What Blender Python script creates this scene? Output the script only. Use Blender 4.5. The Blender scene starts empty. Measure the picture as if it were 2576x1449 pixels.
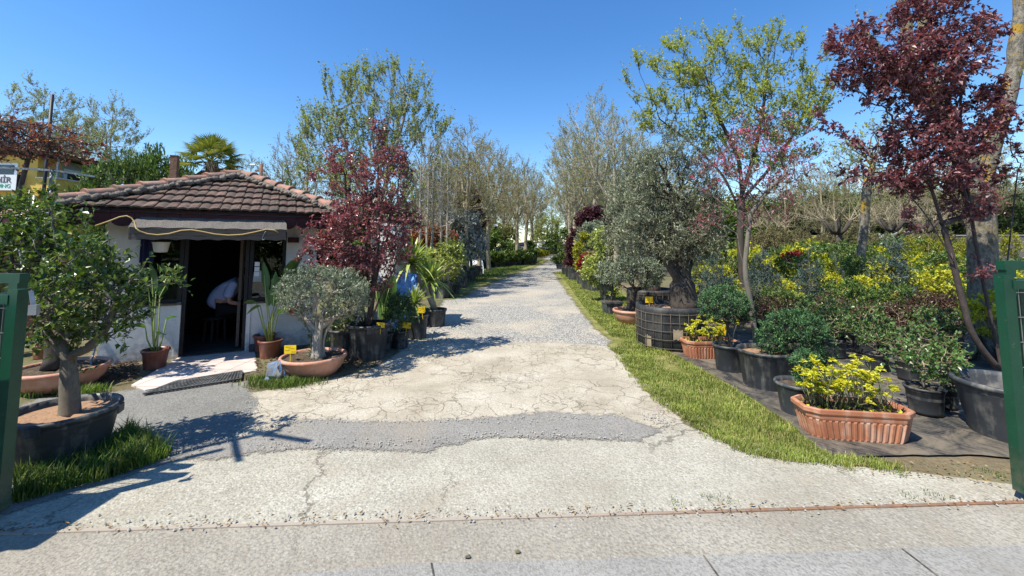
import bpy, math, random
import numpy as np
from mathutils import Vector, Matrix, geometry, noise as mnoise
random.seed(7)
R = np.random.default_rng(11)
scene = bpy.context.scene
COL = scene.collection
PI = math.pi
rad = math.radians
# ------------------------------------------------------------------ camera maths (one pinhole camera, measured from the picture)
F, CX, EYE, PITCH, HOR = 1043.0, 1288.0, 1.6, rad(4.5), 620.0
PY0 = HOR - F * math.tan(PITCH)
def ray(px, py):
    x = (px - CX) / F; y = (PY0 - py) / F
    return np.array((x, math.cos(PITCH) - y * math.sin(PITCH), math.sin(PITCH) + y * math.cos(PITCH)))
def G(px, py, z=0.0):
    d = ray(px, py); t = (z - EYE) / d[2]
    return np.array((d[0] * t, d[1] * t, z))
def P(px, py, Y):
    d = ray(px, py); t = Y / d[1]
    return np.array((d[0] * t, Y, EYE + d[2] * t))
def m_at(Y, dpx):
    return dpx / F * Y
# ------------------------------------------------------------------ scene tags
def tag(o, label=None, cat=None, group=None, kind=None):
    if label: o['label'] = label
    if cat: o['category'] = cat
    if group: o['group'] = group
    if kind: o['kind'] = kind
    return o
def thing(name, label, cat, loc=(0, 0, 0), rz=0.0, group=None):
    o = bpy.data.objects.new(name, None); COL.objects.link(o)
    o.location = [float(v) for v in loc]; o.rotation_euler = (0, 0, rz)
    o.empty_display_size = .1
    return tag(o, label, cat, group)
KIDS = {}
def reg(o, parent):
    if parent is not None:
        o.parent = parent
        KIDS.setdefault(parent.name, []).append(o)
    return o
def dup(root, loc, rz=0.0, s=1.0, label=None, group=None, sz=None):
    r = root.copy(); COL.objects.link(r)
    r.location = [float(v) for v in loc]; r.rotation_euler = (0, 0, rz); r.scale = (s, s, sz or s)
    if label: r['label'] = label
    if group: r['group'] = group
    for ch in KIDS.get(root.name, []):
        c = ch.copy(); COL.objects.link(c); reg(c, r)
        for g in KIDS.get(ch.name, []):
            d = g.copy(); COL.objects.link(d); reg(d, c)
    return r
# ------------------------------------------------------------------ mesh builder
def unit(v):
    v = np.asarray(v, float)
    n = np.linalg.norm(v, axis=-1, keepdims=True)
    return v / np.maximum(n, 1e-9)
class MB:
    def __init__(s): s.V = []; s.n = 0; s.F = []; s.M = []; s.S = []
    def add(s, V, Fs, mat=0, smooth=False):
        V = np.asarray(V, float).reshape(-1, 3)
        Fs = np.asarray(Fs, int)
        if Fs.ndim == 1: Fs = Fs.reshape(1, -1)
        s.V.append(V); s.F.append(Fs + s.n); s.M.append(mat); s.S.append(smooth); s.n += len(V)
        return s
    def poly(s, V, mat=0):
        V = [Vector(p) for p in V]
        tris = geometry.tessellate_polygon([V])
        s.add(np.array(V), np.array(tris), mat); return s
    def box(s, c, size, rz=0.0, mat=0, taper=1.0):
        hx, hy, hz = [v / 2 for v in size]
        V = np.array([(x * (1 if z < 0 else taper), y * (1 if z < 0 else taper), z) for z in (-hz, hz) for x, y in ((-hx, -hy), (hx, -hy), (hx, hy), (-hx, hy))])
        if rz:
            k, n = math.cos(rz), math.sin(rz)
            V = np.stack((V[:, 0] * k - V[:, 1] * n, V[:, 0] * n + V[:, 1] * k, V[:, 2]), 1)
        s.add(V + np.array(c), [(3, 2, 1, 0), (4, 5, 6, 7), (0, 1, 5, 4), (1, 2, 6, 5), (2, 3, 7, 6), (3, 0, 4, 7)], mat); return s
    def box2(s, lo, hi, mat=0):
        lo = np.array(lo, float); hi = np.array(hi, float)
        return s.box((lo + hi) / 2, hi - lo, 0, mat)
    def bar(s, a, b, w, d=None, mat=0, up=(0, 0, 1)):
        a = np.array(a, float); b = np.array(b, float); t = unit(b - a)
        x = np.cross(t, up)
        if np.linalg.norm(x) < 1e-4: x = np.cross(t, (1, 0, 0))
        x = unit(x); y = np.cross(x, t); d = d or w
        V = [p + x * sx * w / 2 + y * sy * d / 2 for p in (a, b) for sx, sy in ((-1, -1), (1, -1), (1, 1), (-1, 1))]
        s.add(V, [(3, 2, 1, 0), (4, 5, 6, 7), (0, 1, 5, 4), (1, 2, 6, 5), (2, 3, 7, 6), (3, 0, 4, 7)], mat); return s
    def tube(s, pts, radii, sides=6, mat=0, smooth=True):
        pts = np.asarray(pts, float); m = len(pts)
        radii = np.broadcast_to(np.asarray(radii, float), (m,))
        T = np.empty_like(pts); T[1:-1] = pts[2:] - pts[:-2]; T[0] = pts[1] - pts[0]; T[-1] = pts[-1] - pts[-2]
        T = unit(T)
        ref = np.array((0.13, 0.31, .94)) if abs(T[0, 2]) < .8 else np.array((.9, .4, .1))
        X = unit(np.cross(T, ref)); Y = np.cross(T, X)
        a = np.arange(sides) * 2 * PI / sides
        ring = X[:, None, :] * np.cos(a)[None, :, None] + Y[:, None, :] * np.sin(a)[None, :, None]
        V = (pts[:, None, :] + ring * radii[:, None, None]).reshape(-1, 3)
        i = np.arange(m - 1)[:, None] * sides; j = np.arange(sides)[None, :]; k = (j + 1) % sides
        Fs = np.stack((i + j, i + k, i + sides + k, i + sides + j), -1).reshape(-1, 4)
        s.add(V, Fs, mat, smooth)
        b0 = s.n - m * sides
        s.F.append(np.arange(sides)[None, ::-1] + b0); s.M.append(mat); s.S.append(False)
        s.F.append(np.arange(sides)[None, :] + b0 + (m - 1) * sides); s.M.append(mat); s.S.append(False)
        return s
    def lathe(s, prof, seg=28, sx=1.0, sy=1.0, c=(0, 0, 0), mat=0, smooth=True, wob=None):
        prof = np.asarray(prof, float); m = len(prof)
        a = np.arange(seg) * 2 * PI / seg
        rr = np.ones(seg) if wob is None else wob(a)
        V = np.stack((prof[:, 0:1] * np.cos(a) * sx * rr, prof[:, 0:1] * np.sin(a) * sy * rr, np.repeat(prof[:, 1:2], seg, 1)), -1).reshape(-1, 3) + np.array(c)
        i = np.arange(m - 1)[:, None] * seg; j = np.arange(seg)[None, :]; k = (j + 1) % seg
        Fs = np.stack((i + j, i + k, i + seg + k, i + seg + j), -1).reshape(-1, 4)
        s.add(V, Fs, mat, smooth); return s
    def disc(s, r, z, seg=28, sx=1.0, sy=1.0, c=(0, 0, 0), mat=0, bump=0.0, rings=4):
        V = [(c[0], c[1], c[2] + z + bump)]; Fs = []
        for q in range(1, rings + 1):
            for j in range(seg):
                a = 2 * PI * j / seg; rr = r * q / rings
                V.append((c[0] + rr * math.cos(a) * sx, c[1] + rr * math.sin(a) * sy, c[2] + z + (random.uniform(-1, 1) * bump if q < rings else 0)))
        for j in range(seg): Fs.append((0, 1 + j, 1 + (j + 1) % seg, 0))
        V = np.array(V)
        s.add(V, [(f[0], f[1], f[2]) for f in Fs], mat, True)
        b = s.n - len(V); Q = []
        for q in range(rings - 1):
            for j in range(seg):
                j2 = (j + 1) % seg
                Q.append((1 + q * seg + j, 1 + (q + 1) * seg + j, 1 + (q + 1) * seg + j2, 1 + q * seg + j2))
        if Q: s.F.append(np.array(Q) + b); s.M.append(mat); s.S.append(True)
        return s
    def prism(s, poly, z0, z1, mat=0, top_scale=1.0):
        poly = np.asarray(poly, float)[:, :2]; n = len(poly); c = poly.mean(0)
        A = np.c_[poly, np.full(n, z0)]; B = np.c_[c + (poly - c) * top_scale, np.full(n, z1)]
        i = np.arange(n); k = (i + 1) % n
        s.add(np.r_[A, B], np.stack((i, k, k + n, i + n), 1), mat)
        b = s.n - 2 * n
        tr = np.array(geometry.tessellate_polygon([[Vector((p[0], p[1], 0)) for p in poly]]))
        s.F.append(tr[:, ::-1] + b); s.M.append(mat); s.S.append(False)
        s.F.append(tr + b + n); s.M.append(mat); s.S.append(False)
        return s
    def leaves(s, Pn, D, L, W, nrm=None, fold=.18, droop=.1, mat=0, kink=.55):
        Pn = np.asarray(Pn, float); n = len(Pn)
        if n == 0: return s
        D = unit(D)
        L = np.broadcast_to(np.asarray(L, float), (n,))[:, None]; W = np.broadcast_to(np.asarray(W, float), (n,))[:, None]
        N = np.array((0, 0, 1.)) + R.normal(0, .45, (n, 3)) if nrm is None else nrm
        S = unit(np.cross(D, N)); N = np.cross(S, D)
        mid = Pn + D * L * kink * .85
        V = np.stack((Pn, mid + S * W / 2 + N * W * fold, Pn + D * L - N * L * droop, mid - S * W / 2 + N * W * fold), 1).reshape(-1, 3)
        b = np.arange(n)[:, None] * 4
        s.add(V, np.concatenate((b + np.array((0, 1, 2)), b + np.array((0, 2, 3))), 0), mat); return s
    def twigs(s, A, B, w, mat=0):
        A = np.asarray(A, float); B = np.asarray(B, float); n = len(A)
        if n == 0: return s
        T = unit(B - A); X = unit(np.cross(T, R.normal(0, 1, (n, 3)))); Y = np.cross(T, X)
        w = np.broadcast_to(np.asarray(w, float), (n,))[:, None]
        V = np.stack((A + X * w, A - X * w * .5 + Y * w * .87, A - X * w * .5 - Y * w * .87, B), 1).reshape(-1, 3)
        b = np.arange(n)[:, None] * 4
        s.add(V, np.concatenate([b + np.array(q) for q in ((0, 1, 3), (1, 2, 3), (2, 0, 3))], 0), mat); return s
    def mesh(s, name, mats):
        me = bpy.data.meshes.new(name)
        V = np.concatenate(s.V); me.vertices.add(len(V)); me.vertices.foreach_set('co', V.astype(np.float32).ravel())
        idx = np.concatenate([f.ravel() for f in s.F]).astype(np.int32)
        lens = np.concatenate([np.full(len(f), f.shape[1]) for f in s.F])
        mi = np.concatenate([np.full(len(f), m) for f, m in zip(s.F, s.M)]).astype(np.int32)
        sm = np.concatenate([np.full(len(f), x) for f, x in zip(s.F, s.S)])
        me.loops.add(len(idx)); me.loops.foreach_set('vertex_index', idx)
        me.polygons.add(len(lens))
        st = np.concatenate(([0], np.cumsum(lens)[:-1])).astype(np.int32)
        me.polygons.foreach_set('loop_start', st)
        me.polygons.foreach_set('material_index', mi)
        me.polygons.foreach_set('use_smooth', sm)
        for m in (mats if isinstance(mats, (list, tuple)) else [mats]): me.materials.append(m)
        me.update(calc_edges=True); me.validate(verbose=False)
        return me
    def build(s, name, mats, parent=None, loc=None, rz=0.0):
        o = bpy.data.objects.new(name, s.mesh(name, mats)); COL.objects.link(o)
        if loc is not None: o.location = [float(v) for v in loc]
        o.rotation_euler = (0, 0, rz)
        return reg(o, parent)
# ------------------------------------------------------------------ material helpers
class NT:
    def __init__(s, name):
        s.m = bpy.data.materials.new(name); s.m.use_nodes = True
        s.t = s.m.node_tree; s.t.nodes.clear(); s.out = s.t.nodes.new('ShaderNodeOutputMaterial')
    def n(s, typ, _p=None, **ins):
        x = s.t.nodes.new('ShaderNode' + typ)
        for k, v in (_p or {}).items(): setattr(x, k, v)
        for k, v in ins.items():
            so = x.inputs[int(k[1:])] if k[0] == 'i' and k[1:].isdigit() else x.inputs[k.replace('_', ' ')]
            if isinstance(v, bpy.types.NodeSocket): s.t.links.new(v, so)
            else: so.default_value = (*v, 1) if (isinstance(v, tuple) and len(v) == 3 and so.type == 'RGBA') else v
        return x
    def ramp(s, fac, stops, interp='LINEAR'):
        x = s.t.nodes.new('ShaderNodeValToRGB'); s.t.links.new(fac, x.inputs[0]); cr = x.color_ramp; cr.interpolation = interp
        while len(cr.elements) < len(stops): cr.elements.new(.5)
        for e, (p, c) in zip(cr.elements, stops):
            e.position = p; e.color = (*c, 1) if isinstance(c, tuple) else (c, c, c, 1)
        return x.outputs[0]
    def noise(s, vec, scale, detail=4, rough=.55, dist=0.0):
        return s.n('TexNoise', Vector=vec, Scale=float(scale), Detail=float(detail), Roughness=float(rough), Distortion=float(dist)).outputs[0]
    def voro(s, vec, scale, feature='F1', out=0, rnd=1.0):
        return s.n('TexVoronoi', dict(feature=feature), Vector=vec, Scale=float(scale), Randomness=float(rnd)).outputs[out]
    def mix(s, fac, a, b, blend='MIX'):
        x = s.n('Mix', dict(data_type='RGBA', blend_type=blend))
        for so, v in ((x.inputs[0], fac), (x.inputs[6], a), (x.inputs[7], b)):
            if isinstance(v, bpy.types.NodeSocket): s.t.links.new(v, so)
            else: so.default_value = (*v, 1) if isinstance(v, tuple) else v
        return x.outputs[2]
    def math(s, op, a, b=0.0, clamp=False):
        x = s.n('Math', dict(operation=op, use_clamp=clamp), i0=a, i1=b); return x.outputs[0]
    def obj(s): return s.n('TexCoord').outputs['Object']
    def pos(s): return s.n('NewGeometry').outputs['Position']
    def bump(s, h, strength=.3, dist=.02):
        return s.n('Bump', Height=h, Strength=float(strength), Distance=float(dist)).outputs[0]
    def done(s, col, rough=.7, normal=None, spec=.4, metal=0.0, **kw):
        b = s.n('BsdfPrincipled', Base_Color=col, Roughness=rough, Metallic=float(metal))
        b.inputs['Specular IOR Level'].default_value = spec
        for k, v in kw.items():
            so = b.inputs[k.replace('_', ' ')]
            if isinstance(v, bpy.types.NodeSocket): s.t.links.new(v, so)
            else: so.default_value = v
        if normal is not None: s.t.links.new(normal, b.inputs['Normal'])
        s.t.links.new(b.outputs[0], s.out.inputs[0]); return s.m
MAT = {}
LEAF_GAIN = dict(euonymus_leaf=1.0, euonymus_far=1.2, pink_flower=1, white_flower=1, rose_bloom=1, pink_bloom=1, dry_leaf=1, citrus_leaf=1.45, olive_leaf=1.45, olive_leaf_dark=1.75, juniper_leaf=1.6, gold_conifer=1.15, grass_blade=1.15, tuft_blade=1.15, red_leaf=1.1, photinia_leaf=1.15, vine_leaf=1.2, spring_leaf=1.35, silver_leaf=1.25)
def rough_mat(name, c1, c2, scale=8, rough=.75, bump=.25, spec=.35, detail=6, stretch=None, c3=None, metal=0.0, dist=.01):
    t = NT(name); v = t.obj()
    if stretch: v = t.n('Mapping', Vector=v, Scale=stretch).outputs[0]
    a = t.noise(v, scale, detail, .65); b = t.noise(v, scale * 5.3, 3)
    f = t.math('ADD', t.math('MULTIPLY', a, .75), t.math('MULTIPLY', b, .25))
    st = [(.3, c1), (.7, c2)] if c3 is None else [(.28, c1), (.5, c2), (.72, c3)]
    MAT[name] = t.done(t.ramp(f, st), rough, t.bump(f, bump, dist), spec, metal); return MAT[name]
def leaf_mat(name, cols, rough=.5, trans=.35, spec=.3, tcol=None, clump=.3, cscale=2.2):
    t = NT(name); g = t.n('NewGeometry'); r = g.outputs['Random Per Island']
    k = len(cols); cols = [tuple(min(.78, v * LEAF_GAIN.get(name, 1.45)) for v in q) for q in cols]
    c = t.ramp(r, [(i / max(1, k - 1), q) for i, q in enumerate(cols)])
    nz = t.noise(t.obj(), cscale, 3)
    k_ = t.ramp(nz, [(.3, 1 - clump), (.7, 1 + clump)])
    c = t.mix(1.0, c, k_, 'MULTIPLY')
    b = t.n('BsdfPrincipled', Base_Color=c, Roughness=rough); b.inputs['Specular IOR Level'].default_value = spec
    tr = t.n('BsdfTranslucent', Color=t.mix(1.0, c, tcol or (1.5, 1.6, .7), 'MULTIPLY'))
    m = t.n('MixShader', i0=trans, i1=b.outputs[0], i2=tr.outputs[0])
    t.t.links.new(m.outputs[0], t.out.inputs[0]); MAT[name] = t.m; return t.m
# ------------------------------------------------------------------ world, sun, camera
SUN_AZ, SUN_EL = rad(35), rad(57.5)          # shadows run towards (cos az, sin az)
def make_world():
    w = bpy.data.worlds.new('World'); scene.world = w; w.use_nodes = True
    t = w.node_tree; t.nodes.clear()
    sky = t.nodes.new('ShaderNodeTexSky'); sky.sky_type = 'NISHITA'; sky.sun_disc = False
    d = Vector((-math.cos(SUN_AZ), -math.sin(SUN_AZ), 0))
    sky.sun_elevation = SUN_EL; sky.sun_rotation = math.atan2(d.x, d.y)
    sky.altitude = 800; sky.air_density = 1.15; sky.dust_density = .1; sky.ozone_density = 3.0
    hs = t.nodes.new('ShaderNodeHueSaturation'); hs.inputs['Saturation'].default_value = 1.27; hs.inputs['Hue'].default_value = .504
    bg = t.nodes.new('ShaderNodeBackground'); bg.inputs[1].default_value = .137
    out = t.nodes.new('ShaderNodeOutputWorld')
    t.links.new(sky.outputs[0], hs.inputs['Color']); t.links.new(hs.outputs[0], bg.inputs[0]); t.links.new(bg.outputs[0], out.inputs[0])
    L = bpy.data.lights.new('sun', 'SUN'); L.energy = 4.9; L.angle = rad(.5); L.color = (1, .945, .83)
    o = bpy.data.objects.new('sun', L); COL.objects.link(o)
    s = Vector((d.x * math.cos(SUN_EL), d.y * math.cos(SUN_EL), math.sin(SUN_EL)))
    o.rotation_euler = s.to_track_quat('Z', 'Y').to_euler(); o.location = s * 30
    cam = bpy.data.cameras.new('camera'); co = bpy.data.objects.new('camera', cam); COL.objects.link(co)
    cam.sensor_fit = 'HORIZONTAL'; cam.sensor_width = 36; cam.lens = F / 2576 * 36
    cam.shift_y = (PY0 - 724.5) / 2576; cam.clip_start = .05; cam.clip_end = 2000
    co.location = (0, 0, EYE); co.rotation_euler = (PI / 2 + PITCH, 0, 0); scene.camera = co
    v = scene.view_settings; v.view_transform = 'Standard'; v.look = 'None'; v.exposure = .68; v.gamma = 1; v.use_curve_mapping = False
    c = scene.cycles; c.max_bounces = 6; c.diffuse_bounces = 3; c.glossy_bounces = 3; c.transmission_bounces = 4; c.transparent_max_bounces = 8
    c.use_denoising = True; c.caustics_reflective = False; c.caustics_refractive = False
make_world()
# ------------------------------------------------------------------ ground materials
def ground_mats():
    t = NT('soil'); v = t.pos()
    a = t.noise(v, 1.1, 6, .6); b = t.noise(v, 28, 4)
    c = t.ramp(t.math('ADD', t.math('MULTIPLY', a, .6), t.math('MULTIPLY', b, .4)), [(.3, (.07, .055, .035)), (.5, (.16, .125, .08)), (.68, (.24, .2, .13))])
    far = t.ramp(t.noise(v, .35, 4), [(.4, 0.0), (.6, 1.0)])
    c = t.mix(t.math('MULTIPLY', far, .55), c, (.085, .11, .03))
    MAT['soil'] = t.done(c, .95, t.bump(b, .6, .03), .2)
    # cracked cream concrete
    t = NT('cracked_concrete'); v = t.pos()
    w = t.n('TexNoise', Vector=v, Scale=5.0, Detail=4.0).outputs[1]
    vd = t.n('VectorMath', dict(operation='MULTIPLY_ADD'), i0=w, i1=(.34, .34, .0), i2=v).outputs[0]
    e1 = t.voro(vd, 3.4, 'DISTANCE_TO_EDGE'); e2 = t.voro(vd, 7.5, 'DISTANCE_TO_EDGE')
    m1 = t.ramp(t.noise(v, .9, 2), [(.42, 0.0), (.55, 1.0)]); m2 = t.ramp(t.noise(v, 1.3, 3), [(.46, 0.0), (.6, 1.0)])
    k1 = t.math('MULTIPLY', t.ramp(e1, [(.0, 1.0), (.009, .75), (.02, 0.0)]), m1)
    k2 = t.math('MULTIPLY', t.ramp(e2, [(.0, 1.0), (.018, .7), (.036, 0.0)]), m2)
    crack = t.math('MULTIPLY', t.math('MAXIMUM', k1, k2), .62)
    big = t.noise(v, 1.5, 6, .65); sp = t.noise(v, 70, 3, .7); sp2 = t.noise(v, 22, 5, .7)
    c = t.ramp(big, [(.32, (.34, .295, .22)), (.5, (.46, .41, .32)), (.66, (.55, .5, .41))])
    c = t.mix(t.ramp(sp, [(.42, .55), (.56, 0.0)]), c, (.25, .22, .17))
    c = t.mix(t.ramp(sp2, [(.36, .6), (.47, 0.0)]), c, (.33, .3, .24))
    dirt = t.ramp(t.noise(v, .75, 5, .7, 1.0), [(.56, 0.0), (.72, .6)])
    c = t.mix(dirt, c, (.3, .25, .185)); c = t.mix(crack, c, (.13, .105, .07))
    h = t.math('SUBTRACT', t.math('ADD', t.math('MULTIPLY', sp2, .5), t.math('MULTIPLY', sp, .35)), crack)
    MAT['cracked_concrete'] = t.done(c, .93, t.bump(h, .7, .02), .2)
    # exposed aggregate apron
    def aggregate(name, cols, base, scale, amt=.75, tint=None, crack_amt=.0):
        t = NT(name); v = t.pos()
        vv = t.n('TexVoronoi', dict(feature='F1'), Vector=v, Scale=float(scale))
        g = t.n('SeparateColor', Color=vv.outputs[1]).outputs[0]
        pc = t.ramp(g, [(i / (len(cols) - 1), q) for i, q in enumerate(cols)], 'CONSTANT')
        body = t.ramp(vv.outputs[0], [(.25, amt), (.5, 0.0)])
        big = t.noise(v, 1.3, 6, .65); sp = t.noise(v, 55, 4, .7)
        b = t.ramp(big, [(.3, base[0]), (.55, base[1]), (.7, base[2])])
        b = t.mix(t.ramp(sp, [(.38, .6), (.54, 0.0)]), b, tuple(x * .48 for x in base[0])); b = t.mix(t.ramp(t.noise(v, .32, 5, .65, .8), [(.44, 0.0), (.66, .55)]), b, tuple(x * .74 for x in base[1]))
        show = t.ramp(t.noise(v, 2.3, 5, .6), [(.35, .25), (.6, 1.0)])
        c = t.mix(t.math('MULTIPLY', body, show), b, pc)
        st = t.ramp(t.noise(v, .8, 6, .7, 1.2), [(.5, 0.0), (.7, .65)])
        c = t.mix(st, c, tint or tuple(x * .75 for x in base[0]))
        h = t.math('ADD', t.math('MULTIPLY', body, .6), sp)
        if crack_amt:
            w = t.n('TexNoise', Vector=v, Scale=2.5, Detail=6.0, Roughness=.7).outputs[1]
            vd = t.n('VectorMath', dict(operation='MULTIPLY_ADD'), i0=w, i1=(.7, .7, .0), i2=v).outputs[0]
            k = t.math('MULTIPLY', t.ramp(t.voro(vd, .62, 'DISTANCE_TO_EDGE'), [(0, 1.0), (.003, .9), (.008, 0.0)]), t.ramp(t.noise(v, .9, 2), [(.45, 0.0), (.55, crack_amt)]))
            c = t.mix(k, c, (.12, .1, .075)); h = t.math('SUBTRACT', h, k)
        MAT[name] = t.done(c, .92, t.bump(h, .55, .012), .2)
    aggregate('aggregate_apron', [(.2, .2, .18), (.5, .47, .41), (.3, .27, .23), (.62, .59, .53), (.41, .37, .32), (.55, .52, .46)], [(.31, .285, .225), (.42, .395, .32), (.5, .475, .395)], 52, .58, (.31, .265, .2), .75)
    aggregate('street_concrete', [(.24, .24, .22), (.42, .41, .36), (.33, .31, .27), (.5, .48, .43)], [(.26, .235, .19), (.335, .305, .25), (.39, .36, .3)], 48, .55, (.25, .215, .165), .35)
    aggregate('slab_concrete', [(.3, .3, .29), (.36, .36, .34), (.33, .33, .31)], [(.25, .24, .215), (.305, .293, .266), (.345, .332, .305)], 60, .4, (.23, .21, .18))
    aggregate('asphalt', [(.1, .1, .1), (.3, .3, .3), (.2, .2, .2), (.42, .42, .4)], [(.23, .215, .19), (.3, .283, .252), (.37, .35, .315)], 58, .7, (.29, .25, .195))
    aggregate('old_asphalt', [(.14, .135, .125), (.3, .29, .27), (.2, .19, .18), (.4, .39, .36)], [(.17, .165, .15), (.23, .225, .205), (.29, .28, .26)], 50, .65, (.27, .24, .19))
    # gravel lane
    t = NT('gravel'); v = t.pos()
    vv = t.n('TexVoronoi', Vector=v, Scale=34.0); g = t.n('SeparateColor', Color=vv.outputs[1]).outputs[0]
    c = t.ramp(g, [(0, (.22, .21, .19)), (.3, (.37, .35, .31)), (.6, (.48, .46, .41)), (1, (.6, .58, .53))])
    c = t.mix(t.ramp(vv.outputs[0], [(.3, 0.0), (.62, .8)]), c, (.17, .16, .14))
    big = t.noise(v, .55, 6, .65, .5)
    c = t.mix(t.ramp(big, [(.47, 0.0), (.62, .75)]), c, (.46, .4, .31))
    c = t.mix(t.ramp(t.noise(v, 1.7, 5, .7), [(.56, 0.0), (.7, .6)]), c, (.27, .26, .245))
    MAT['gravel'] = t.done(c, .9, t.bump(vv.outputs[0], .8, -.02), .25)
    # woven ground cloth
    t = NT('ground_cloth'); v = t.pos()
    n1 = t.noise(v, 3.2, 6, .7, .8); n2 = t.noise(v, 30, 4, .7)
    wv = t.n('TexWave', dict(wave_type='BANDS', bands_direction='DIAGONAL'), Vector=v, Scale=9.0, Distortion=3.0).outputs[1]
    c = t.mix(t.ramp(n1, [(.4, 0.0), (.62, .85)]), (.018, .019, .021), (.2, .165, .12))
    c = t.mix(t.ramp(n2, [(.55, 0.0), (.75, .5)]), c, (.2, .18, .14))
    c = t.mix(t.ramp(wv, [(.93, 0.0), (.98, .35)]), c, (.2, .2, .2))
    MAT['ground_cloth'] = t.done(c, .6, t.bump(t.math('ADD', n1, t.math('MULTIPLY', n2, .3)), .6, .03), .5)
    # turf under the blades
    t = NT('turf'); v = t.pos()
    c = t.ramp(t.noise(v, 3.5, 6, .7), [(.3, (.08, .11, .02)), (.5, (.19, .19, .055)), (.68, (.34, .29, .14))])
    MAT['turf'] = t.done(c, .95, t.bump(t.noise(v, 90, 3), .7, .02), .15)
    # porch tile
    t = NT('porch_tile'); v = t.obj()
    br = t.n('TexBrick', dict(offset=0.0), Vector=v, Color1=(.62, .52, .47), Color2=(.66, .57, .52), Mortar=(.3, .26, .23), Scale=1.0, Mortar_Size=.008, Brick_Width=.33, Row_Height=.33)
    c = t.mix(t.ramp(t.noise(v, 4, 5), [(.45, 0.0), (.75, .5)]), br.outputs[0], (.42, .36, .32))
    MAT['porch_tile'] = t.done(c, .45, None, .4)
ground_mats()
# ------------------------------------------------------------------ ground sheets
def jitter_poly(pts, step=.12, amp=.03, z=0.0, seed=0, grow=1.0):
    """outline (world x,y) cut into short edges and shaken so that no border is a ruler line"""
    out = []; n = len(pts)
    for i in range(n):
        a = np.array(pts[i][:2]); b = np.array(pts[(i + 1) % n][:2]); L = np.linalg.norm(b - a)
        st = step * max(1, np.linalg.norm((a + b) / 2) / 6)
        k = max(1, int(L / st)); k = min(k, 90); nrm = np.array((-(b - a)[1], (b - a)[0])) / max(L, 1e-6)
        for j in range(k):
            p = a + (b - a) * j / k
            d = mnoise.noise(Vector((p[0] * 2.1, p[1] * 2.1, seed))) * amp * 2 + mnoise.noise(Vector((p[0] * 7, p[1] * 7, seed + 9))) * amp
            out.append(p + nrm * d)
    return [(p[0], p[1], z) for p in out]
def feather_mat(mat):
    k = mat + '_soft'
    if k in MAT: return MAT[k]
    m = MAT[mat].copy(); m.name = k; t = m.node_tree; out = [n for n in t.nodes if n.type == 'OUTPUT_MATERIAL'][0]; src = out.inputs[0].links[0].from_socket
    x = NT.__new__(NT); x.m = m; x.t = t; x.out = out
    a = x.n('Attribute', dict(attribute_name='edge')).outputs['Fac']; v = x.pos(); n = x.math('ADD', x.math('MULTIPLY', x.noise(v, 16, 6, .75), .6), x.math('MULTIPLY', x.noise(v, 70, 3, .7), .4))
    f = x.ramp(x.math('ADD', a, x.math('MULTIPLY', x.math('SUBTRACT', n, .5), 2.6)), [(.36, 0.0), (.62, 1.0)])
    mx = x.n('MixShader', i0=f, i1=x.n('BsdfTransparent').outputs[0], i2=src); t.links.new(mx.outputs[0], out.inputs[0]); MAT[k] = m; return m
def sheet(name, px, z, mat, amp=.03, world=False, step=.1, label=None, feather=0.0):
    pts = px if world else [G(*q) for q in px]
    pl = jitter_poly(pts, step, amp, z, len(name))
    if not feather:
        o = MB().poly(pl).build(name, MAT[mat]); o['kind'] = 'structure'; return o
    q = np.array(pl); area = np.sum(q[:, 0] * np.roll(q[:, 1], -1) - np.roll(q[:, 0], -1) * q[:, 1])
    s = q.copy()
    for _ in range(3): s = (np.roll(s, 1, 0) + 2 * s + np.roll(s, -1, 0)) / 4
    tg = unit(np.roll(s, -2, 0) - np.roll(s, 2, 0)); nr = np.c_[tg[:, 1], -tg[:, 0], np.zeros(len(q))] * (1 if area > 0 else -1)
    w = feather * np.clip(np.linalg.norm(q[:, :2], axis=1) / 4.5, .7, 4)[:, None]
    m = MB().poly(pl); n = len(q); m.add(np.r_[q, q + nr * w], [(i, (i + 1) % n, n + (i + 1) % n, n + i) for i in range(n)])
    o = m.build(name, feather_mat(mat)); o['kind'] = 'structure'
    at = o.data.attributes.new('edge', 'FLOAT', 'POINT'); at.data.foreach_set('value', np.r_[np.ones(2 * n), np.zeros(n)].astype(np.float32)); return o
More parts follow.
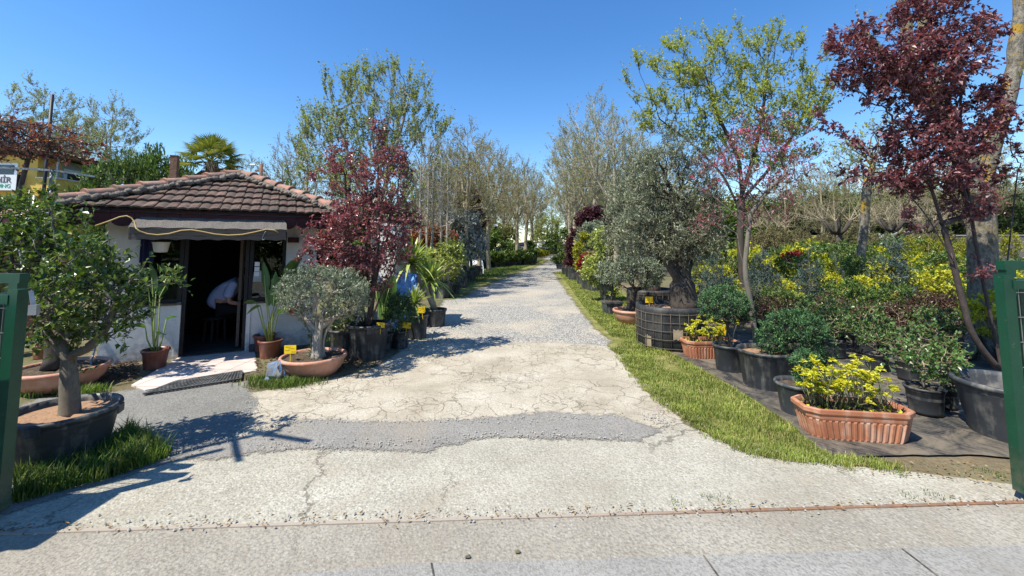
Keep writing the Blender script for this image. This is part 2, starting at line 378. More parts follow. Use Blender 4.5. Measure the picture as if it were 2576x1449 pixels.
def build_ground():
    b = MB(); b.add([(-500, -400, 0), (500, -400, 0), (500, 900, 0), (-500, 900, 0)], [(0, 1, 2, 3)])
    b.build('ground', MAT['soil'])['kind'] = 'structure'
    sheet('street', [(-40, -12), (40, -12), tuple(G(2576, 1262)[:2] + np.array((36, 1.8))), tuple(G(2576, 1262)[:2]), tuple(G(0, 1347)[:2]), tuple(G(0, 1347)[:2] + np.array((-36, -1.8)))], .004, 'street_concrete', .004, True)
    a = G(500, 1455); c = G(1080, 1421); d = G(1770, 1401); e = G(2576, 1372)
    sheet('pavement', [(a[0] - .9, a[1] - .12), c, d, e, e + np.array((6, .3, 0)), (10, -3), (-3, -3)], .006, 'slab_concrete', .006, True)
    jm = MB()
    for (p, q) in (((1085, 1421), (1100, 1500)), ((1770, 1401), (1840, 1500)), ((2270, 1385), (2420, 1500))):
        u, w_ = G(*p), G(*q); u[2] = w_[2] = .009; jm.bar(u, w_, .008, .003)
    jm.build('pavement_joints', MAT['ground_cloth'])['kind'] = 'structure'
    sheet('gravel_road', [(960, 905), (1010, 868), (1060, 830), (1085, 795), (1112, 758), (1150, 736), (1190, 724), (1260, 697), (1310, 675), (1350, 660), (1374, 652), (1385, 646), (1395, 643.5), (1440, 643.2), (1432, 648), (1410, 656), (1403, 668), (1400, 680), (1432, 722), (1480, 790), (1535, 850), (1580, 905)], .004, 'gravel', .05, feather=0.22)
    sheet('driveway_apron', [(-200, 1400), (-200, 1330), (20, 1290), (250, 1210), (420, 1150), (600, 1095), (760, 1040), (1000, 1040), (1640, 1020), (1720, 1070), (1860, 1128), (2080, 1165), (2500, 1215), (2700, 1240), (2800, 1262), (2576, 1266), (1288, 1306), (0, 1345)], .006, 'aggregate_apron', .015)
    sheet('old_asphalt_strip', [(-200, 1260), (-200, 1090), (20, 1060), (100, 1010), (350, 985), (606, 968), (640, 955), (665, 1000), (660, 1040), (630, 1100), (420, 1158), (250, 1215), (20, 1290)], .008, 'old_asphalt', .03, feather=0.1)
    sheet('concrete_drive', [(640, 985), (775, 958), (870, 948), (960, 925), (1012, 890), (1060, 868), (1260, 868), (1400, 866), (1556, 878), (1562, 890), (1590, 942), (1640, 1000), (1700, 1060), (1650, 1075), (1400, 1066), (1200, 1074), (1000, 1082), (900, 1078), (760, 1076), (690, 1094), (600, 1108), (640, 1045), (652, 1010)], .0105, 'cracked_concrete', .035, feather=0.09)
    sheet('asphalt_patch', [(640, 1118), (720, 1086), (760, 1068), (850, 1071), (1000, 1075), (1200, 1065), (1400, 1051), (1540, 1056), (1640, 1084), (1600, 1104), (1400, 1098), (1250, 1094), (1100, 1110), (1080, 1126), (950, 1126), (850, 1116), (760, 1119), (660, 1129), (560, 1146), (500, 1145), (560, 1125)], .013, 'asphalt', .03, step=.05, feather=0.17)
    sheet('grass_verge', [(1402, 684), (1432, 722), (1480, 790), (1537, 850), (1556, 880), (1600, 942), (1680, 1020), (1770, 1072), (1860, 1128), (1960, 1148), (2074, 1158), (2000, 1085), (1900, 1018), (1800, 955), (1710, 905), (1640, 870), (1640, 800), (1560, 740), (1480, 700), (1436, 682)], .015, 'turf', .05, feather=0.12)
    sheet('grass_edge', [(1110, 752), (1150, 735), (1200, 712), (1270, 690), (1330, 671), (1370, 654), (1330, 656), (1250, 672), (1170, 695), (1100, 725)], .015, 'turf', .12, feather=0.3)
    sheet('cloth_ground', [(2072, 1147), (2200, 1152), (2400, 1150), (2560, 1160), (2900, 1180), (4200, 900), (3600, 770), (2700, 720), (1850, 722), (1660, 770), (1640, 850), (1705, 898), (1800, 950), (1900, 1012), (2000, 1078)], .018, 'ground_cloth', .02)
    sheet('flower_bed', [(100, 985), (330, 962), (352, 945), (345, 905), (200, 905), (-300, 960), (-300, 1060)], .01, 'soil', .04, feather=0.12)
    sheet('plant_bed', [(648, 985), (640, 900), (660, 870), (900, 850), (1010, 800), (1065, 765), (1105, 738), (1090, 775), (1050, 822), (1010, 860), (975, 895), (900, 938), (770, 958)], .0125, 'soil', .03, feather=0.12)
build_ground()
def in_poly(pts, poly):
    x, y = pts[:, 0], pts[:, 1]; ins = np.zeros(len(pts), bool); n = len(poly)
    for i in range(n):
        x1, y1 = poly[i][:2]; x2, y2 = poly[(i + 1) % n][:2]
        c = ((y1 > y) != (y2 > y)) & (x < (x2 - x1) * (y - y1) / (y2 - y1 + 1e-12) + x1); ins ^= c
    return ins
def blades(mb, pts, h, w=.006, lean=.5, z=0.02):
    n = len(pts); p = np.c_[pts[:, :2], np.full(n, z)]
    a = R.uniform(0, 2 * PI, n); dirs = np.c_[np.cos(a), np.sin(a), np.zeros(n)]
    s = np.c_[-np.sin(a), np.cos(a), np.zeros(n)]
    h = np.broadcast_to(h, (n,)) * R.uniform(.55, 1.3, n); ln = (h * R.uniform(.1, 1, n) * lean)[:, None]
    w = w * np.clip(p[:, 1] / 4, .8, 3)[:, None] * R.uniform(.7, 1.3, (n, 1))
    up = np.c_[np.zeros((n, 2)), h]
    V = np.stack((p - s * w / 2, p + s * w / 2, p + up * .6 + dirs * ln * .35 + s * w * .4, p + up + dirs * ln, p + up * .6 + dirs * ln * .35 - s * w * .4), 1).reshape(-1, 3)
    b = np.arange(n)[:, None] * 5
    mb.add(V, np.concatenate([b + np.array(q) for q in ((0, 1, 2), (0, 2, 4), (4, 2, 3))], 0)); return mb
def scatter(poly, n, near=True):
    q = np.array([p[:2] for p in poly]); lo = q.min(0); hi = q.max(0); out = []
    got = 0
    while got < n:
        p = R.uniform(lo, hi, (n * 2, 2)); p = p[in_poly(p, q)]
        if near: p = p[R.uniform(0, 1, len(p)) < np.clip((3.2 / np.maximum(p[:, 1], 1)) ** 1.3, 0, 1)]
        out.append(p); got += len(p)
        if len(out) > 60: break
    return np.concatenate(out)[:n]
def build_grass():
    leaf_mat('grass_blade', [(.06, .11, .015), (.13, .19, .028), (.2, .24, .045), (.35, .31, .12), (.16, .21, .035)], .55, .3, .25, clump=.4, cscale=3)
    leaf_mat('tuft_blade', [(.04, .085, .015), (.07, .125, .022), (.11, .165, .035), (.2, .2, .07)], .5, .35, .25, clump=.35, cscale=4)
    v = [G(*q) for q in [(1402, 684), (1432, 722), (1480, 790), (1537, 850), (1556, 880), (1605, 940), (1690, 1018), (1780, 1066), (1870, 1118), (1970, 1136), (2070, 1146), (2000, 1085), (1900, 1018), (1800, 955), (1710, 905), (1640, 870), (1640, 800), (1560, 740), (1480, 700), (1436, 682)]]
    m = MB(); p = scatter(v, 70000); k = np.array([mnoise.noise(Vector((a[0] * 2.6, a[1] * 2.6, 3))) for a in p])
    p = p[R.uniform(-.5, .3, len(p)) < k + .05]; blades(m, p, .03 + .01 * R.normal(0, 1, len(p)).clip(-1, 2), .0055, .9, .024)
    # ragged runners that creep over the concrete
    e = [G(*q) for q in [(1556, 880), (1600, 942), (1680, 1022), (1770, 1078), (1860, 1132), (1960, 1150), (2074, 1160), (2250, 1185)]]
    for i in range(len(e) - 1):
        for q in range(90):
            c = e[i] + (e[i + 1] - e[i]) * random.random() + np.array((random.gauss(0, .05), random.gauss(0, .05), 0))
            blades(m, c[None, :2] + R.normal(0, .018, (14, 2)), .032, .005, 1.0, .02)
    m.build('grass', MAT['grass_blade'])['kind'] = 'stuff'
    m = MB()
    g = [G(*q) for q in [(30, 1275), (40, 1180), (110, 1185), (250, 1140), (330, 1085), (430, 1150), (390, 1170), (270, 1210), (120, 1250)]]
    p = scatter(g, 7000, False); blades(m, p, .085 + .035 * R.normal(0, 1, len(p)).clip(-1.5, 2), .0085, .9, .012)
    for (x, y, s, n, h) in ((700, 972, .16, 900, .07), (745, 966, .14, 700, .06), (655, 960, .07, 220, .06), (230, 992, .10, 350, .08), (90, 995, .12, 300, .07), (1090, 860, .3, 60, .04)):
        c = G(x, y); blades(m, c[None, :2] + R.normal(0, 1, (n, 2)) * np.array((s, s * .5)), h, .007, .9, .02)
    for (x, y) in ((1790, 1262), (1830, 1260), (1700, 1270), (2480, 1190), (2520, 1205), (2210, 1172), (2120, 1165), (2350, 1250), (2290, 1253)):
        c = G(x, y); blades(m, c[None, :2] + R.normal(0, .03, (26, 2)), .02, .005, 1.0, .012)
    m.build('grass_tufts', MAT['tuft_blade'])['kind'] = 'stuff'
    m = MB(); p = scatter([G(*q) for q in [(1110, 752), (1150, 735), (1200, 712), (1270, 690), (1330, 671), (1370, 654), (1330, 656), (1250, 672), (1170, 695), (1100, 725)]], 14000, False)
    blades(m, p, .07, .008, .8, .024); m.build('roadside_grass', MAT['tuft_blade'])['kind'] = 'stuff'
    # loose stones and dry leaf litter where the slabs meet
    rough_mat('pebble', (.2, .19, .17), (.5, .48, .43), 30, .9, .2)
    m = MB(); ico = np.array([(0, 0, 1), (.9, 0, .1), (.28, .85, .1), (-.72, .53, .1), (-.72, -.53, .1), (.28, -.85, .1), (0, 0, -.6)])
    fc = np.array([(0, 1, 2), (0, 2, 3), (0, 3, 4), (0, 4, 5), (0, 5, 1), (6, 2, 1), (6, 3, 2), (6, 4, 3), (6, 5, 4), (6, 1, 5)])
    lines = [[(0, 1338), (1288, 1300), (2576, 1258)], [(600, 1100), (760, 1064), (1200, 1062), (1640, 1050), (1700, 1085)], [(640, 1000), (600, 1100), (420, 1150)], [(650, 1128), (950, 1126), (1250, 1096), (1600, 1105)], [(1060, 868), (1556, 878)], [(1556, 880), (1680, 1022), (1860, 1132), (2074, 1160)]]
    for ln in lines:
        q = [G(*a) for a in ln]
        for i in range(len(q) - 1):
            for k in range(110):
                c = q[i] + (q[i + 1] - q[i]) * random.random() + np.array((random.gauss(0, .05), random.gauss(0, .04), 0))
                s = random.uniform(.003, .011)
                m.add(ico * R.uniform(.6, 1.3, (7, 3)) * s + np.array((c[0], c[1], .022 if ln is not lines[0] else .012)), fc)
    m.build('gravel_chips', MAT['pebble'])['kind'] = 'stuff'
    leaf_mat('dry_leaf', [(.2, .11, .04), (.33, .2, .08), (.12, .07, .03), (.42, .32, .18)], .8, .1, .2)
    m = MB(); n = 260
    x = R.uniform(0, 2576, n); p = np.array([G(a, 1345 - 80 * a / 2576 + random.gauss(-4, 9)) for a in x])
    c2 = scatter([G(*q) for q in [(2072, 1160), (2540, 1170), (2540, 1230), (2100, 1190)]], 160, False)
    p = np.r_[p, np.c_[c2, np.zeros(len(c2))]]; p[:, 2] = .022
    m.leaves(p, np.c_[R.normal(0, 1, (len(p), 2)), R.normal(0, .1, len(p))], R.uniform(.012, .035, len(p)), R.uniform(.006, .016, len(p)))
    m.build('fallen_leaves', MAT['dry_leaf'])['kind'] = 'stuff'
    # bark mulch in the two beds by the kiosk
    for (x, y, lab) in ((1177, 1407, 'small dark clump of dirt lying on the street before the rail'), (1302, 1394, 'smaller dark clump of dirt on the street near the pavement slabs')):
        c = G(x, y); c[2] = .006; o = MB().add(ico * R.uniform(.7, 1.3, (7, 3)) * np.array((.022, .014, .01)) + (0, 0, .006), fc).build('dirt_clump', MAT['soil'], None, c); tag(o, lab, 'dirt')
    rough_mat('mulch', (.03, .018, .01), (.12, .07, .04), 20, .9, .4)
    m = MB()
    for px, n in (([(100, 985), (330, 962), (352, 945), (345, 912), (240, 922), (100, 950)], 900), ([(648, 985), (640, 910), (700, 880), (890, 870), (960, 880), (900, 935), (770, 955)], 900)):
        for c in scatter([G(*q) for q in px], n, False):
            s = random.uniform(.008, .022); m.add(ico * np.array((1.5, .7, .6)) * R.uniform(.6, 1.3, (7, 3)) * s @ np.array(Matrix.Rotation(random.uniform(0, 6), 3, 'Z')) + np.array((c[0], c[1], .03)), fc)
    m.build('bark_mulch', MAT['mulch'])['kind'] = 'stuff'
build_grass()
def rail():
    rough_mat('rust', (.08, .035, .02), (.19, .1, .06), 14, .85, .4, c3=(.3, .2, .14))
    t = NT('rail_rust'); v = t.pos(); n = t.noise(v, 9, 5, .7); x = t.n('MapRange', Value=t.n('SeparateXYZ', Vector=v).outputs[0], From_Min=.2, From_Max=1.6).outputs[0]
    c = t.mix(t.math('MULTIPLY', x, t.ramp(n, [(.25, .3), (.5, 1.0)])), (.34, .29, .235), t.ramp(n, [(.35, (.13, .065, .04)), (.65, (.28, .16, .1))])); MAT['rail_rust'] = t.done(c, .9, t.bump(n, .4, .01), .2)
    a = G(-300, 1354); b = G(2900, 1256)
    a[2] = b[2] = .007
    o = MB().bar(a, b, .024, .008).build('gate_rail', MAT['rail_rust'])
    tag(o, 'rusty steel gate rail set in the ground across the whole entrance', 'rail')
rail()
# ------------------------------------------------------------------ tree growth: attractor points wired to the nearest limb (short total wood, short paths)
def blob_pts(blobs, n, shell=0.0):
    vol = np.array([b[1][0] * b[1][1] * b[1][2] for b in blobs]); vol = vol / vol.sum()
    k = R.choice(len(blobs), n, p=vol); c = np.array([b[0] for b in blobs])[k]; r = np.array([b[1] for b in blobs])[k]
    d = unit(R.normal(0, 1, (n, 3))); q = R.uniform(shell, 1, n) ** (1 / 3)
    return c + d * r * q[:, None]
def px_blobs(blobs, Y, base, dy=.9):
    """(px, py, rx, ry[, dY]) measured in the picture at distance Y -> ellipsoids relative to the plant's base"""
    out = []
    for b in blobs:
        y = Y + (b[4] if len(b) > 4 else 0); c = P(b[0], b[1], y) - base; rx = m_at(y, b[2]); rz = m_at(y, b[3])
        out.append((c, (rx, rx * dy, rz)))
    return out
class Grow:
    def __init__(s, trunks, attr, alpha=.35, seg=.12, bow=.15, jit=.012, free=None, sortdir=None):
        cap = 200000; s.P = np.zeros((cap, 3)); s.par = np.full(cap, -1); pl = np.zeros(cap); T = np.zeros((cap, 3)); ok = np.zeros(cap, bool); n = 0
        for tr in trunks:                                  # every trunk: (points, parent index or -1, first free fraction)
            pts = np.asarray(tr[0], float); pa = tr[1]
            cum = np.r_[0, np.cumsum(np.linalg.norm(np.diff(pts, axis=0), axis=1))]
            k = max(2, int(cum[-1] / seg) + 1); u = np.linspace(0, cum[-1], k)
            q = np.stack([np.interp(u, cum, pts[:, i]) for i in range(3)], 1)
            if len(q) > 4:
                for _ in range(2): q[1:-1] = (q[:-2] + 2 * q[1:-1] + q[2:]) / 4
            for i in range(k):
                s.P[n] = q[i]; s.par[n] = pa if i == 0 else n - 1
                base = pl[pa] if pa >= 0 else 0.0
                pl[n] = base + u[i] * .6; T[n] = unit(q[min(i + 1, k - 1)] - q[max(i - 1, 0)]); ok[n] = u[i] >= tr[2] * cum[-1]; n += 1
        root_end = s.P[n - 1].copy()
        attr = attr[np.argsort(np.linalg.norm(attr - root_end, axis=1))]
        s.tips = []
        for a in attr:
            d = np.linalg.norm(s.P[:n] - a, axis=1); pen = np.maximum(0, s.P[:n, 2] - a[2])
            cost = d + alpha * pl[:n] + pen * .9 + np.where(ok[:n], 0, 1e3)
            i = int(np.argmin(cost)); L = d[i]
            if L < 1e-4: continue
            k = max(1, int(math.ceil(L / seg))); p0 = s.P[i].copy(); t0 = T[i]; dv = (a - p0) / L
            c1 = p0 + (t0 * .5 + dv * .5) * L * .33; c2 = a - (dv + np.array((0, 0, bow))) * L * .33
            prev = i
            for j in range(1, k + 1):
                u = j / k; w = 1 - u
                q = w ** 3 * p0 + 3 * w * w * u * c1 + 3 * w * u * u * c2 + u ** 3 * a
                if j < k: q = q + R.normal(0, jit, 3)
                s.P[n] = q; s.par[n] = prev; pl[n] = pl[prev] + np.linalg.norm(q - s.P[prev]); T[n] = unit(q - s.P[prev]); ok[n] = True
                prev = n; n += 1
            s.tips.append(prev)
        s.n = n; s.P = s.P[:n]; s.par = s.par[:n]; s.T = T[:n]
        cnt = np.zeros(n); cnt[s.tips] = 1
        for i in range(n - 1, 0, -1):
            if s.par[i] >= 0: cnt[s.par[i]] += cnt[i]
        s.cnt = np.maximum(cnt, 1)
    def wood(s, mb, r_base, r_tip, sides=(4, 6, 9), mat=0, flare=1.0, rmin=0.0):
        e = math.log(r_base / r_tip) / math.log(max(2, s.cnt[0])); s.r = r_tip * s.cnt ** e
        kids = [[] for _ in range(s.n)]
        for i in range(s.n):
            if s.par[i] >= 0: kids[s.par[i]].append(i)
        main = [max(k, key=lambda q: s.cnt[q]) if k else -1 for k in kids]
        starts = [i for i in range(s.n) if s.par[i] < 0 or main[s.par[i]] != i]
        for st in starts:
            ch = [st]
            while main[ch[-1]] >= 0: ch.append(main[ch[-1]])
            rr = s.r[ch]
            if rr[0] < rmin: continue
            pts = s.P[ch]
            if s.par[st] >= 0: pts = np.r_[s.P[s.par[st]][None], pts]; rr = np.r_[min(rr[0], s.r[s.par[st]]), rr]
            elif flare > 1: rr = rr * (1 + (flare - 1) * np.exp(-np.arange(len(rr)) * .9))
            if len(pts) < 2: continue
            rr = rr.copy(); rr[-1] *= .6
            m = rr.max(); mb.tube(pts, rr, sides[2] if m > .03 else sides[1] if m > .012 else sides[0], mat)
        return mb
    def spawn(s, n, L, up=.4, along=.7, rnd=.5, maxcnt=3, lo=None):
        """n twigs from thin wood: returns start, end, start node"""
        c = np.where(s.cnt <= maxcnt)[0]; i = R.choice(c, n)
        d = unit(s.T[i] * along + np.array((0, 0, up)) + R.normal(0, rnd, (n, 3)))
        LL = L * R.uniform(.45, 1.25, n)[:, None]
        A = s.P[i] + R.normal(0, .003, (n, 3)); return A, A + d * LL, i
def on_twigs(A, B, per, spread=.6, lo=.15, grav=0.0, up=0.0):
    n = len(A); t = R.uniform(lo, 1.0, (n, per)); q = A[:, None] + (B - A)[:, None] * t[..., None]
    td = unit(B - A)[:, None]; d = td * .55 + R.normal(0, spread, (n, per, 3)) + np.array((0, 0, up - grav))
    return q.reshape(-1, 3), unit(d.reshape(-1, 3))
def tree(name, label, cat, base, trunks, blobs, n_attr, r_base, r_tip, bark, leaf, alpha=.35, seg=.14, twig_n=0, twig_L=.2, twig_w=.002, twig_up=.4, twig_rnd=.5, maxcnt=3,
         per=6, leaf_L=.05, leaf_W=.025, leaf_up=.1, leaf_grav=0.0, spread=.7, shell=.15, bow=.15, jit=.012, group=None, flare=1.25, parent=None, trunk_name='trunk', crown_name='crown', twig_mat=None, fold=.18, extra_leaf=None, root=None, nrm_up=False, droop=.1, lo=.15, rmin=0.0):
    """trunks: lists of points relative to base; blobs: ellipsoids relative to base. Wood is one mesh, leaves another."""
    tr = []
    for q in trunks: tr.append(q if isinstance(q, tuple) else (q, -1, .45))
    g = Grow(tr, blob_pts(blobs, n_attr, shell), alpha, seg, bow, jit)
    w = MB(); g.wood(w, r_base, r_tip, flare=flare, rmin=rmin)
    lv = MB()
    if twig_n:
        A, B, i = g.spawn(twig_n, twig_L, twig_up, .7, twig_rnd, maxcnt)
        w.twigs(A, B, twig_w)
        if per:
            q, d = on_twigs(A, B, per, spread, lo, leaf_grav, leaf_up)
            k = R.uniform(.45, 1.35, len(q)); lv.leaves(q, d, leaf_L * k, leaf_W * k, fold=fold, droop=droop)
    if extra_leaf: extra_leaf(lv, g)
    t = root or thing(name, label, cat, base, group=group)
    w.build(trunk_name, MAT[bark], t)
    if lv.n: lv.build(crown_name, leaf if not isinstance(leaf, str) else MAT[leaf], t)
    t['_g'] = 0; del t['_g']
    return t, g
def plant_mats():
    rough_mat('bark_grey', (.12, .105, .085), (.3, .27, .22), 9, .9, .7, stretch=(1, 1, .35), c3=(.2, .18, .15))
    rough_mat('bark_citrus', (.05, .043, .033), (.17, .15, .12), 13, .9, .6, stretch=(1, 1, .5), c3=(.1, .088, .068))
    rough_mat('bark_dark', (.025, .02, .016), (.09, .075, .06), 10, .9, .7, stretch=(1, 1, .3))
    rough_mat('bark_olive', (.1, .09, .075), (.34, .31, .26), 16, .9, .9, stretch=(1, 1, .4), c3=(.2, .18, .15))
    rough_mat('bark_plum', (.03, .022, .02), (.1, .075, .066), 18, .7, .4, stretch=(1, 1, .6))
    rough_mat('bark_twig', (.2, .16, .1), (.42, .35, .24), 6, .9, .3)
    rough_mat('bark_pale_twig', (.24, .2, .145), (.46, .4, .3), 6, .9, .3)
    rough_mat('bark_pale', (.2, .17, .13), (.42, .37, .3), 9, .9, .4, stretch=(1, 1, .5))
    rough_mat('bark_green', (.08, .1, .04), (.2, .2, .1), 9, .8, .3, stretch=(1, 1, .4))
    # poplar bark with ochre lichen
    t = NT('bark_lichen'); v = t.obj(); mp = t.n('Mapping', Vector=v, Scale=(1, 1, .55)).outputs[0]
    a = t.noise(mp, 7, 8, .7); b = t.noise(mp, 30, 5, .7)
    c = t.ramp(t.math('ADD', t.math('MULTIPLY', a, .5), t.math('MULTIPLY', b, .5)), [(.36, (.045, .038, .028)), (.5, (.18, .16, .125)), (.66, (.34, .31, .25))])
    li = t.math('MULTIPLY', t.ramp(t.noise(v, 3.2, 6, .7), [(.52, 0.0), (.58, 1.0)]), t.ramp(t.n('SeparateXYZ', Vector=v).outputs[2], [(.0, .0), (1.0, 1.0)]))
    hz = t.n('MapRange', Value=t.n('SeparateXYZ', Vector=v).outputs[2], From_Min=1.5, From_Max=2.6).outputs[0]
    c = t.mix(t.math('MULTIPLY', li, hz), c, (.36, .22, .03))
    MAT['bark_lichen'] = t.done(c, .9, t.bump(t.math('ADD', a, b), 1.0, .03), .2)
    leaf_mat('plum_leaf', [(.055, .02, .027), (.095, .037, .044), (.145, .066, .07), (.22, .125, .125)], .36, .25, .6, (2.2, .9, .8), .25)
    leaf_mat('plum_leaf_bright', [(.075, .024, .028), (.12, .044, .048), (.17, .078, .078), (.26, .155, .15)], .36, .28, .6, (2.0, .9, .8), .25)
    leaf_mat('olive_leaf', [(.07, .09, .05), (.12, .145, .09), (.19, .215, .15), (.28, .3, .23)], .45, .15, .4, (1.1, 1.2, .7), .2)
    leaf_mat('olive_leaf_dark', [(.06, .07, .04), (.105, .115, .07), (.16, .17, .112), (.26, .265, .19)], .5, .15, .35, (1.1, 1.2, .7), .3, 1.5)
    leaf_mat('spring_leaf', [(.17, .195, .035), (.24, .255, .055), (.31, .315, .09), (.13, .16, .035)], .5, .4, .3, (1.4, 1.5, .5), .25)
    leaf_mat('poplar_leaf', [(.11, .13, .035), (.165, .185, .055), (.22, .225, .08)], .5, .4, .3, (1.4, 1.5, .6), .25)
    leaf_mat('pale_bud', [(.15, .17, .08), (.2, .215, .1), (.26, .25, .13)], .7, .35, .2, (1.2, 1.25, .8), .2)
    leaf_mat('olive_bud', [(.13, .135, .05), (.17, .17, .06), (.2, .185, .08)], .7, .3, .2, (1.2, 1.2, .7), .2)
    leaf_mat('brown_bud', [(.1, .075, .04), (.14, .12, .06), (.13, .15, .06), (.16, .09, .06)], .6, .2, .2, clump=.3)
    leaf_mat('citrus_leaf', [(.02, .045, .01), (.04, .075, .014), (.085, .125, .025), (.16, .19, .05)], .3, .2, .5, (1.5, 1.7, .5), .3, 3)
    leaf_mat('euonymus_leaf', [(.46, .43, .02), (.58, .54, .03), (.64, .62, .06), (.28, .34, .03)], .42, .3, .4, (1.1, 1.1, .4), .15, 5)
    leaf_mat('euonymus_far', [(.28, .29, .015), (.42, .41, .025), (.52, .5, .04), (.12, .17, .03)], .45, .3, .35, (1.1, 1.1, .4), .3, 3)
    leaf_mat('green_leaf', [(.03, .06, .014), (.055, .1, .02), (.09, .14, .035), (.14, .19, .06)], .38, .25, .45, (1.4, 1.6, .5), .3, 3)
    leaf_mat('rose_leaf', [(.035, .075, .02), (.06, .12, .03), (.1, .17, .05), (.1, .045, .03)], .35, .25, .5, (1.4, 1.6, .5), .3, 4)
    leaf_mat('rose_red_leaf', [(.04, .014, .014), (.07, .022, .02), (.04, .045, .018), (.1, .035, .028)], .4, .25, .45, (1.6, 1.0, .6), .3, 4)
    leaf_mat('red_leaf', [(.2, .015, .02), (.3, .03, .03), (.14, .012, .016)], .4, .3, .4, (1.6, .9, .8), .25, 4)
    leaf_mat('photinia_leaf', [(.06, .09, .02), (.3, .07, .03), (.36, .12, .05), (.1, .12, .03)], .4, .25, .4, (1.4, 1.1, .5), .3, 4)
    leaf_mat('dark_red_leaf', [(.03, .01, .015), (.05, .016, .022), (.075, .025, .03)], .5, .2, .35, (1.8, .9, .9), .3, 3)
    leaf_mat('silver_leaf', [(.15, .17, .16), (.22, .245, .235), (.3, .32, .31)], .6, .15, .25, (1, 1, .9), .3, 3)
    leaf_mat('laurel_leaf', [(.13, .16, .035), (.22, .25, .06), (.32, .33, .12)], .35, .25, .45, (1.3, 1.4, .5), .2, 3)
    leaf_mat('juniper_leaf', [(.016, .05, .018), (.028, .075, .028), (.05, .105, .038), (.09, .145, .055)], .55, .1, .25, (1.2, 1.4, .7), .35, 6)
    leaf_mat('blue_spruce', [(.035, .06, .05), (.06, .095, .085), (.1, .14, .13)], .6, .08, .25, (1, 1.1, 1), .3, 4)
    leaf_mat('gold_conifer', [(.24, .25, .02), (.36, .34, .03), (.15, .18, .02)], .6, .15, .25, (1.2, 1.2, .4), .3, 4)
    leaf_mat('dark_conifer', [(.02, .035, .012), (.035, .055, .018), (.06, .085, .028)], .6, .08, .2, (1.2, 1.3, .5), .4, 1.2)
    leaf_mat('hedge_leaf', [(.05, .085, .02), (.085, .13, .03), (.13, .17, .05)], .5, .2, .3, (1.3, 1.4, .5), .4, 1.5)
    leaf_mat('yucca_leaf', [(.1, .15, .025), (.18, .24, .045), (.3, .34, .1)], .35, .2, .5, (1.3, 1.4, .5), .1, 2)
    leaf_mat('strelitzia_leaf', [(.03, .075, .02), (.045, .1, .025), (.07, .14, .035)], .35, .3, .5, (1.6, 1.8, .5), .1, 3)
    leaf_mat('palm_leaf', [(.08, .11, .02), (.16, .18, .04), (.28, .26, .07)], .45, .2, .4, (1.2, 1.3, .5), .1, 2)
    leaf_mat('vine_leaf', [(.11, .035, .035), (.17, .055, .055), (.09, .05, .03), (.25, .12, .04), (.25, .1, .11)], .35, .35, .5, (1.6, 1.1, .6), .2, 3)
    leaf_mat('pink_flower', [(.55, .08, .16), (.68, .16, .25), (.4, .04, .1)], .5, .35, .3, (1.2, .8, .9), .1, 3)
    leaf_mat('white_flower', [(.6, .62, .55), (.72, .72, .68)], .6, .3, .2, (1, 1, .9), .05, 3)
    leaf_mat('rose_bloom', [(.7, .02, .03), (.8, .05, .06)], .5, .2, .3, (1.2, .7, .7), .05, 3)
    leaf_mat('pink_bloom', [(.75, .2, .3), (.8, .3, .38)], .5, .2, .3, (1.2, .9, .9), .05, 3)
    # pots
    def pot_mat(name, c1, c2, dust, amt, rough=.45):
        t = NT(name); v = t.obj(); n1 = t.noise(v, 5, 6, .7); n2 = t.n('TexNoise', Vector=t.n('Mapping', Vector=v, Scale=(9, 9, 1.2)).outputs[0], Scale=2.0, Detail=5.0).outputs[0]
        c = t.ramp(n1, [(.35, c1), (.65, c2)])
        f = t.math('MULTIPLY', t.ramp(t.math('MULTIPLY', n1, n2), [(.24, 0.0), (.42, 1.0)]), amt)
        c = t.mix(f, c, dust); rr = t.ramp(f, [(0.0, rough), (.6, .85)])
        MAT[name] = t.done(c, rr, t.bump(t.noise(v, 60, 3), .1, .004), .45)
    pot_mat('black_pot', (.022, .025, .029), (.034, .038, .043), (.2, .185, .155), .75)
    pot_mat('grey_pot', (.035, .04, .046), (.052, .058, .064), (.24, .225, .195), .8)
    pot_mat('terracotta', (.36, .135, .068), (.44, .185, .1), (.56, .4, .3), .75, .6)
    pot_mat('pale_terracotta', (.44, .2, .13), (.52, .26, .18), (.6, .4, .3), .5, .55)
    pot_mat('brown_pot', (.16, .05, .03), (.22, .075, .045), (.3, .16, .1), .5, .4)
    rough_mat('potting_soil', (.02, .014, .009), (.075, .055, .035), 22, .95, .8, c3=(.16, .12, .08))
    rough_mat('wood_chip_soil', (.07, .045, .028), (.33, .2, .12), 26, .9, .8, c3=(.24, .14, .08))
    t = NT('tag_card'); c = t.ramp(t.noise(t.obj(), 30, 3), [(.4, (.75, .5, .01)), (.6, (.82, .58, .02))]); MAT['tag_card'] = t.done(c, .45, None, .4)
    t = NT('ink'); MAT['ink'] = t.done((.05, .03, .03), .7)
plant_mats()
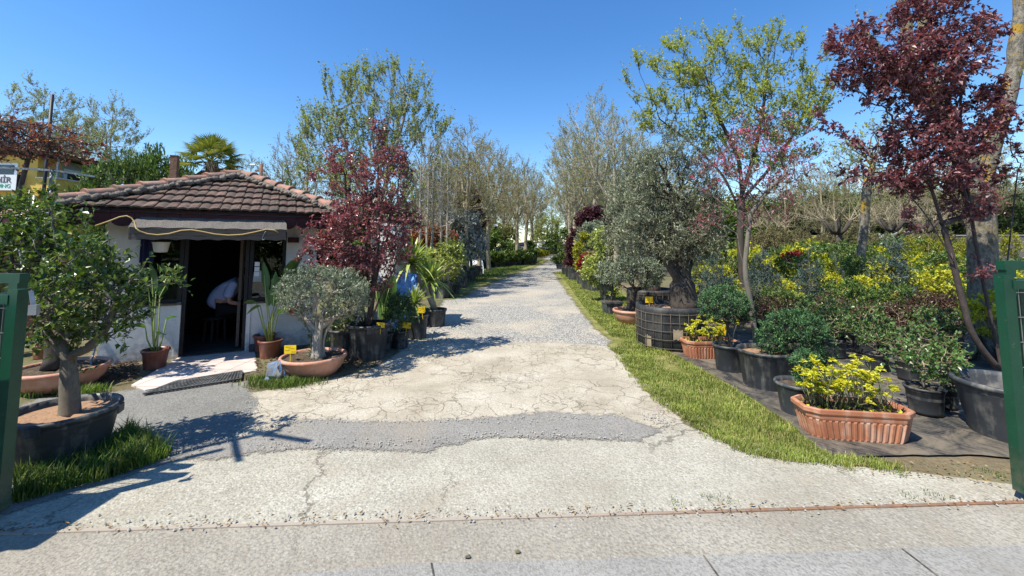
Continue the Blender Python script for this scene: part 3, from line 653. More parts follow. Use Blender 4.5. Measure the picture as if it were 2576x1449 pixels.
# ------------------------------------------------------------------ pots (profiles in metres, base at z = 0)
def round_pot(t, rt, rb, h, mat='black_pot', soil='potting_soil', sx=1, sy=1, lip=.035, fill=.86, ribs=0, handles=False, seg=36, rz=0):
    m = MB(); lw = lip * .55
    prof = [(rb * .6, .0), (rb, .0), (rb + (rt - rb) * .04, .02), (rt - lw - .004, h - lip * 1.9), (rt - lw + .004, h - lip * 1.6), (rt - lw, h - lip), (rt, h - lip * .9), (rt + .003, h - lip * .4), (rt - .004, h), (rt - lw, h), (rt - lw - .006, h - lip), (rb + .01, h * .55)]
    wob = (lambda a: 1 + .008 * np.sign(np.sin(a * ribs))) if ribs else None
    m.lathe(prof, seg if not ribs else ribs * 4, sx, sy, wob=wob)
    if handles:
        for k in range(4):
            a = k * PI / 2 + .4; m.box(((rt + .004) * math.cos(a) * sx, (rt + .004) * math.sin(a) * sy, h - lip * 1.2), (.012, .09, lip * 1.5), a)
    p = m.build('pot', MAT[mat], t, rz=rz)
    rs = rb + (rt - lw - rb) * fill
    MB().disc(rs, h * fill, 28, sx, sy, bump=.012).build('soil', MAT[soil], p)
    return p
def bowl_pot(t, rt, h, mat='pale_terracotta', sx=1, sy=1, fill=.86, rz=0):
    m = MB(); prof = [(rt * .4, 0), (rt * .56, 0), (rt * .72, h * .12), (rt * .88, h * .45), (rt * .945, h * .74), (rt * .95, h * .8), (rt * 1.0, h * .83), (rt * 1.02, h * .9), (rt * 1.0, h * .98), (rt * .96, h), (rt * .92, h * .97), (rt * .91, h * .85), (rt * .8, h * .5)]
    m.lathe(prof, 44, sx, sy); p = m.build('pot', MAT[mat], t, rz=rz)
    MB().disc(rt * .91, h * fill, 36, sx, sy, bump=.02).build('soil', MAT['potting_soil'], p); return p
def trough_pot(t, L, W, h, cham=.09, mat='terracotta', taper=.86, ribs=44):
    m = MB(); hx, hy, c = L / 2, W / 2, cham
    oct_ = np.array([(-hx + c, -hy), (hx - c, -hy), (hx, -hy + c * .8), (hx, hy - c * .8), (hx - c, hy), (-hx + c, hy), (-hx, hy - c * .8), (-hx, -hy + c * .8)])
    def ring(pts, n):
        q = np.r_[pts, pts[:1]]; cum = np.r_[0, np.cumsum(np.linalg.norm(np.diff(q, axis=0), axis=1))]; u = np.linspace(0, cum[-1], n, endpoint=False)
        return np.stack([np.interp(u, cum, q[:, i]) for i in range(2)], 1)
    n = ribs * 8; base = ring(oct_, n); nr = unit(base * np.array((1 / hx, 1 / hy)))
    wave = (.0045 * np.sign(np.sin(np.arange(n) * 2 * PI / 8 + .2)))[:, None] * nr
    lev = [(taper * .9, .004, 0), (taper, .012, 0), (taper + .012, .03, 1), (taper + (1 - taper) * .62, h * .62, 1), (taper + (1 - taper) * .64, h * .66, 0), (.965, h * .7, 0), (.975, h * .8, 0), (1.0, h * .82, 0), (1.02, h * .86, 0), (1.02, h * .97, 0), (1.0, h, 0), (.95, h, 0), (.93, h * .9, 0), (.9, h * .5, 0)]
    V = np.concatenate([np.c_[base * s + (wave if w else 0), np.full(n, z)] for s, z, w in lev]); i = np.arange(len(lev) - 1)[:, None] * n; j = np.arange(n)[None]; k = (j + 1) % n
    m.add(V, np.stack((i + j, i + k, i + n + k, i + n + j), -1).reshape(-1, 4))
    for sx in (-.35, .35):
        for sy in (-.25, .25): m.box((sx * L, sy * W, .005), (.06, .04, .01))
    p = m.build('pot', MAT[mat], t)
    q = MB(); q.prism(ring(oct_ * .94, 40), h * .78, h * .84); q.build('soil', MAT['potting_soil'], p); return p
def price_tag(px, py, Y, w=.09, h=.055, stake=.14, rz=0.0, tilt=0.0, label='', zfoot=None):
    c = P(px, py, Y); t = thing('price_tag', label, 'price tag', (c[0], c[1], c[2] - stake - h / 2), rz, 'yellow price tags stuck in the pots')
    m = MB(); m.box((0, 0, stake + h / 2), (w, .003, h)); b = m.build('board', MAT['tag_card'], t)
    s = MB().box((0, .003, stake / 2 + .01), (.008, .003, stake + .02)); s.box((0, .004, .0), (.004, .003, .03)); s.build('stake', MAT['tag_card'], t)
    ink = MB()
    for r, (x0, x1) in enumerate(((-.4, .05), (-.15, .35), (-.4, -.05), (.08, .42))):
        z = stake + h / 2 + h * (.3 - .2 * r); n = 14
        pts = [(w * (x0 + (x1 - x0) * i / (n - 1)), -.0025, z + h * .06 * math.sin(i * 2.3 + r) * random.uniform(.4, 1)) for i in range(n)]
        for i in range(n - 1): ink.bar(pts[i], pts[i + 1], .0016, .001)
    ink.build('handwriting', MAT['ink'], b)
    t.rotation_euler = (0, tilt, rz); return t
# ------------------------------------------------------------------ the kiosk with the tiled hip roof
HM = np.array((-4.42, 6.27, 0.0)); HA = rad(29)
HU = np.array((math.cos(HA), math.sin(HA), 0)); HV = np.array((-math.sin(HA), math.cos(HA), 0))
def W(px, py, n=0.0):
    d = ray(px, py); o = np.array((0, 0, EYE)); q = HM - HV * n
    t = np.dot(q - o, HV) / np.dot(d, HV); p = o + d * t - HM
    return np.array((np.dot(p, HU), -n, p[2]))
def house_mats():
    t = NT('white_plaster'); v = t.obj(); a = t.noise(v, 2.2, 7, .7); b = t.noise(v, 14, 5, .7); z = t.n('SeparateXYZ', Vector=v).outputs[2]
    c = t.ramp(a, [(.35, (.6, .58, .54)), (.6, (.76, .75, .72))]); c = t.mix(t.ramp(t.math('MULTIPLY', a, b), [(.3, 0.0), (.42, .5)]), c, (.42, .36, .3))
    low = t.math('MULTIPLY', t.ramp(z, [(.05, 1.0), (.3, 0.0)]), t.ramp(b, [(.35, 0.0), (.6, .8)])); c = t.mix(low, c, (.3, .26, .21))
    MAT['white_plaster'] = t.done(c, .85, t.bump(t.math('ADD', a, t.math('MULTIPLY', b, .4)), .35, .02), .25)
    t = NT('roof_tile'); r = t.n('NewGeometry').outputs['Random Per Island']; v = t.obj()
    c = t.ramp(r, [(0, (.15, .075, .055)), (.35, (.22, .115, .085)), (.7, (.3, .165, .125)), (1, (.2, .13, .1))])
    g = t.ramp(t.noise(v, 6, 7, .75), [(.3, .15), (.55, .92)]); c = t.mix(g, c, (.065, .056, .046))
    l = t.ramp(t.noise(v, 22, 4, .7), [(.58, 0.0), (.7, .5)]); c = t.mix(l, c, (.27, .25, .21))
    MAT['roof_tile'] = t.done(c, .9, t.bump(t.noise(v, 40, 4), .4, .01), .2)
    t = NT('ridge_tile'); r = t.n('NewGeometry').outputs['Random Per Island']; v = t.obj()
    c = t.ramp(r, [(0, (.34, .17, .12)), (.5, (.4, .2, .15)), (1, (.44, .27, .2))]); g = t.ramp(t.noise(v, 7, 6, .7), [(.38, 0.0), (.6, .85)]); c = t.mix(g, c, (.17, .14, .11))
    MAT['ridge_tile'] = t.done(c, .88, t.bump(t.noise(v, 30, 4), .3, .01), .2)
    rough_mat('roof_mortar', (.09, .075, .06), (.3, .26, .21), 11, .95, 1.0, dist=.03)
    rough_mat('old_board', (.03, .024, .019), (.14, .11, .085), 4, .85, .6, stretch=(1, 6, 10), c3=(.08, .066, .054))
    rough_mat('maroon_paint', (.03, .005, .006), (.065, .01, .011), 6, .6, .2)
    t = NT('felt'); v = t.pos(); c = t.ramp(t.noise(v, 120, 2), [(.35, (.07, .063, .055)), (.65, (.2, .18, .16))]); MAT['felt'] = t.done(c, .95, t.bump(t.noise(v, 90, 2), .5, .005), .2)
    rough_mat('dark_frame', (.008, .008, .01), (.022, .022, .026), 9, .5, .1)
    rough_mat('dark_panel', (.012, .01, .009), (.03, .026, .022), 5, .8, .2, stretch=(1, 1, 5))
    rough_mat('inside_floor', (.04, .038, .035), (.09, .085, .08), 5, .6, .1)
    t = NT('window_glass'); g = t.n('BsdfGlossy', Color=(.9, .93, .95), Roughness=.01); tr = t.n('BsdfTransparent', Color=(.75, .8, .8)); fr = t.math('POWER', t.n('LayerWeight', Blend=.5).outputs[1], 3.0)
    m = t.n('MixShader', i0=t.math('ADD', t.math('MULTIPLY', fr, .75), .05, True), i1=tr.outputs[0], i2=g.outputs[0]); t.t.links.new(m.outputs[0], t.out.inputs[0]); MAT['window_glass'] = t.m
    t = NT('rubber'); MAT['rubber'] = t.done(t.ramp(t.noise(t.obj(), 12, 5), [(.35, (.04, .042, .045)), (.7, (.13, .13, .125))]), .8, None, .3)
    t = NT('yellow_hose'); MAT['yellow_hose'] = t.done((.5, .36, .14), .6, None, .3)
    t = NT('cream_plastic'); MAT['cream_plastic'] = t.done((.5, .46, .38), .6)
    t = NT('red_plastic'); MAT['red_plastic'] = t.done((.45, .015, .02), .4)
    t = NT('grey_plastic'); MAT['grey_plastic'] = t.done(t.ramp(t.noise(t.obj(), 12, 4), [(.4, (.3, .31, .32)), (.7, (.42, .43, .43))]), .5)
    t = NT('paper'); MAT['paper'] = t.done((.72, .72, .7), .8)
    t = NT('blue_cloth'); MAT['blue_cloth'] = t.done((.007, .01, .05), .8)
    t = NT('mid_grey_metal'); MAT['mid_grey_metal'] = t.done(t.ramp(t.noise(t.obj(), 8, 4), [(.4, (.2, .21, .22)), (.7, (.34, .35, .36))]), .45, None, .5, .4)
    t = NT('slate_box'); MAT['slate_box'] = t.done((.035, .045, .06), .6)
house_mats()
def kiosk():
    t = thing('garden_kiosk', 'low white kiosk with a dark doorway under a red tiled hip roof', 'kiosk', HM, HA)
    uL, uR, D, H, th = -1.27, 1.34, 2.45, 2.0, .12
    a = W(345, 768); b = W(447, 768); c = W(613, 755); d = W(715, 755); dl = W(447, 900)[0]; dr = W(616, 880)[0]
    zs = a[2]; zr = d[2]; w = MB()
    w.box2((uL, 0, 0), (a[0], th, H)); w.box2((a[0], 0, 0), (dl, th, zs)); w.box2((dr, 0, 0), (d[0], th, zr)); w.box2((d[0], 0, 0), (uR, th, H))
    w.box2((a[0], .002, H - .16), (d[0], th - .002, H - .002))
    w.box2((uL, th, 0), (uL + th, D, H)); w.box2((uR - th, th, 0), (uR, D, H)); w.box2((uL + th, D - th, 0), (uR - th, D, H))
    w.box2((dl - .05, -.02, 0), (dl + .004, th + .01, zs + .004)); w.box2((dr - .004, -.02, 0), (dr + .05, th + .01, zr + .004))
    w.build('wall', MAT['white_plaster'], t)
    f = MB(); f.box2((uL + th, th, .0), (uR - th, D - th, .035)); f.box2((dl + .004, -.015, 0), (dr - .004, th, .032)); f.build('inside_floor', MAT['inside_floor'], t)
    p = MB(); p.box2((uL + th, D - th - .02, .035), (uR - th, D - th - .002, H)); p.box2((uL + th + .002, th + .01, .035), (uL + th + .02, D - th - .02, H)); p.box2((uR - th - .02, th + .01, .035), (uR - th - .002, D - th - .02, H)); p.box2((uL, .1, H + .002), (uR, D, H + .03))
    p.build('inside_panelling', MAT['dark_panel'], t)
    # windows: frame + pane
    zt = H - .165
    for (x0, x1, z0, nm) in ((a[0], dl - .004, zs + .004, 'w'), (dr + .004, d[0], zr + .004, 'e')):
        fr = MB(); g = .05
        fr.box2((x0, .03, z0), (x0 + g, .09, zt)); fr.box2((x1 - g, .03, z0), (x1, .09, zt)); fr.box2((x0 + g, .03, z0), (x1 - g, .09, z0 + g)); fr.box2((x0 + g, .03, zt - g), (x1 - g, .09, zt))
        o = fr.build('window', MAT['dark_frame'], t); MB().box2((x0 + g, .055, z0 + g), (x1 - g, .061, zt - g)).build('pane', MAT['window_glass'], o)
        MB().box2((x0 - .01, -.03, z0 - .03), (x1 + .01, .03, z0 - .002)).build('sill', MAT['old_board'], o)
    # door posts and head
    m = MB(); m.box2((dl + .004, .02, .032), (dl + .05, .08, zt)); m.box2((dr - .05, .02, .032), (dr - .004, .08, zt)); m.box2((dl + .05, .02, zt - .05), (dr - .05, .08, zt)); m.build('door_frame', MAT['dark_frame'], t)
    # open door leaf with bars seen inside, right jamb
    m = MB(); x = dr - .1
    for k in range(7): m.box2((x - .018 * (k % 2) - .03, .22 + .1 * k, .75), (x - .018 * (k % 2), .25 + .1 * k, 1.78))
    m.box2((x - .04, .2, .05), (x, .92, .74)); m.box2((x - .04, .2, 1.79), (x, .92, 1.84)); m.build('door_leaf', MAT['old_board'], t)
    # roof
    e0, e1, ev0, ev1, ze, ua, va, za = -1.66, 1.74, -.42, D + .42, 2.09, .14, 1.24, 2.83
    cor = [np.array((e0, ev0, ze)), np.array((e1, ev0, ze)), np.array((e1, ev1, ze)), np.array((e0, ev1, ze))]; ap = np.array((ua, va, za))
    tl = MB(); tw, rh = .243, .295
    for i in range(4):
        A, B = cor[i], cor[(i + 1) % 4]; L = np.linalg.norm(B - A); ex = (B - A) / L; mid = A + ex * np.dot(ap - A, ex); sl = ap - mid; S = np.linalg.norm(sl); es = sl / S; en = np.cross(ex, es); xa = np.dot(ap - A, ex)
        nrow = int(S / rh) + 1; ncol = int(L / tw) + 1
        for r in range(nrow):
            s0 = r * rh - .03; s1 = min((r + 1) * rh + .03, S)
            sm = max(0, r * rh) / S; x0 = xa * sm; x1 = L - (L - xa) * sm
            for cidx in range(ncol):
                u0 = cidx * tw + (L - ncol * tw) / 2; u1 = u0 + tw - .004
                if u1 < x0 - .02 or u0 > x1 + .02: continue
                q0, q1 = max(u0, x0 - .01), min(u1, x1 + .01)
                if q1 - q0 < .03: continue
                n = 13; uu = np.linspace(q0, q1, n); ph = (uu - u0) / tw
                h = .02 * np.abs(np.sin(ph * PI * 2)) ** .8 + .014 * (ph > .86) + .006 * (ph < .08)
                jz = random.uniform(-.004, .006); js = random.uniform(-.012, .012)
                top = lambda s, dz: A + ex * uu[:, None] + es * s + en * (h + dz + jz)[:, None]
                k1 = max(.0, (s1 / S)); lim0 = xa * min(1, k1); lim1 = L - (L - xa) * min(1, k1)
                uc = np.clip(uu, lim0 - .05, lim1 + .05) if s1 < S else uu
                T0 = top(s0 + js, .05); T1 = A + ex * uc[:, None] + es * s1 + en * (h * .8 + .012 + jz)[:, None]; B0 = top(s0 + js, .028) - en * h[:, None] * .25
                V = np.concatenate((B0, T0, T1)); j = np.arange(n - 1)
                tl.add(V, np.concatenate((np.stack((j, j + 1, j + 1 + n, j + n), 1), np.stack((j + n, j + n + 1, j + 1 + 2 * n, j + 2 * n), 1))), 0)
    rf = tl.build('roof', MAT['roof_tile'], t)
    dk = MB()
    for i in range(4):
        A, B = cor[i], cor[(i + 1) % 4]
        dk.add([A + (0, 0, -.0), B, ap, ], [(0, 1, 2)]); dk.add([A + (0, 0, -.04), B + (0, 0, -.04), ap + (0, 0, -.04)], [(2, 1, 0)])
    dk.build('roof_deck', MAT['old_board'], t)
    cp = MB(); mo = MB()
    for i in range(4):
        A = cor[i] + np.array((0, 0, .03)); d_ = ap + np.array((0, 0, .05)) - A; L = np.linalg.norm(d_); t_ = d_ / L; side = unit(np.cross(t_, (0, 0, 1))); up = np.cross(side, t_)
        n = int(L / .3)
        for k in range(n):
            s0 = L * k / n; s1 = L * (k + 1) / n + .045; ang = np.linspace(-.15, PI + .15, 11); ring = []
            for s, r, lift in ((s0, .1, .055), (s0 + .02, .104, .055), (s0 + .05, .092, .05), (s1, .078, .03)):
                ring.append(A + t_ * s + side * (np.cos(ang) * r)[:, None] + up * (np.sin(ang) * r * .85 + lift)[:, None])
            V = np.concatenate(ring); j = np.arange(10); f_ = np.concatenate([np.stack((j + q * 11, j + 1 + q * 11, j + 1 + (q + 1) * 11, j + (q + 1) * 11), 1) for q in range(3)])
            cp.add(V, f_, 0, True)
            j = np.arange(9); c0 = len(V); cp.add(np.r_[ring[0], ring[0].mean(0)[None]], np.stack((j + 1, j, np.full(9, 11)), 1))
        K = int(L / .04)
        for k in range(K):
            for sgn in (-1, 1):
                c = A + t_ * (L * (k + .5) / K) + side * sgn * random.uniform(.08, .145) + up * random.uniform(.0, .035); s = random.uniform(.035, .065)
                tmp = MB(); tmp.lathe([(0.001, -s * .7), (s * .8, -s * .4), (s, 0), (s * .7, s * .5), (.001, s * .75)], 7); mo.add(tmp.V[0] * R.uniform(.75, 1.25, (len(tmp.V[0]), 3)) + c, tmp.F[0], 0, True)
    cp.build('ridge_cap', MAT['ridge_tile'], rf); mo.build('ridge_mortar', MAT['roof_mortar'], rf)
    # scalloped valance under the eaves
    sc = MB(); k = 0; u = e0 + .05; ws = .235
    while u + ws < e1:
        pts = [(u, ze + .0), (u, ze - .14)] + [(u + ws / 2 - math.cos(q) * ws / 2, ze - .14 - math.sin(q) * .085) for q in np.linspace(.2, PI - .2, 9)] + [(u + ws, ze - .14), (u + ws, ze + .0)]
        V = np.array([(p[0], ev0 + .03, p[1]) for p in pts]); V2 = V + (0, .018, 0); n = len(pts); i = np.arange(n); kk = (i + 1) % n
        tr = np.array(geometry.tessellate_polygon([[Vector((p[0], p[1], 0)) for p in pts]])); sc.add(np.r_[V, V2], np.stack((i, kk, kk + n, i + n), 1)); bb = sc.n - 2 * n
        sc.F += [tr + bb, tr[:, ::-1] + bb + n]; sc.M += [0, 0]; sc.S += [False, False]; u += ws + .004
    sc.box2((e0 + .03, ev0 + .05, ze - .1), (e1 - .03, ev0 + .07, ze - .002)); sc.box2((e0 + .03, ev0 + .07, ze - .1), (e0 + .05, ev1 - .05, ze - .002)); sc.box2((e1 - .05, ev0 + .07, ze - .1), (e1 - .03, ev1 - .05, ze - .002))
    sc.build('valance', MAT['maroon_paint'], t)
    # awning: felt top on a weathered wavy board
    n = .66; L0 = W(327, 577, n); R0 = W(718, 577, n); zb = (W(327, 604, n)[2] + W(718, 602, n)[2]) / 2; zt_ = (L0[2] + R0[2]) / 2; x0, x1 = L0[0], R0[0]
    bx0, bx1, bz = x0 + .05, x1 - .02, W(520, 548, .40)[2]
    m = MB(); V = []
    nx = 24
    for iy, (yy, zz) in enumerate(((-.37, bz), (-.52, bz - (bz - zt_) * .45), (-n - .01, zt_ + .012))):
        for ix in range(nx):
            u_ = ix / (nx - 1); V.append((bx0 + (bx1 - bx0) * u_ if iy == 0 else x0 - .015 + (x1 - x0 + .03) * u_, yy, zz + .006 * math.sin(ix * 1.7 + iy)))
    V = np.array(V); j = np.arange(nx - 1); f_ = np.concatenate([np.stack((j + q * nx, j + 1 + q * nx, j + 1 + (q + 1) * nx, j + (q + 1) * nx), 1) for q in range(2)])
    m.add(V, f_); m.add(V - (0, 0, .012), f_[:, ::-1]); aw = m.build('awning', MAT['felt'], t)
    m = MB(); N = 80; uu = np.linspace(0, 1, N); zl = zb + .014 * np.abs(np.sin(uu * PI * 7.5)) - .01
    for yy in (-n, -n + .03):
        m.add(np.r_[np.c_[x0 + (x1 - x0) * uu, np.full(N, yy), zl], np.c_[x0 + (x1 - x0) * uu, np.full(N, yy), np.full(N, zt_)]], [(i, i + 1, N + i + 1, N + i) if yy == -n else (N + i, N + i + 1, i + 1, i) for i in range(N - 1)])
    m.add(np.r_[np.c_[x0 + (x1 - x0) * uu, np.full(N, -n), zl], np.c_[x0 + (x1 - x0) * uu, np.full(N, -n + .03), zl]], [(i + 1, i, N + i, N + i + 1) for i in range(N - 1)])
    m.box2((x0 - .012, -n - .002, zb), (x0, -.05, zt_ + .01)); m.box2((x1, -n - .002, zb), (x1 + .012, -.05, zt_ + .01)); m.build('fascia_board', MAT['old_board'], aw)
    for xx in (x0 + .02, x1 - .06): MB().box2((xx, -n + .03, zb + .03), (xx + .04, -.0, zb + .07)).build('bracket', MAT['old_board'], aw)
    # things hung on / standing at the kiosk
    def loc(p): return HM + HU * p[0] + HV * p[1] + np.array((0, 0, p[2]))
    h = thing('hose', 'pale yellow hose looped along the awning board and up to the eaves', 'hose', (0, 0, 0)); pts = [W(x, y, n + .02) for x, y in ((700, 585), (690, 579), (670, 577), (640, 584), (610, 590), (575, 592), (540, 589), (505, 582), (480, 578), (455, 580), (425, 588), (395, 591), (370, 588), (350, 581), (342, 574))] + [W(x, y, n - .1) for x, y in ((338, 558), (330, 548), (318, 543), (300, 546), (275, 556), (240, 568))]
    MB().tube([loc(p) for p in pts], .0085, 7).build('hose_line', MAT['yellow_hose'], h)
    c = loc(W(405, 621, .5)); g = thing('hanging_basket', 'cream plastic basket hanging under the awning before the dark window', 'hanging basket', c); m = MB(); m.lathe([(.02, -.075), (.068, -.07), (.075, -.05), (.092, .05), (.098, .052), (.098, .065), (.088, .065), (.085, .0)], 24); m.build('basket', MAT['cream_plastic'], g)
    m = MB()
    for q in range(3): m.bar((.09 * math.cos(q * 2.1), .09 * math.sin(q * 2.1), .06), (0, 0, .22), .004)
    m.bar((0, 0, .22), (0, 0, .3), .006); m.build('hanger', MAT['dark_frame'], g)
    m = MB(); q, d_ = R.normal(0, .03, (160, 3)) + np.array((0, 0, .07)), R.normal(0, 1, (160, 3)) + np.array((0, 0, .6)); m.leaves(q, d_, .04, .018); m.build('foliage', MAT['dark_conifer'], g)
    c = loc(W(368, 632, .1)); g = thing('hanging_cloth', 'dark blue cloth hanging before the kiosk window', 'cloth', c); m = MB(); k = np.linspace(0, 1, 9)
    for dy in (0, .012): m.add([(-.09 + .18 * x, dy + .02 * math.sin(x * 14), z) for z in (-.16, 0, .16) for x in k], [(r * 9 + i, r * 9 + i + 1, (r + 1) * 9 + i + 1, (r + 1) * 9 + i) for r in range(2) for i in range(8)])
    m.build('cloth', MAT['blue_cloth'], g)
    c = loc(W(648, 692, .1)); g = thing('meter_box', 'grey box with paper notices beside the kiosk window', 'box', c, HA); m = MB(); m.box((0, 0, -.02), (.11, .09, .15), taper=.9); m.box((0, .0, .06), (.09, .07, .02)); m.build('case', MAT['grey_plastic'], g)
    m = MB()
    for k_ in range(3): m.box((-.01, -.05, .02 + .075 * k_), (.065, .004, .065))
    m.build('notice', MAT['paper'], g)
    c = loc(W(737, 776, .09)); g = thing('alarm_box', 'red box with a white label on the white kiosk wall', 'box', c, HA); m = MB(); m.box((0, 0, 0), (.16, .1, .13)); m.box((0, -.055, -.02), (.13, .02, .06)); m.build('case', MAT['red_plastic'], g); MB().box((0, -.053, .042), (.13, .004, .035)).build('plate', MAT['paper'], g)
    c = loc(W(738, 604, .06)); g = thing('red_lamp_box', 'small dark red box high on the kiosk wall under the valance', 'box', c, HA); m = MB(); m.box((0, 0, 0), (.16, .07, .08)); m.box((0, -.04, 0), (.1, .02, .05)); m.build('case', MAT['maroon_paint'], g)
    c = loc(W(665, 592, n + .03)); g = thing('metal_hook', 'wire hook hanging from the end of the awning board', 'hook', c); MB().tube([(.02, 0, .06), (0, 0, .03), (-.025, 0, -.02), (-.03, 0, -.05), (-.01, 0, -.065), (.01, 0, -.05)], .004, 6).build('wire', MAT['mid_grey_metal'], g)
    # porch and mat
    q = [W(x, y)[:2] for x, y in ((447, 906), (616, 884))]
    pts = [G(447, 903), G(640, 882), G(648, 935), G(608, 942), G(365, 985), G(330, 972)]
    c = sum(pts) / len(pts); o = MB().prism([(p - c)[:2] for p in pts], 0, .018).build('porch_tiles', MAT['porch_tile'], None, c); o['kind'] = 'structure'
    A, B, C_, D_ = [G(x, y, .02) for x, y in ((440, 962), (607, 935), (604, 955), (362, 993))]
    c = (A + B + C_ + D_) / 4; g = thing('door_mat', 'black rubber ring mat lying before the kiosk porch', 'mat', (c[0], c[1], .012)); m = MB(); nu, nv = 24, 7
    def bl(u, v): return (A * (1 - u) + B * u) * (1 - v) + (D_ * (1 - u) + C_ * u) * v - c
    for v in np.linspace(0, 1, nv + 1):
        for i in range(nu): m.bar(bl(i / nu, v) + (0, 0, .018), bl((i + 1) / nu, v) + (0, 0, .018), .014 if 0 < v < 1 else .03, .016)
    for u in np.linspace(0, 1, nu + 1):
        for i in range(nv): m.bar(bl(u, i / nv) + (0, 0, .018), bl(u, (i + 1) / nv) + (0, 0, .018), .014 if 0 < u < 1 else .03, .014)
    m.build('ring_grid', MAT['rubber'], g)
    for i, (x, y) in enumerate(((633, 894), (651, 892))):
        c = loc(W(x, y, .12)); c[2] = .03; g = thing('dark_block', ('dark slate block at the foot of the door jamb', 'dark slate block between the door block and brown pots')[i], 'block', c, HA); MB().box((0, 0, .045), (.075, .1, .09), taper=.93).build('block', MAT['slate_box'], g)
    return t
kiosk()
# ------------------------------------------------------------------ the person bending over in the doorway
def skin_mesh(name, pts, edges, mat, parent, sub=2):
    me = bpy.data.meshes.new(name + '_cage'); me.from_pydata([p[:3] for p in pts], edges, []); o = bpy.data.objects.new(name + '_cage', me); COL.objects.link(o)
    sk = o.modifiers.new('skin', 'SKIN'); sk.use_smooth_shade = True
    for v, p in zip(me.skin_vertices[0].data, pts): v.radius = (p[3], p[4] if len(p) > 4 else p[3])
    me.skin_vertices[0].data[0].use_root = True
    ss = o.modifiers.new('sub', 'SUBSURF'); ss.levels = ss.render_levels = sub
    dg = bpy.context.evaluated_depsgraph_get(); r = bpy.data.meshes.new_from_object(o.evaluated_get(dg)); r.name = name
    bpy.data.objects.remove(o); r.materials.clear(); r.materials.append(mat)
    for p in r.polygons: p.use_smooth = True
    n = bpy.data.objects.new(name, r); COL.objects.link(n); return reg(n, parent)
def person():
    t0 = NT('shirt_cloth'); MAT['shirt_cloth'] = t0.done((.36, .44, .68), .85)
    t0 = NT('trousers'); MAT['trousers'] = t0.done((.008, .008, .01), .9)
    t0 = NT('skin'); MAT['skin'] = t0.done((.42, .24, .17), .6)
    t0 = NT('hair'); MAT['hair'] = t0.done((.012, .009, .008), .5)
    c = P(548, 700, 6.95); base = (c[0], c[1], .035)
    t = thing('person', 'person in a pale blue short sleeved shirt leaning forward inside the kiosk doorway', 'person', base, rad(20))
    # x = the way the back leans, z up; hips at 0.86 m
    def arm(y): return [(.27, y * 1.0, .93, .06), (.22, y * 1.25, .8, .047), (.24, y * 1.3, .67, .04), (.36, y * 1.2, .64, .032), (.47, y * 1.0, .63, .026)]
    pts = [(0, 0, .56, .15, .17), (.08, 0, .76, .13, .17), (.22, 0, .93, .12, .18), (.33, 0, 1.0, .06), (.38, 0, 1.05, .055), (.44, 0, 1.12, .1, .08), (.5, 0, 1.1, .075, .065)]
    ed = [(i, i + 1) for i in range(6)]
    for y in (-.2, .2):
        b = len(pts); A = arm(y); pts += A; ed += [(2, b)] + [(b + i, b + i + 1) for i in range(4)]
        hx = len(pts) - 1
        for k, (dx, dy, L) in enumerate(((.03, .028, .05), (.045, .014, .075), (.048, 0, .08), (.045, -.014, .075), (.04, -.027, .06))):
            f0 = (.49 + dx * .4, y * 1.0 + dy, .62, .011); f1 = (.5 + L * .55, y * 1.0 + dy * 1.2, .615, .009); f2 = (.5 + L, y * 1.0 + dy * 1.2, .595, .007); b = len(pts); pts += [f0, f1, f2]; ed += [(hx, b), (b, b + 1), (b + 1, b + 2)]
        b = len(pts); s = 1 if y > 0 else -1
        pts += [(.1, s * .1, .54, .095), (.42, s * .13, .53, .07), (.4, s * .13, .1, .045), (.52, s * .14, .04, .035)]; ed += [(0, b), (b, b + 1), (b + 1, b + 2), (b + 2, b + 3)]
    skin_mesh('body', pts, ed, MAT['skin'], t)
    sp = [(-.04, 0, .52, .165, .19), (.07, 0, .77, .15, .19), (.22, 0, .95, .135, .2), (.3, 0, .99, .09)]; se = [(0, 1), (1, 2), (2, 3)]
    for y in (-.2, .2): b = len(sp); sp += [(.27, y * 1.05, .93, .085), (.22, y * 1.25, .8, .08), (.22, y * 1.3, .73, .08)]; se += [(2, b), (b, b + 1), (b + 1, b + 2)]
    skin_mesh('shirt', sp, se, MAT['shirt_cloth'], t)
    tp = [(0, 0, .53, .16, .18)]; te = []
    for s in (-1, 1): b = len(tp); tp += [(.1, s * .1, .54, .115), (.42, s * .13, .53, .088), (.4, s * .13, .12, .07)]; te += [(0, b), (b, b + 1), (b + 1, b + 2)]
    skin_mesh('trousers', tp, te, MAT['trousers'], t)
    m = MB(); tmp = MB(); tmp.lathe([(.001, .1), (.06, .085), (.1, .03), (.105, -.02), (.09, -.06), (.001, -.07)], 20); V = tmp.V[0]; V = V @ np.array(Matrix.Rotation(rad(25), 3, 'Y')).T + np.array((.43, 0, 1.145)); m.add(V, tmp.F[0], 0, True); m.build('hair', MAT['hair'], t)
    b = P(590, 790, 7.35); g = thing('counter', 'dark wooden counter inside the kiosk before the leaning person', 'counter', (b[0] + .3, b[1] + .25, .035), HA); m = MB(); m.box((0, 0, .72), (.7, .45, .04)); m.box((-.3, 0, .35), (.06, .4, .7)); m.box((.3, 0, .35), (.06, .4, .7)); m.build('frame', MAT['dark_panel'], g)
    s = thing('stool', 'low dark stool under the leaning person in the kiosk', 'stool', base, rad(20)); MB().lathe([(.001, .38), (.17, .38), (.17, .41), (.001, .41)], 20).build('seat', MAT['dark_panel'], s)
    for a in range(4): MB().bar((.13 * math.cos(a * PI / 2), .13 * math.sin(a * PI / 2), .38), (.15 * math.cos(a * PI / 2), .15 * math.sin(a * PI / 2), 0), .03).build('leg', MAT['dark_panel'], s)
person()
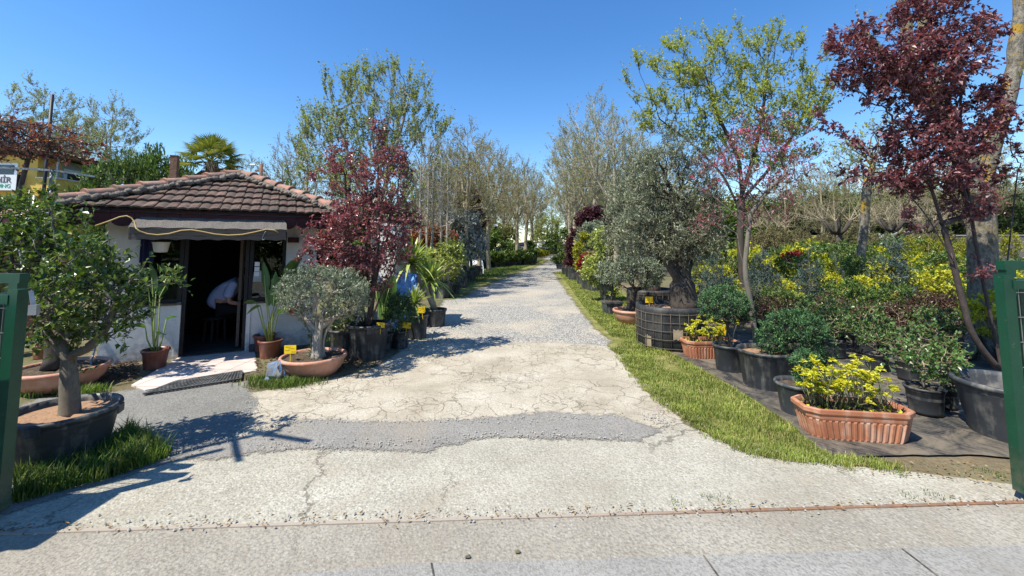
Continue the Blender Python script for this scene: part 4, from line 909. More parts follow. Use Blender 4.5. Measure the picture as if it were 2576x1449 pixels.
# ------------------------------------------------------------------ green sliding gate leaves
def gates():
    t = NT('green_paint'); v = t.obj(); c = t.ramp(t.noise(v, 5, 6, .7), [(.35, (.003, .04, .02)), (.65, (.005, .062, .032))]); f = t.ramp(t.noise(v, 26, 5, .75), [(.63, 0.0), (.7, .7)]); c = t.mix(f, c, (.1, .16, .11)); zz = t.n('SeparateXYZ', Vector=v).outputs[2]; low = t.math('MULTIPLY', t.n('MapRange', Value=zz, From_Min=.35, From_Max=.0).outputs[0], t.ramp(t.noise(v, 14, 5, .7), [(.35, 0.0), (.6, 1.0)])); c = t.mix(t.math('MULTIPLY', low, .8), c, (.14, .105, .075)); ru = t.ramp(t.noise(v, 17, 6, .8), [(.66, 0.0), (.72, .9)]); c = t.mix(ru, c, (.11, .045, .02)); MAT['green_paint'] = t.done(c, .38, t.bump(t.noise(v, 12, 3), .08, .01), .5)
    rough_mat('galvanised', (.22, .23, .23), (.4, .41, .41), 12, .4, .1, metal=.6)
    rough_mat('concrete_post', (.3, .28, .25), (.42, .4, .36), 8, .9, .3)
    for side, foot, top, lab in ((-1, (14, 1312), (60, 690), 'dark green steel gate leaf with wire mesh and a hanging padlock latch'), (1, (2556, 1262), (2524, 657), 'dark green steel gate leaf with chipped paint before the large poplar trunk')):
        b = G(*foot); Hh = P(top[0], top[1], b[1])[2]; dx = -3.0 * side
        g = thing('gate_leaf', lab, 'gate', (b[0] + side * .02, b[1], 0), rad(-2.7), 'pair of sliding gate leaves')
        s = side; w = .066; m = MB()
        m.box((s * .03, 0, (Hh - .09) / 2 + .03), (w, .06, Hh - .15)); m.box((s * 1.5, .0, Hh - .15 + .0), (3.0 - .1, .07, .055)); m.box((s * 1.5, 0, .1), (2.9, .06, .06))
        for k in (1, 2): m.box((s * (.04 + k * 1.45), 0, .6), (.06, .06, Hh - .4))
        m.build('frame', MAT['green_paint'], g)
        r = MB(); r.box((s * (1.5 + .1), .08, Hh - .03), (3.0, .055, .06)); r.box((s * .14, .08, Hh - .085), (.06, .055, .05)); r.box((s * .21, .08, Hh / 2 - .06), (.05, .05, Hh - .12)); r.build('guide_post', MAT['green_paint'], g)
        ms = MB()
        for k in range(24): ms.bar((s * (.09 + k * .06), -.02, .13), (s * (.09 + k * .06), -.02, Hh - .18), .003)
        for k in range(8): ms.bar((s * .07, -.024, .2 + k * (Hh - .4) / 7), (s * 1.5, -.024, .2 + k * (Hh - .4) / 7), .0045)
        ms.build('wire_mesh', MAT['galvanised'], g)
        if side < 0:
            q = MB(); q.bar((.05, 0, Hh - .1), (.1, -.02, Hh - .19), .02, .006); q.box((.105, -.02, Hh - .21), (.04, .028, .06), .3); q.build('latch', MAT['galvanised'], g)
    c = thing('gate_pillar', 'plain concrete gate pillar just outside the green mesh gate', 'pillar', (-3.75, 2.12, 0)); m = MB(); m.box((0, 0, .6), (1.05, .4, 1.2)); m.box((0, 0, 1.23), (1.12, .48, .06)); m.build('pillar', MAT['concrete_post'], c)
    p = thing('utility_pole', 'twin pole with cross arms whose shadow falls over the drive', 'pole', (G(700, 1085)[0] - .637 * 3.9 * math.cos(SUN_AZ), G(700, 1085)[1] - .637 * 3.9 * math.sin(SUN_AZ), 0)); m = MB()
    m.tube([(0, 0, 0), (0, 0, 3.9)], .035, 8); m.tube([(.12, -.1, 0), (.12, -.1, 3.2)], .03, 8); m.build('pole', MAT['rust'], p)
    m = MB(); m.bar((-.42, .2, 3.6), (.42, -.2, 3.85), .045); m.bar((-.3, .35, 3.45), (.32, -.3, 3.3), .035); m.build('cross_arm', MAT['rust'], p)
gates()
# ------------------------------------------------------------------ planting helpers
def foot(px, y, r):
    g = G(px, y); d = g[:2] / np.linalg.norm(g[:2]); return np.array((g[0] + d[0] * r, g[1] + d[1] * r, 0.0))
def PX(path, Y, base):
    return [P(p[0], p[1], Y + (p[2] if len(p) > 2 else 0)) - base for p in path]
def quick(name, label, cat, base, Y, path, blobs, n_attr, rb, rt, bark, leaf, group=None, root=None, extra_trunks=(), dy=.9, **kw):
    base = np.array(base, float); tr = [(PX(path, Y, base), -1, kw.pop('free', .5))]
    for q in extra_trunks: tr.append((PX(q[0], Y, base), q[1], .3))
    return tree(name, label, cat, base, tr, px_blobs(blobs, Y, base, dy), n_attr, rb, rt, bark, leaf, group=group, root=root, **kw)
def paddle(mb, base, blade, tip, w, rp=.008, mat=0, matp=1, n=9, sag=.04):
    """banana-like leaf: a petiole from base to blade, then a broad blade to tip"""
    base, blade, tip = [np.array(v, float) for v in (base, blade, tip)]
    mid = (base + blade) / 2 + R.normal(0, .012, 3); mb.tube([base, mid, blade, blade + (tip - blade) * .5], [rp * 1.4, rp, rp * .8, rp * .4], 6, matp)
    d = unit(tip - blade); L = np.linalg.norm(tip - blade); s = unit(np.cross(d, (0.25 * random.uniform(-1, 1), .6, 1.0))); nn = np.cross(s, d)
    u = np.linspace(0, 1, n); ww = w * np.sin(np.clip(u * .97 + .03, 0, 1) ** .75 * PI) ** .8 / 2 + .002
    c = blade + d * L * u[:, None] + np.array((0, 0, -1)) * (sag * (u ** 2))[:, None]
    l = c - s * ww[:, None] + nn * (ww * .45)[:, None]; r = c + s * ww[:, None] + nn * (ww * .45)[:, None]
    V = np.concatenate((l, c, r)); j = np.arange(n - 1)
    mb.add(V, np.concatenate((np.stack((j, j + n, j + n + 1, j + 1), 1), np.stack((j + n, j + 2 * n, j + 2 * n + 1, j + n + 1), 1))), mat, True)
def strelitzia(t, Y, base, leaves):
    m = MB()
    for (b, bl, tp, w) in leaves: paddle(m, *(PX([b, bl, tp], Y, base)), m_at(Y, w))
    m.build('leaves', [MAT['strelitzia_leaf'], MAT['yucca_leaf']], t)
def rosette(mb, c, n, L, w, up=.5, droopers=.2, axis=(0, 0, 1)):
    """sword leaves round a point"""
    for i in range(n):
        a = i * 2.399; el = rad(85 - 80 * (i / n) ** .8); dr = 0.0
        if i > n * (1 - droopers): el = rad(random.uniform(-10, 15)); dr = .5
        d = np.array((math.cos(a) * math.cos(el), math.sin(a) * math.cos(el), math.sin(el))) + R.normal(0, .06, 3); d = unit(d); l = L * random.uniform(.75, 1.1)
        s = unit(np.cross(d, (0, 0, 1.0)) + 1e-6); u = np.linspace(0, 1, 6); ww = w * np.array((.7, 1, .95, .75, .45, .04)) / 2
        cc = c + d * l * u[:, None] + np.array((0, 0, -1.0)) * ((.12 + dr) * l * u ** 2.2)[:, None]; nn = np.cross(s, d)
        V = np.concatenate((cc - s * ww[:, None] + nn * (ww * .5)[:, None], cc, cc + s * ww[:, None] + nn * (ww * .5)[:, None])); j = np.arange(5)
        mb.add(V, np.concatenate((np.stack((j, j + 6, j + 7, j + 1), 1), np.stack((j + 6, j + 12, j + 13, j + 7), 1))), 0, True)
def tips_of(g, q=1): return g.P[g.tips], g.T[g.tips]
def whorls(per, L, W, up=.5, grow=1.0):
    """leaf rosettes at every branch tip"""
    def f(lv, g):
        Pn, T = tips_of(g); n = len(Pn); a = R.uniform(0, 2 * PI, (n, 1)) + np.arange(per)[None] * 2 * PI / per * 1.6
        lev = np.linspace(0, 1, per)[None] * np.ones((n, 1))
        d = np.stack((np.cos(a) * (1 - lev * .5), np.sin(a) * (1 - lev * .5), up + lev * .7), -1) + T[:, None] * .4
        lv.leaves(np.repeat(Pn[:, None], per, 1).reshape(-1, 3) + R.normal(0, .006, (n * per, 3)), d.reshape(-1, 3), L * R.uniform(.6, 1.15, n * per), W * R.uniform(.7, 1.1, n * per), fold=.25)
    return f
def left_side():
    # citrus in the grey tub by the gate
    b = np.array((-3.43, 3.27, 0.)); t = thing('citrus_tree', 'glossy citrus tree with a forked trunk in a round grey tub beside the gate', 'potted tree', b)
    round_pot(t, .345, .27, .37, 'grey_pot', 'wood_chip_soil', handles=True, lip=.04)
    quick('citrus_tree', '', '', b, 3.3, [(175, 1058), (177, 1000), (172, 935), (176, 880)], [(215, 760, 108, 95), (130, 785, 58, 88), (295, 790, 50, 75), (175, 665, 60, 45), (238, 580, 16, 65), (112, 590, 22, 80), (395, 705, 50, 18), (330, 690, 22, 24), (135, 545, 14, 45), (285, 640, 16, 40)], 330, .058, .0022, 'bark_citrus', 'citrus_leaf', root=t,
          extra_trunks=(([(178, 890), (215, 885), (250, 850), (280, 805), (292, 755)], 4), ([(172, 900), (150, 862), (118, 835), (100, 790)], 4)), alpha=.3, seg=.06, twig_n=640, twig_L=.15, twig_w=.0018, per=6, leaf_L=.05, leaf_W=.027, spread=.6, jit=.008, bow=.3, flare=1.35)
    # second bowl behind it
    b = foot(150, 992, .3); t = thing('camellia_tree', 'leafy tree with a thick knotted trunk in a wide terracotta bowl behind the citrus', 'potted tree', b)
    bowl_pot(t, .42, .25, 'pale_terracotta'); Y = b[1]
    quick('', '', '', b, Y, [(140, 925), (142, 890), (138, 860), (128, 800)], [(60, 640, 85, 80), (30, 560, 60, 60), (120, 575, 45, 60), (112, 525, 22, 50), (200, 650, 60, 60)], 260, .085, .003, 'bark_dark', 'citrus_leaf', root=t, alpha=.3, seg=.09, twig_n=620, twig_L=.18, per=6, leaf_L=.062, leaf_W=.032, flare=1.5)
    # odd pots behind the mesh gate
    for (x, y, rt, h, mt, lab) in ((6, 905, .17, .3, 'terracotta', 'terracotta pot with leafy weeds behind the gate mesh'), (112, 905, .15, .2, 'brown_pot', 'brown pot of bright green leaves behind the terracotta bowl'), (-60, 960, .2, .28, 'terracotta', 'terracotta pot half hidden outside the gate frame')):
        b = foot(x, y, rt); t = thing('potted_plant', lab, 'potted plant', b); round_pot(t, rt, rt * .75, h, mt)
        m = MB(); n = 260; q = R.normal(0, 1, (n, 3)) * (rt * .55, rt * .55, .08) + (0, 0, h + .1); m.leaves(q, R.normal(0, 1, (n, 3)) + (0, 0, .4), .05, .03); m.build('foliage', MAT['green_leaf'], t)
    b = foot(128, 895, .12); t = thing('bucket', 'white plastic bucket beside the terracotta bowl behind the citrus', 'bucket', b); m = MB(); m.lathe([(.05, 0), (.1, .0), (.125, .17), (.135, .17), (.135, .19), (.12, .19), (.1, .02), (.001, .02)], 26); m.build('body', MAT['paper'], t)
    MB().tube([(.13 * math.cos(a), .13 * math.sin(a) * .3 + .02, .18 + .1 * math.sin(a)) for a in np.linspace(0, PI, 10)], .004, 5).build('handle', MAT['mid_grey_metal'], t)
    s = thing('broom_handle', 'slim grey stick leaning on the kiosk wall behind the citrus', 'stick', (0, 0, 0)); MB().tube([P(228, 918, 5.0), P(238, 880, 5.3), P(258, 820, 5.6)], .011, 7).build('stick', MAT['mid_grey_metal'], s)
    # bird-of-paradise by the window
    b = foot(388, 933, .13); Y = b[1]; t = thing('strelitzia', 'bird of paradise plant in a brown pot on the near edge of the porch', 'potted plant', b, group='bird of paradise plants round the kiosk door')
    round_pot(t, .155, .115, .255, 'brown_pot', ribs=14, lip=.03, seg=40)
    o = (388, 882)
    strelitzia(t, Y, b, [((384, 884), (366, 825), (322, 815, -.1), 26), (o, (385, 740), (378, 655, .0), 22), (o, (392, 742), (392, 668, .1), 18), ((394, 884), (402, 745), (432, 690, .15), 24), ((398, 884), (418, 805), (446, 790, .1), 22), (o, (395, 842), (418, 835, -.1), 16), (o, (372, 712), (345, 655, .05), 24)])
    for k, (x, y, lab, lv) in enumerate(((664, 889, 'bird of paradise plant in the back brown pot right of the doorway', [((664, 850), (700, 720), (702, 690), 14), ((668, 850), (715, 700), (760, 636), 26), ((668, 850), (712, 740), (748, 668), 26)]),
                                  (678, 906, 'bird of paradise plant in the front brown pot right of the doorway', [((672, 858), (655, 770), (620, 785, -.1), 16), ((673, 858), (645, 762), (612, 757), 16), ((676, 858), (668, 735), (662, 650), 22), ((680, 858), (674, 770), (668, 712), 22), ((684, 858), (688, 770), (694, 675), 20), ((682, 858), (700, 790), (728, 775, -.1), 18)]))):
        b = foot(x, y, .13); t = thing('strelitzia', lab, 'potted plant', b, group='bird of paradise plants round the kiosk door'); round_pot(t, .16, .12, .26, 'brown_pot', lip=.03); strelitzia(t, b[1], b, lv)
    # round olive in the terracotta bowl
    b = foot(787, 958, .26); Y = b[1]; t = thing('olive_topiary', 'olive tree clipped to a mushroom dome in a terracotta bowl beside the door', 'potted tree', b); bowl_pot(t, .385, .25)
    quick('', '', '', b, Y, [(800, 900), (797, 860), (800, 825), (797, 800)], [(818, 745, 108, 62), (760, 735, 55, 58), (870, 760, 50, 45), (815, 710, 80, 35)], 420, .06, .0018, 'bark_olive', 'olive_leaf', root=t, extra_trunks=(([(800, 832), (775, 808), (745, 785), (738, 760)], 5), ([(800, 830), (822, 812), (845, 795), (868, 785)], 5), ([(784, 902), (786, 872), (779, 838), (758, 795)], -1), ([(816, 903), (812, 870), (818, 835), (842, 800)], -1), ([(801, 906, -.06), (800, 870, -.05), (806, 830, -.03), (812, 790)], -1)),
          alpha=.3, seg=.05, twig_n=2600, twig_L=.075, twig_w=.0012, per=7, leaf_L=.034, leaf_W=.011, spread=.55, shell=.5, jit=.006, flare=1.7, maxcnt=2)
    c = foot(697, 968, .1); g = thing('plastic_wrap', 'crumpled clear plastic wrap lying beside the terracotta olive bowl', 'plastic wrap', c)
    t0 = NT('clear_plastic'); gl = t0.n('BsdfGlossy', Color=(.9, .93, .96), Roughness=.12); tr = t0.n('BsdfTransparent', Color=(.7, .75, .8)); df = t0.n('BsdfDiffuse', Color=(.4, .44, .47)); m1 = t0.n('MixShader', i0=.5, i1=tr.outputs[0], i2=df.outputs[0]); m2 = t0.n('MixShader', i0=.4, i1=m1.outputs[0], i2=gl.outputs[0]); t0.t.links.new(m2.outputs[0], t0.out.inputs[0]); MAT['clear_plastic'] = t0.m
    m = MB(); m.lathe([(.1, 0), (.125, .04), (.13, .1), (.1, .17), (.06, .22), (.001, .245)], 22); V = m.V[0]
    for i, v in enumerate(V): V[i] = v * (1 + .45 * mnoise.noise(Vector(v * 14)) + .25 * mnoise.noise(Vector(v * 37)))
    m.S = [False]; m.build('wrap', MAT['clear_plastic'], g)
    # purple plum in the big black tub
    b = foot(925, 912, .22); Y = b[1]; t = thing('purple_plum', 'purple leaved plum with many upright stems in a tall black tub beside the kiosk', 'potted tree', b); round_pot(t, .3, .235, .5, 'black_pot', lip=.05, handles=True)
    stems = [[(925, 820), (935, 740), (950, 640), (955, 520), (950, 420), (947, 330)], [(922, 822), (905, 740), (885, 640), (872, 520), (868, 440)], [(928, 822), (955, 750), (990, 680), (1010, 620), (1015, 560)], [(918, 820), (895, 760), (850, 690), (815, 640)], [(930, 820), (925, 700), (918, 580), (910, 460)], [(932, 820), (945, 700), (975, 600), (985, 500)]]
    tr = [(PX(s, Y + dy, b), -1, .2) for s, dy in zip(stems, (0, .1, -.1, .05, .25, .15))]
    bl = px_blobs([(930, 600, 110, 100), (880, 480, 60, 100), (960, 450, 65, 100), (845, 410, 28, 50), (945, 335, 20, 45), (1000, 560, 45, 60), (810, 600, 45, 45), (768, 580, 25, 20), (850, 660, 65, 45), (950, 690, 50, 50), (1012, 430, 32, 28), (795, 445, 18, 40), (870, 380, 30, 40), (1040, 560, 20, 25), (760, 640, 25, 12)], Y, b)
    tree('', '', '', b, tr, bl, 520, .03, .0022, 'bark_plum', 'plum_leaf_bright', root=t, alpha=.3, seg=.08, twig_n=2100, twig_L=.16, per=7, leaf_L=.046, leaf_W=.028, spread=.7, leaf_grav=.15, droop=.25, flare=1.1, bow=.4)
    # row of tubs along the bed
    def shrub(name, label, cat, x, y, rt, h, blobs, leaf, L, Wd, n=220, tw=700, per=6, group=None, pot='black_pot', path=None, bark='bark_twig', rb=.02, **kw):
        b = foot(x, y, rt * .8); Y = b[1]; t = thing(name, label, cat, b, group=group)
        if pot: round_pot(t, rt, rt * .78, h, pot)
        yt = y - h / Y * F; path = path or [(x, yt + 4), (x + random.uniform(-4, 4), yt - 15), (x + random.uniform(-6, 6), yt - 35)]
        quick('', '', '', b, Y, path, blobs, n, rb, .0018, bark, leaf, root=t, twig_n=tw, per=per, leaf_L=L, leaf_W=Wd, **{**dict(alpha=.3, seg=.08, twig_L=.12, bow=.3), **kw}); return t
    shrub('camellia_shrub', 'dark leafed shrub in the black tub tucked behind the olive dome', 'potted shrub', 868, 908, .24, .42, [(862, 790, 40, 55), (890, 740, 40, 50)], 'citrus_leaf', .05, .024, 140, 420)
    shrub('dark_shrub', 'dense dark green shrub in a small black pot between plum and yucca', 'potted shrub', 1006, 880, .15, .28, [(1005, 792, 32, 42), (1008, 768, 24, 24)], 'juniper_leaf', .035, .018, 200, 900)
    b = foot(1050, 855, .16); Y = b[1]; t = thing('small_yucca', 'small yucca rosette in a black tub behind the dark shrub', 'potted plant', b, group='yuccas in black tubs by the drive'); round_pot(t, .19, .15, .4, 'black_pot'); m = MB(); c = P(1042, 765, Y) - b; rosette(m, c, 36, .4, .05, droopers=.25); MB().tube([(0, 0, .36), c * .6 + np.array((0, 0, .3)) * .4, c], [.035, .03, .02], 8).build('trunk', MAT['bark_pale'], t); m.build('leaves', MAT['yucca_leaf'], t)
    b = foot(1094, 824, .2); Y = b[1]; t = thing('tall_yucca', 'tall yucca with two heads of sword leaves in a wide black tub', 'potted plant', b, group='yuccas in black tubs by the drive'); round_pot(t, .24, .19, .34, 'black_pot'); m = MB(); w = MB()
    for (x, y, dy, n, L) in ((1033, 664, -.1, 62, .72), (1083, 706, .05, 54, .62)):
        c = P(x, y, Y + dy) - b; rosette(m, c, n, L, .072, droopers=.24); w.tube([(0, 0, .3), (c[0] * .3, c[1] * .3, c[2] * .5), c * .8 + (0, 0, .05), c], [.055, .045, .04, .03], 9)
    w.build('trunk', MAT['bark_pale'], t); m.build('leaves', MAT['yucca_leaf'], t)
    b = foot(965, 885, .14); t = thing('strelitzia', 'bright bird of paradise plant standing between the plum tub and the blue sheet', 'potted plant', b, group='bird of paradise plants round the kiosk door'); round_pot(t, .16, .12, .26, 'black_pot'); strelitzia(t, b[1] + .3, b, [((962, 830), (968, 765), (990, 685), 46), ((960, 830), (962, 808), (962, 715), 44), ((958, 830), (950, 760), (940, 690), 18), ((966, 830), (985, 780), (1003, 735), 16)])
    c = P(1012, 728, 8.2); t0 = NT('blue_plastic'); MAT['blue_plastic'] = t0.done(t0.ramp(t0.noise(t0.obj(), 9, 4), [(.4, (.12, .3, .7)), (.7, (.25, .46, .85))]), .4, None, .5)
    g = thing('blue_sheet', 'bright blue plastic sheet bundled behind the yuccas', 'plastic sheet', (c[0], c[1], 0)); m = MB(); n = 12; V = []
    for dy in (0, .1):
        for iz in range(n):
            for ix in range(n): V.append(((ix / (n - 1) - .5) * .55, dy + .07 * mnoise.noise(Vector((ix * .5, iz * .5, 1 + dy))), 55 * .01 + (iz / (n - 1)) * .55 - .08 * abs(ix / (n - 1) - .45)))
    V = np.array(V); q = [(r * n + i, r * n + i + 1, (r + 1) * n + i + 1, (r + 1) * n + i) for r in range(n - 1) for i in range(n - 1)]; q2 = [tuple(a + n * n for a in f[::-1]) for f in q]
    m.add(V, q + q2); m.box((0, .05, .2), (.5, .3, .4)); m.build('sheet', MAT['blue_plastic'], g)
    c = P(967, 850, 8.0); g = thing('white_wall', 'narrow white plastered wall end showing between the plum leaves', 'wall', (c[0], 8.0, 0)); m = MB(); m.box((0, .6, 1.0), (.3, 1.2, 2.0)); m.box((0, .6, 2.02), (.36, 1.26, .05)); m.build('wall', MAT['white_plaster'], g)
    # further shrubs along the left edge of the lane
    shrub('laurel_shrub', 'yellow green laurel shrub behind the yuccas along the lane', 'potted shrub', 1112, 752, .35, .5, [(1115, 665, 48, 42), (1140, 640, 25, 30), (1075, 670, 30, 40)], 'laurel_leaf', .1, .05, 220, 900, seg=.14, twig_L=.25)
    shrub('photinia_hedge', 'clipped photinia with an orange red flat top behind the laurel', 'potted shrub', 1085, 742, .35, .5, [(1085, 600, 62, 26), (1070, 625, 45, 35), (1120, 610, 25, 20)], 'photinia_leaf', .1, .05, 240, 900, seg=.15, twig_L=.22, path=[(1085, 720), (1083, 680), (1084, 640)])
    shrub('silver_shrub', 'big silver grey shrub in a black tub on the lane edge', 'potted shrub', 1172, 712, .5, .55, [(1170, 590, 40, 60), (1145, 610, 30, 60), (1190, 620, 28, 45), (1130, 560, 25, 40)], 'silver_leaf', .13, .05, 260, 1500, seg=.2, twig_L=.35, path=[(1172, 690), (1168, 660), (1165, 630)], rb=.06, bark='bark_dark')
    shrub('dark_red_tree', 'dark maroon leaved tree behind the silver shrub on the lane edge', 'potted tree', 1186, 700, .5, .6, [(1180, 520, 30, 40), (1185, 560, 35, 35), (1160, 540, 20, 30)], 'dark_red_leaf', .13, .07, 180, 1100, seg=.2, twig_L=.3, path=[(1186, 680), (1184, 640), (1180, 580)], rb=.07, bark='bark_dark')
    shrub('grey_shrub', 'small grey leaved shrub in a dark tub at the front of the lane edge row', 'potted shrub', 1140, 742, .25, .35, [(1140, 705, 14, 16)], 'olive_leaf', .07, .025, 60, 260)
    for i, (x, y, w, lab) in enumerate(((1106, 754, 26, 'weathered grey planter box behind the tall yucca tub'), (1137, 738, 20, 'dark planter box by the small grey shrub'), (1160, 726, 24, 'black planter box beside the silver shrub tub'), (1183, 706, 22, 'black tub box under the silver shrub by the grass'), (1204, 694, 16, 'grey planter box farthest along the left grass edge'))):
        b = foot(x, y, .25); hw = m_at(b[1], w) / 2; t = thing('planter_box', lab, 'planter', b, rad(-12)); m = MB(); m.box((0, 0, .17), (hw * 2, hw * 1.6, .34), taper=1.1); m.box((0, 0, .35), (hw * 2.26, hw * 1.85, .03)); p = m.build('box', MAT['grey_pot' if i in (0, 4) else 'black_pot'], t); MB().box((0, 0, .37), (hw * 2.05, hw * 1.65, .015)).build('soil', MAT['potting_soil'], p)
        m = MB(); n = 260; q = R.normal(0, 1, (n, 3)).clip(-2, 2) * (hw * .5, hw * .42, .07) + (0, 0, .47); m.leaves(q, R.normal(0, 1, (n, 3)) + (0, 0, .6), .12, .04); m.build('plants', MAT[('olive_leaf', 'green_leaf')[i % 2]], t)
    price_tag(731, 879, 5.15, .145, .1, .1, 0, -.03, 'large yellow price tag with handwriting in the terracotta olive bowl')
    price_tag(957, 818, 5.9, .11, .07, .08, 0, .03, 'yellow price tag on the front rim of the purple plum tub')
    price_tag(930, 804, 6.3, .07, .06, .1, 0, 0, 'small yellow price tag half hidden behind the plum stems')
    price_tag(1021, 818, 6.6, .13, .09, .1, 0, .1, 'yellow price tag leaning over the small black pot of dark shrub')
    price_tag(1064, 779, 7.2, .12, .1, .1, 0, -.15, 'yellow price tag folded over the yucca tub rim')
    c = P(900, 800, 6.0); s = thing('purple_stick', 'short purple plant stick leaning in the plum tub', 'stick', c); MB().tube([(-.03, 0, -.12), (.02, 0, .07)], .007, 6).build('stick', MAT['violet'] if 'violet' in MAT else NT('violet').done((.28, .16, .6), .5), s)
left_side()
# ------------------------------------------------------------------ right side of the lane
def yaw_px(a, b):
    p, q = G(*a), G(*b); return math.atan2(q[1] - p[1], q[0] - p[0])
def euonymus_trough(px0, px1, y, L, Wd, h, lab, n, hgt, leafL, twn):
    a, b = G(*px0), G(*px1); rz = math.atan2(b[1] - a[1], b[0] - a[0]); mid = (a + b) / 2; nrm = np.array((-math.sin(rz), math.cos(rz), 0)); c = mid + nrm * Wd * .42
    t = thing('trough_planter', lab, 'planter', c, rz, 'terracotta troughs of yellow euonymus'); trough_pot(t, L, Wd, h)
    st = MB(); lv = MB(); tips = []
    for i in range(n):
        x = R.uniform(-.43, .43) * L; y_ = R.uniform(-.3, .3) * Wd; H = hgt * R.uniform(.25, 1.05); p0 = np.array((x, y_, h * .84)); lean = R.normal(0, .22, 2)
        p2 = p0 + np.array((lean[0] * H, lean[1] * H, H)); p1 = (p0 + p2) / 2 + R.normal(0, .015, 3); st.tube([p0, p1, p2], [.0042, .0035, .0024], 5); tips.append(p2)
        for k in range(R.integers(1, 4)):
            u = R.uniform(.3, .9); q = p0 + (p2 - p0) * u; e = q + np.array((R.normal(0, .06), R.normal(0, .06), R.uniform(.03, .1))); st.tube([q, (q + e) / 2 + R.normal(0, .006, 3), e], [.003, .0025, .002], 4); tips.append(e)
    tips = np.array(tips); k = len(tips)
    for per, up, r0, LL in ((6, .25, 0, 1.0), (5, .9, .006, .8)):
        a_ = R.uniform(0, 2 * PI, (k, 1)) + np.arange(per)[None] * 2 * PI / per; d = np.stack((np.cos(a_), np.sin(a_), np.full_like(a_, up) + R.normal(0, .2, a_.shape)), -1).reshape(-1, 3)
        lv.leaves(np.repeat(tips + (0, 0, r0), per, 0), d, leafL * LL * R.uniform(.65, 1.15, k * per), leafL * .62 * LL * R.uniform(.7, 1.1, k * per), fold=.22, droop=.12, kink=.62)
    q = np.c_[R.uniform(-.42, .42, 90) * L, R.uniform(-.35, .35, 90) * Wd, np.full(90, h * .88)]; lv.leaves(q, R.normal(0, 1, (90, 3)) + (0, 0, .4), leafL * .9, leafL * .55)
    st.build('stems', MAT['bark_green'], t); lv.build('foliage', MAT['euonymus_leaf'], t); return t
def juniper_leafage(per=10, L=.045, W=.012):
    def f(lv, g):
        q = g.P[np.where(g.cnt <= 2)[0]]; T = g.T[np.where(g.cnt <= 2)[0]]; k = len(q)
        d = T[:, None] * .7 + R.normal(0, .55, (k, per, 3)); lv.leaves(np.repeat(q, per, 0) + R.normal(0, .012, (k * per, 3)), d.reshape(-1, 3), L * R.uniform(.6, 1.3, k * per), W, fold=.1)
    return f
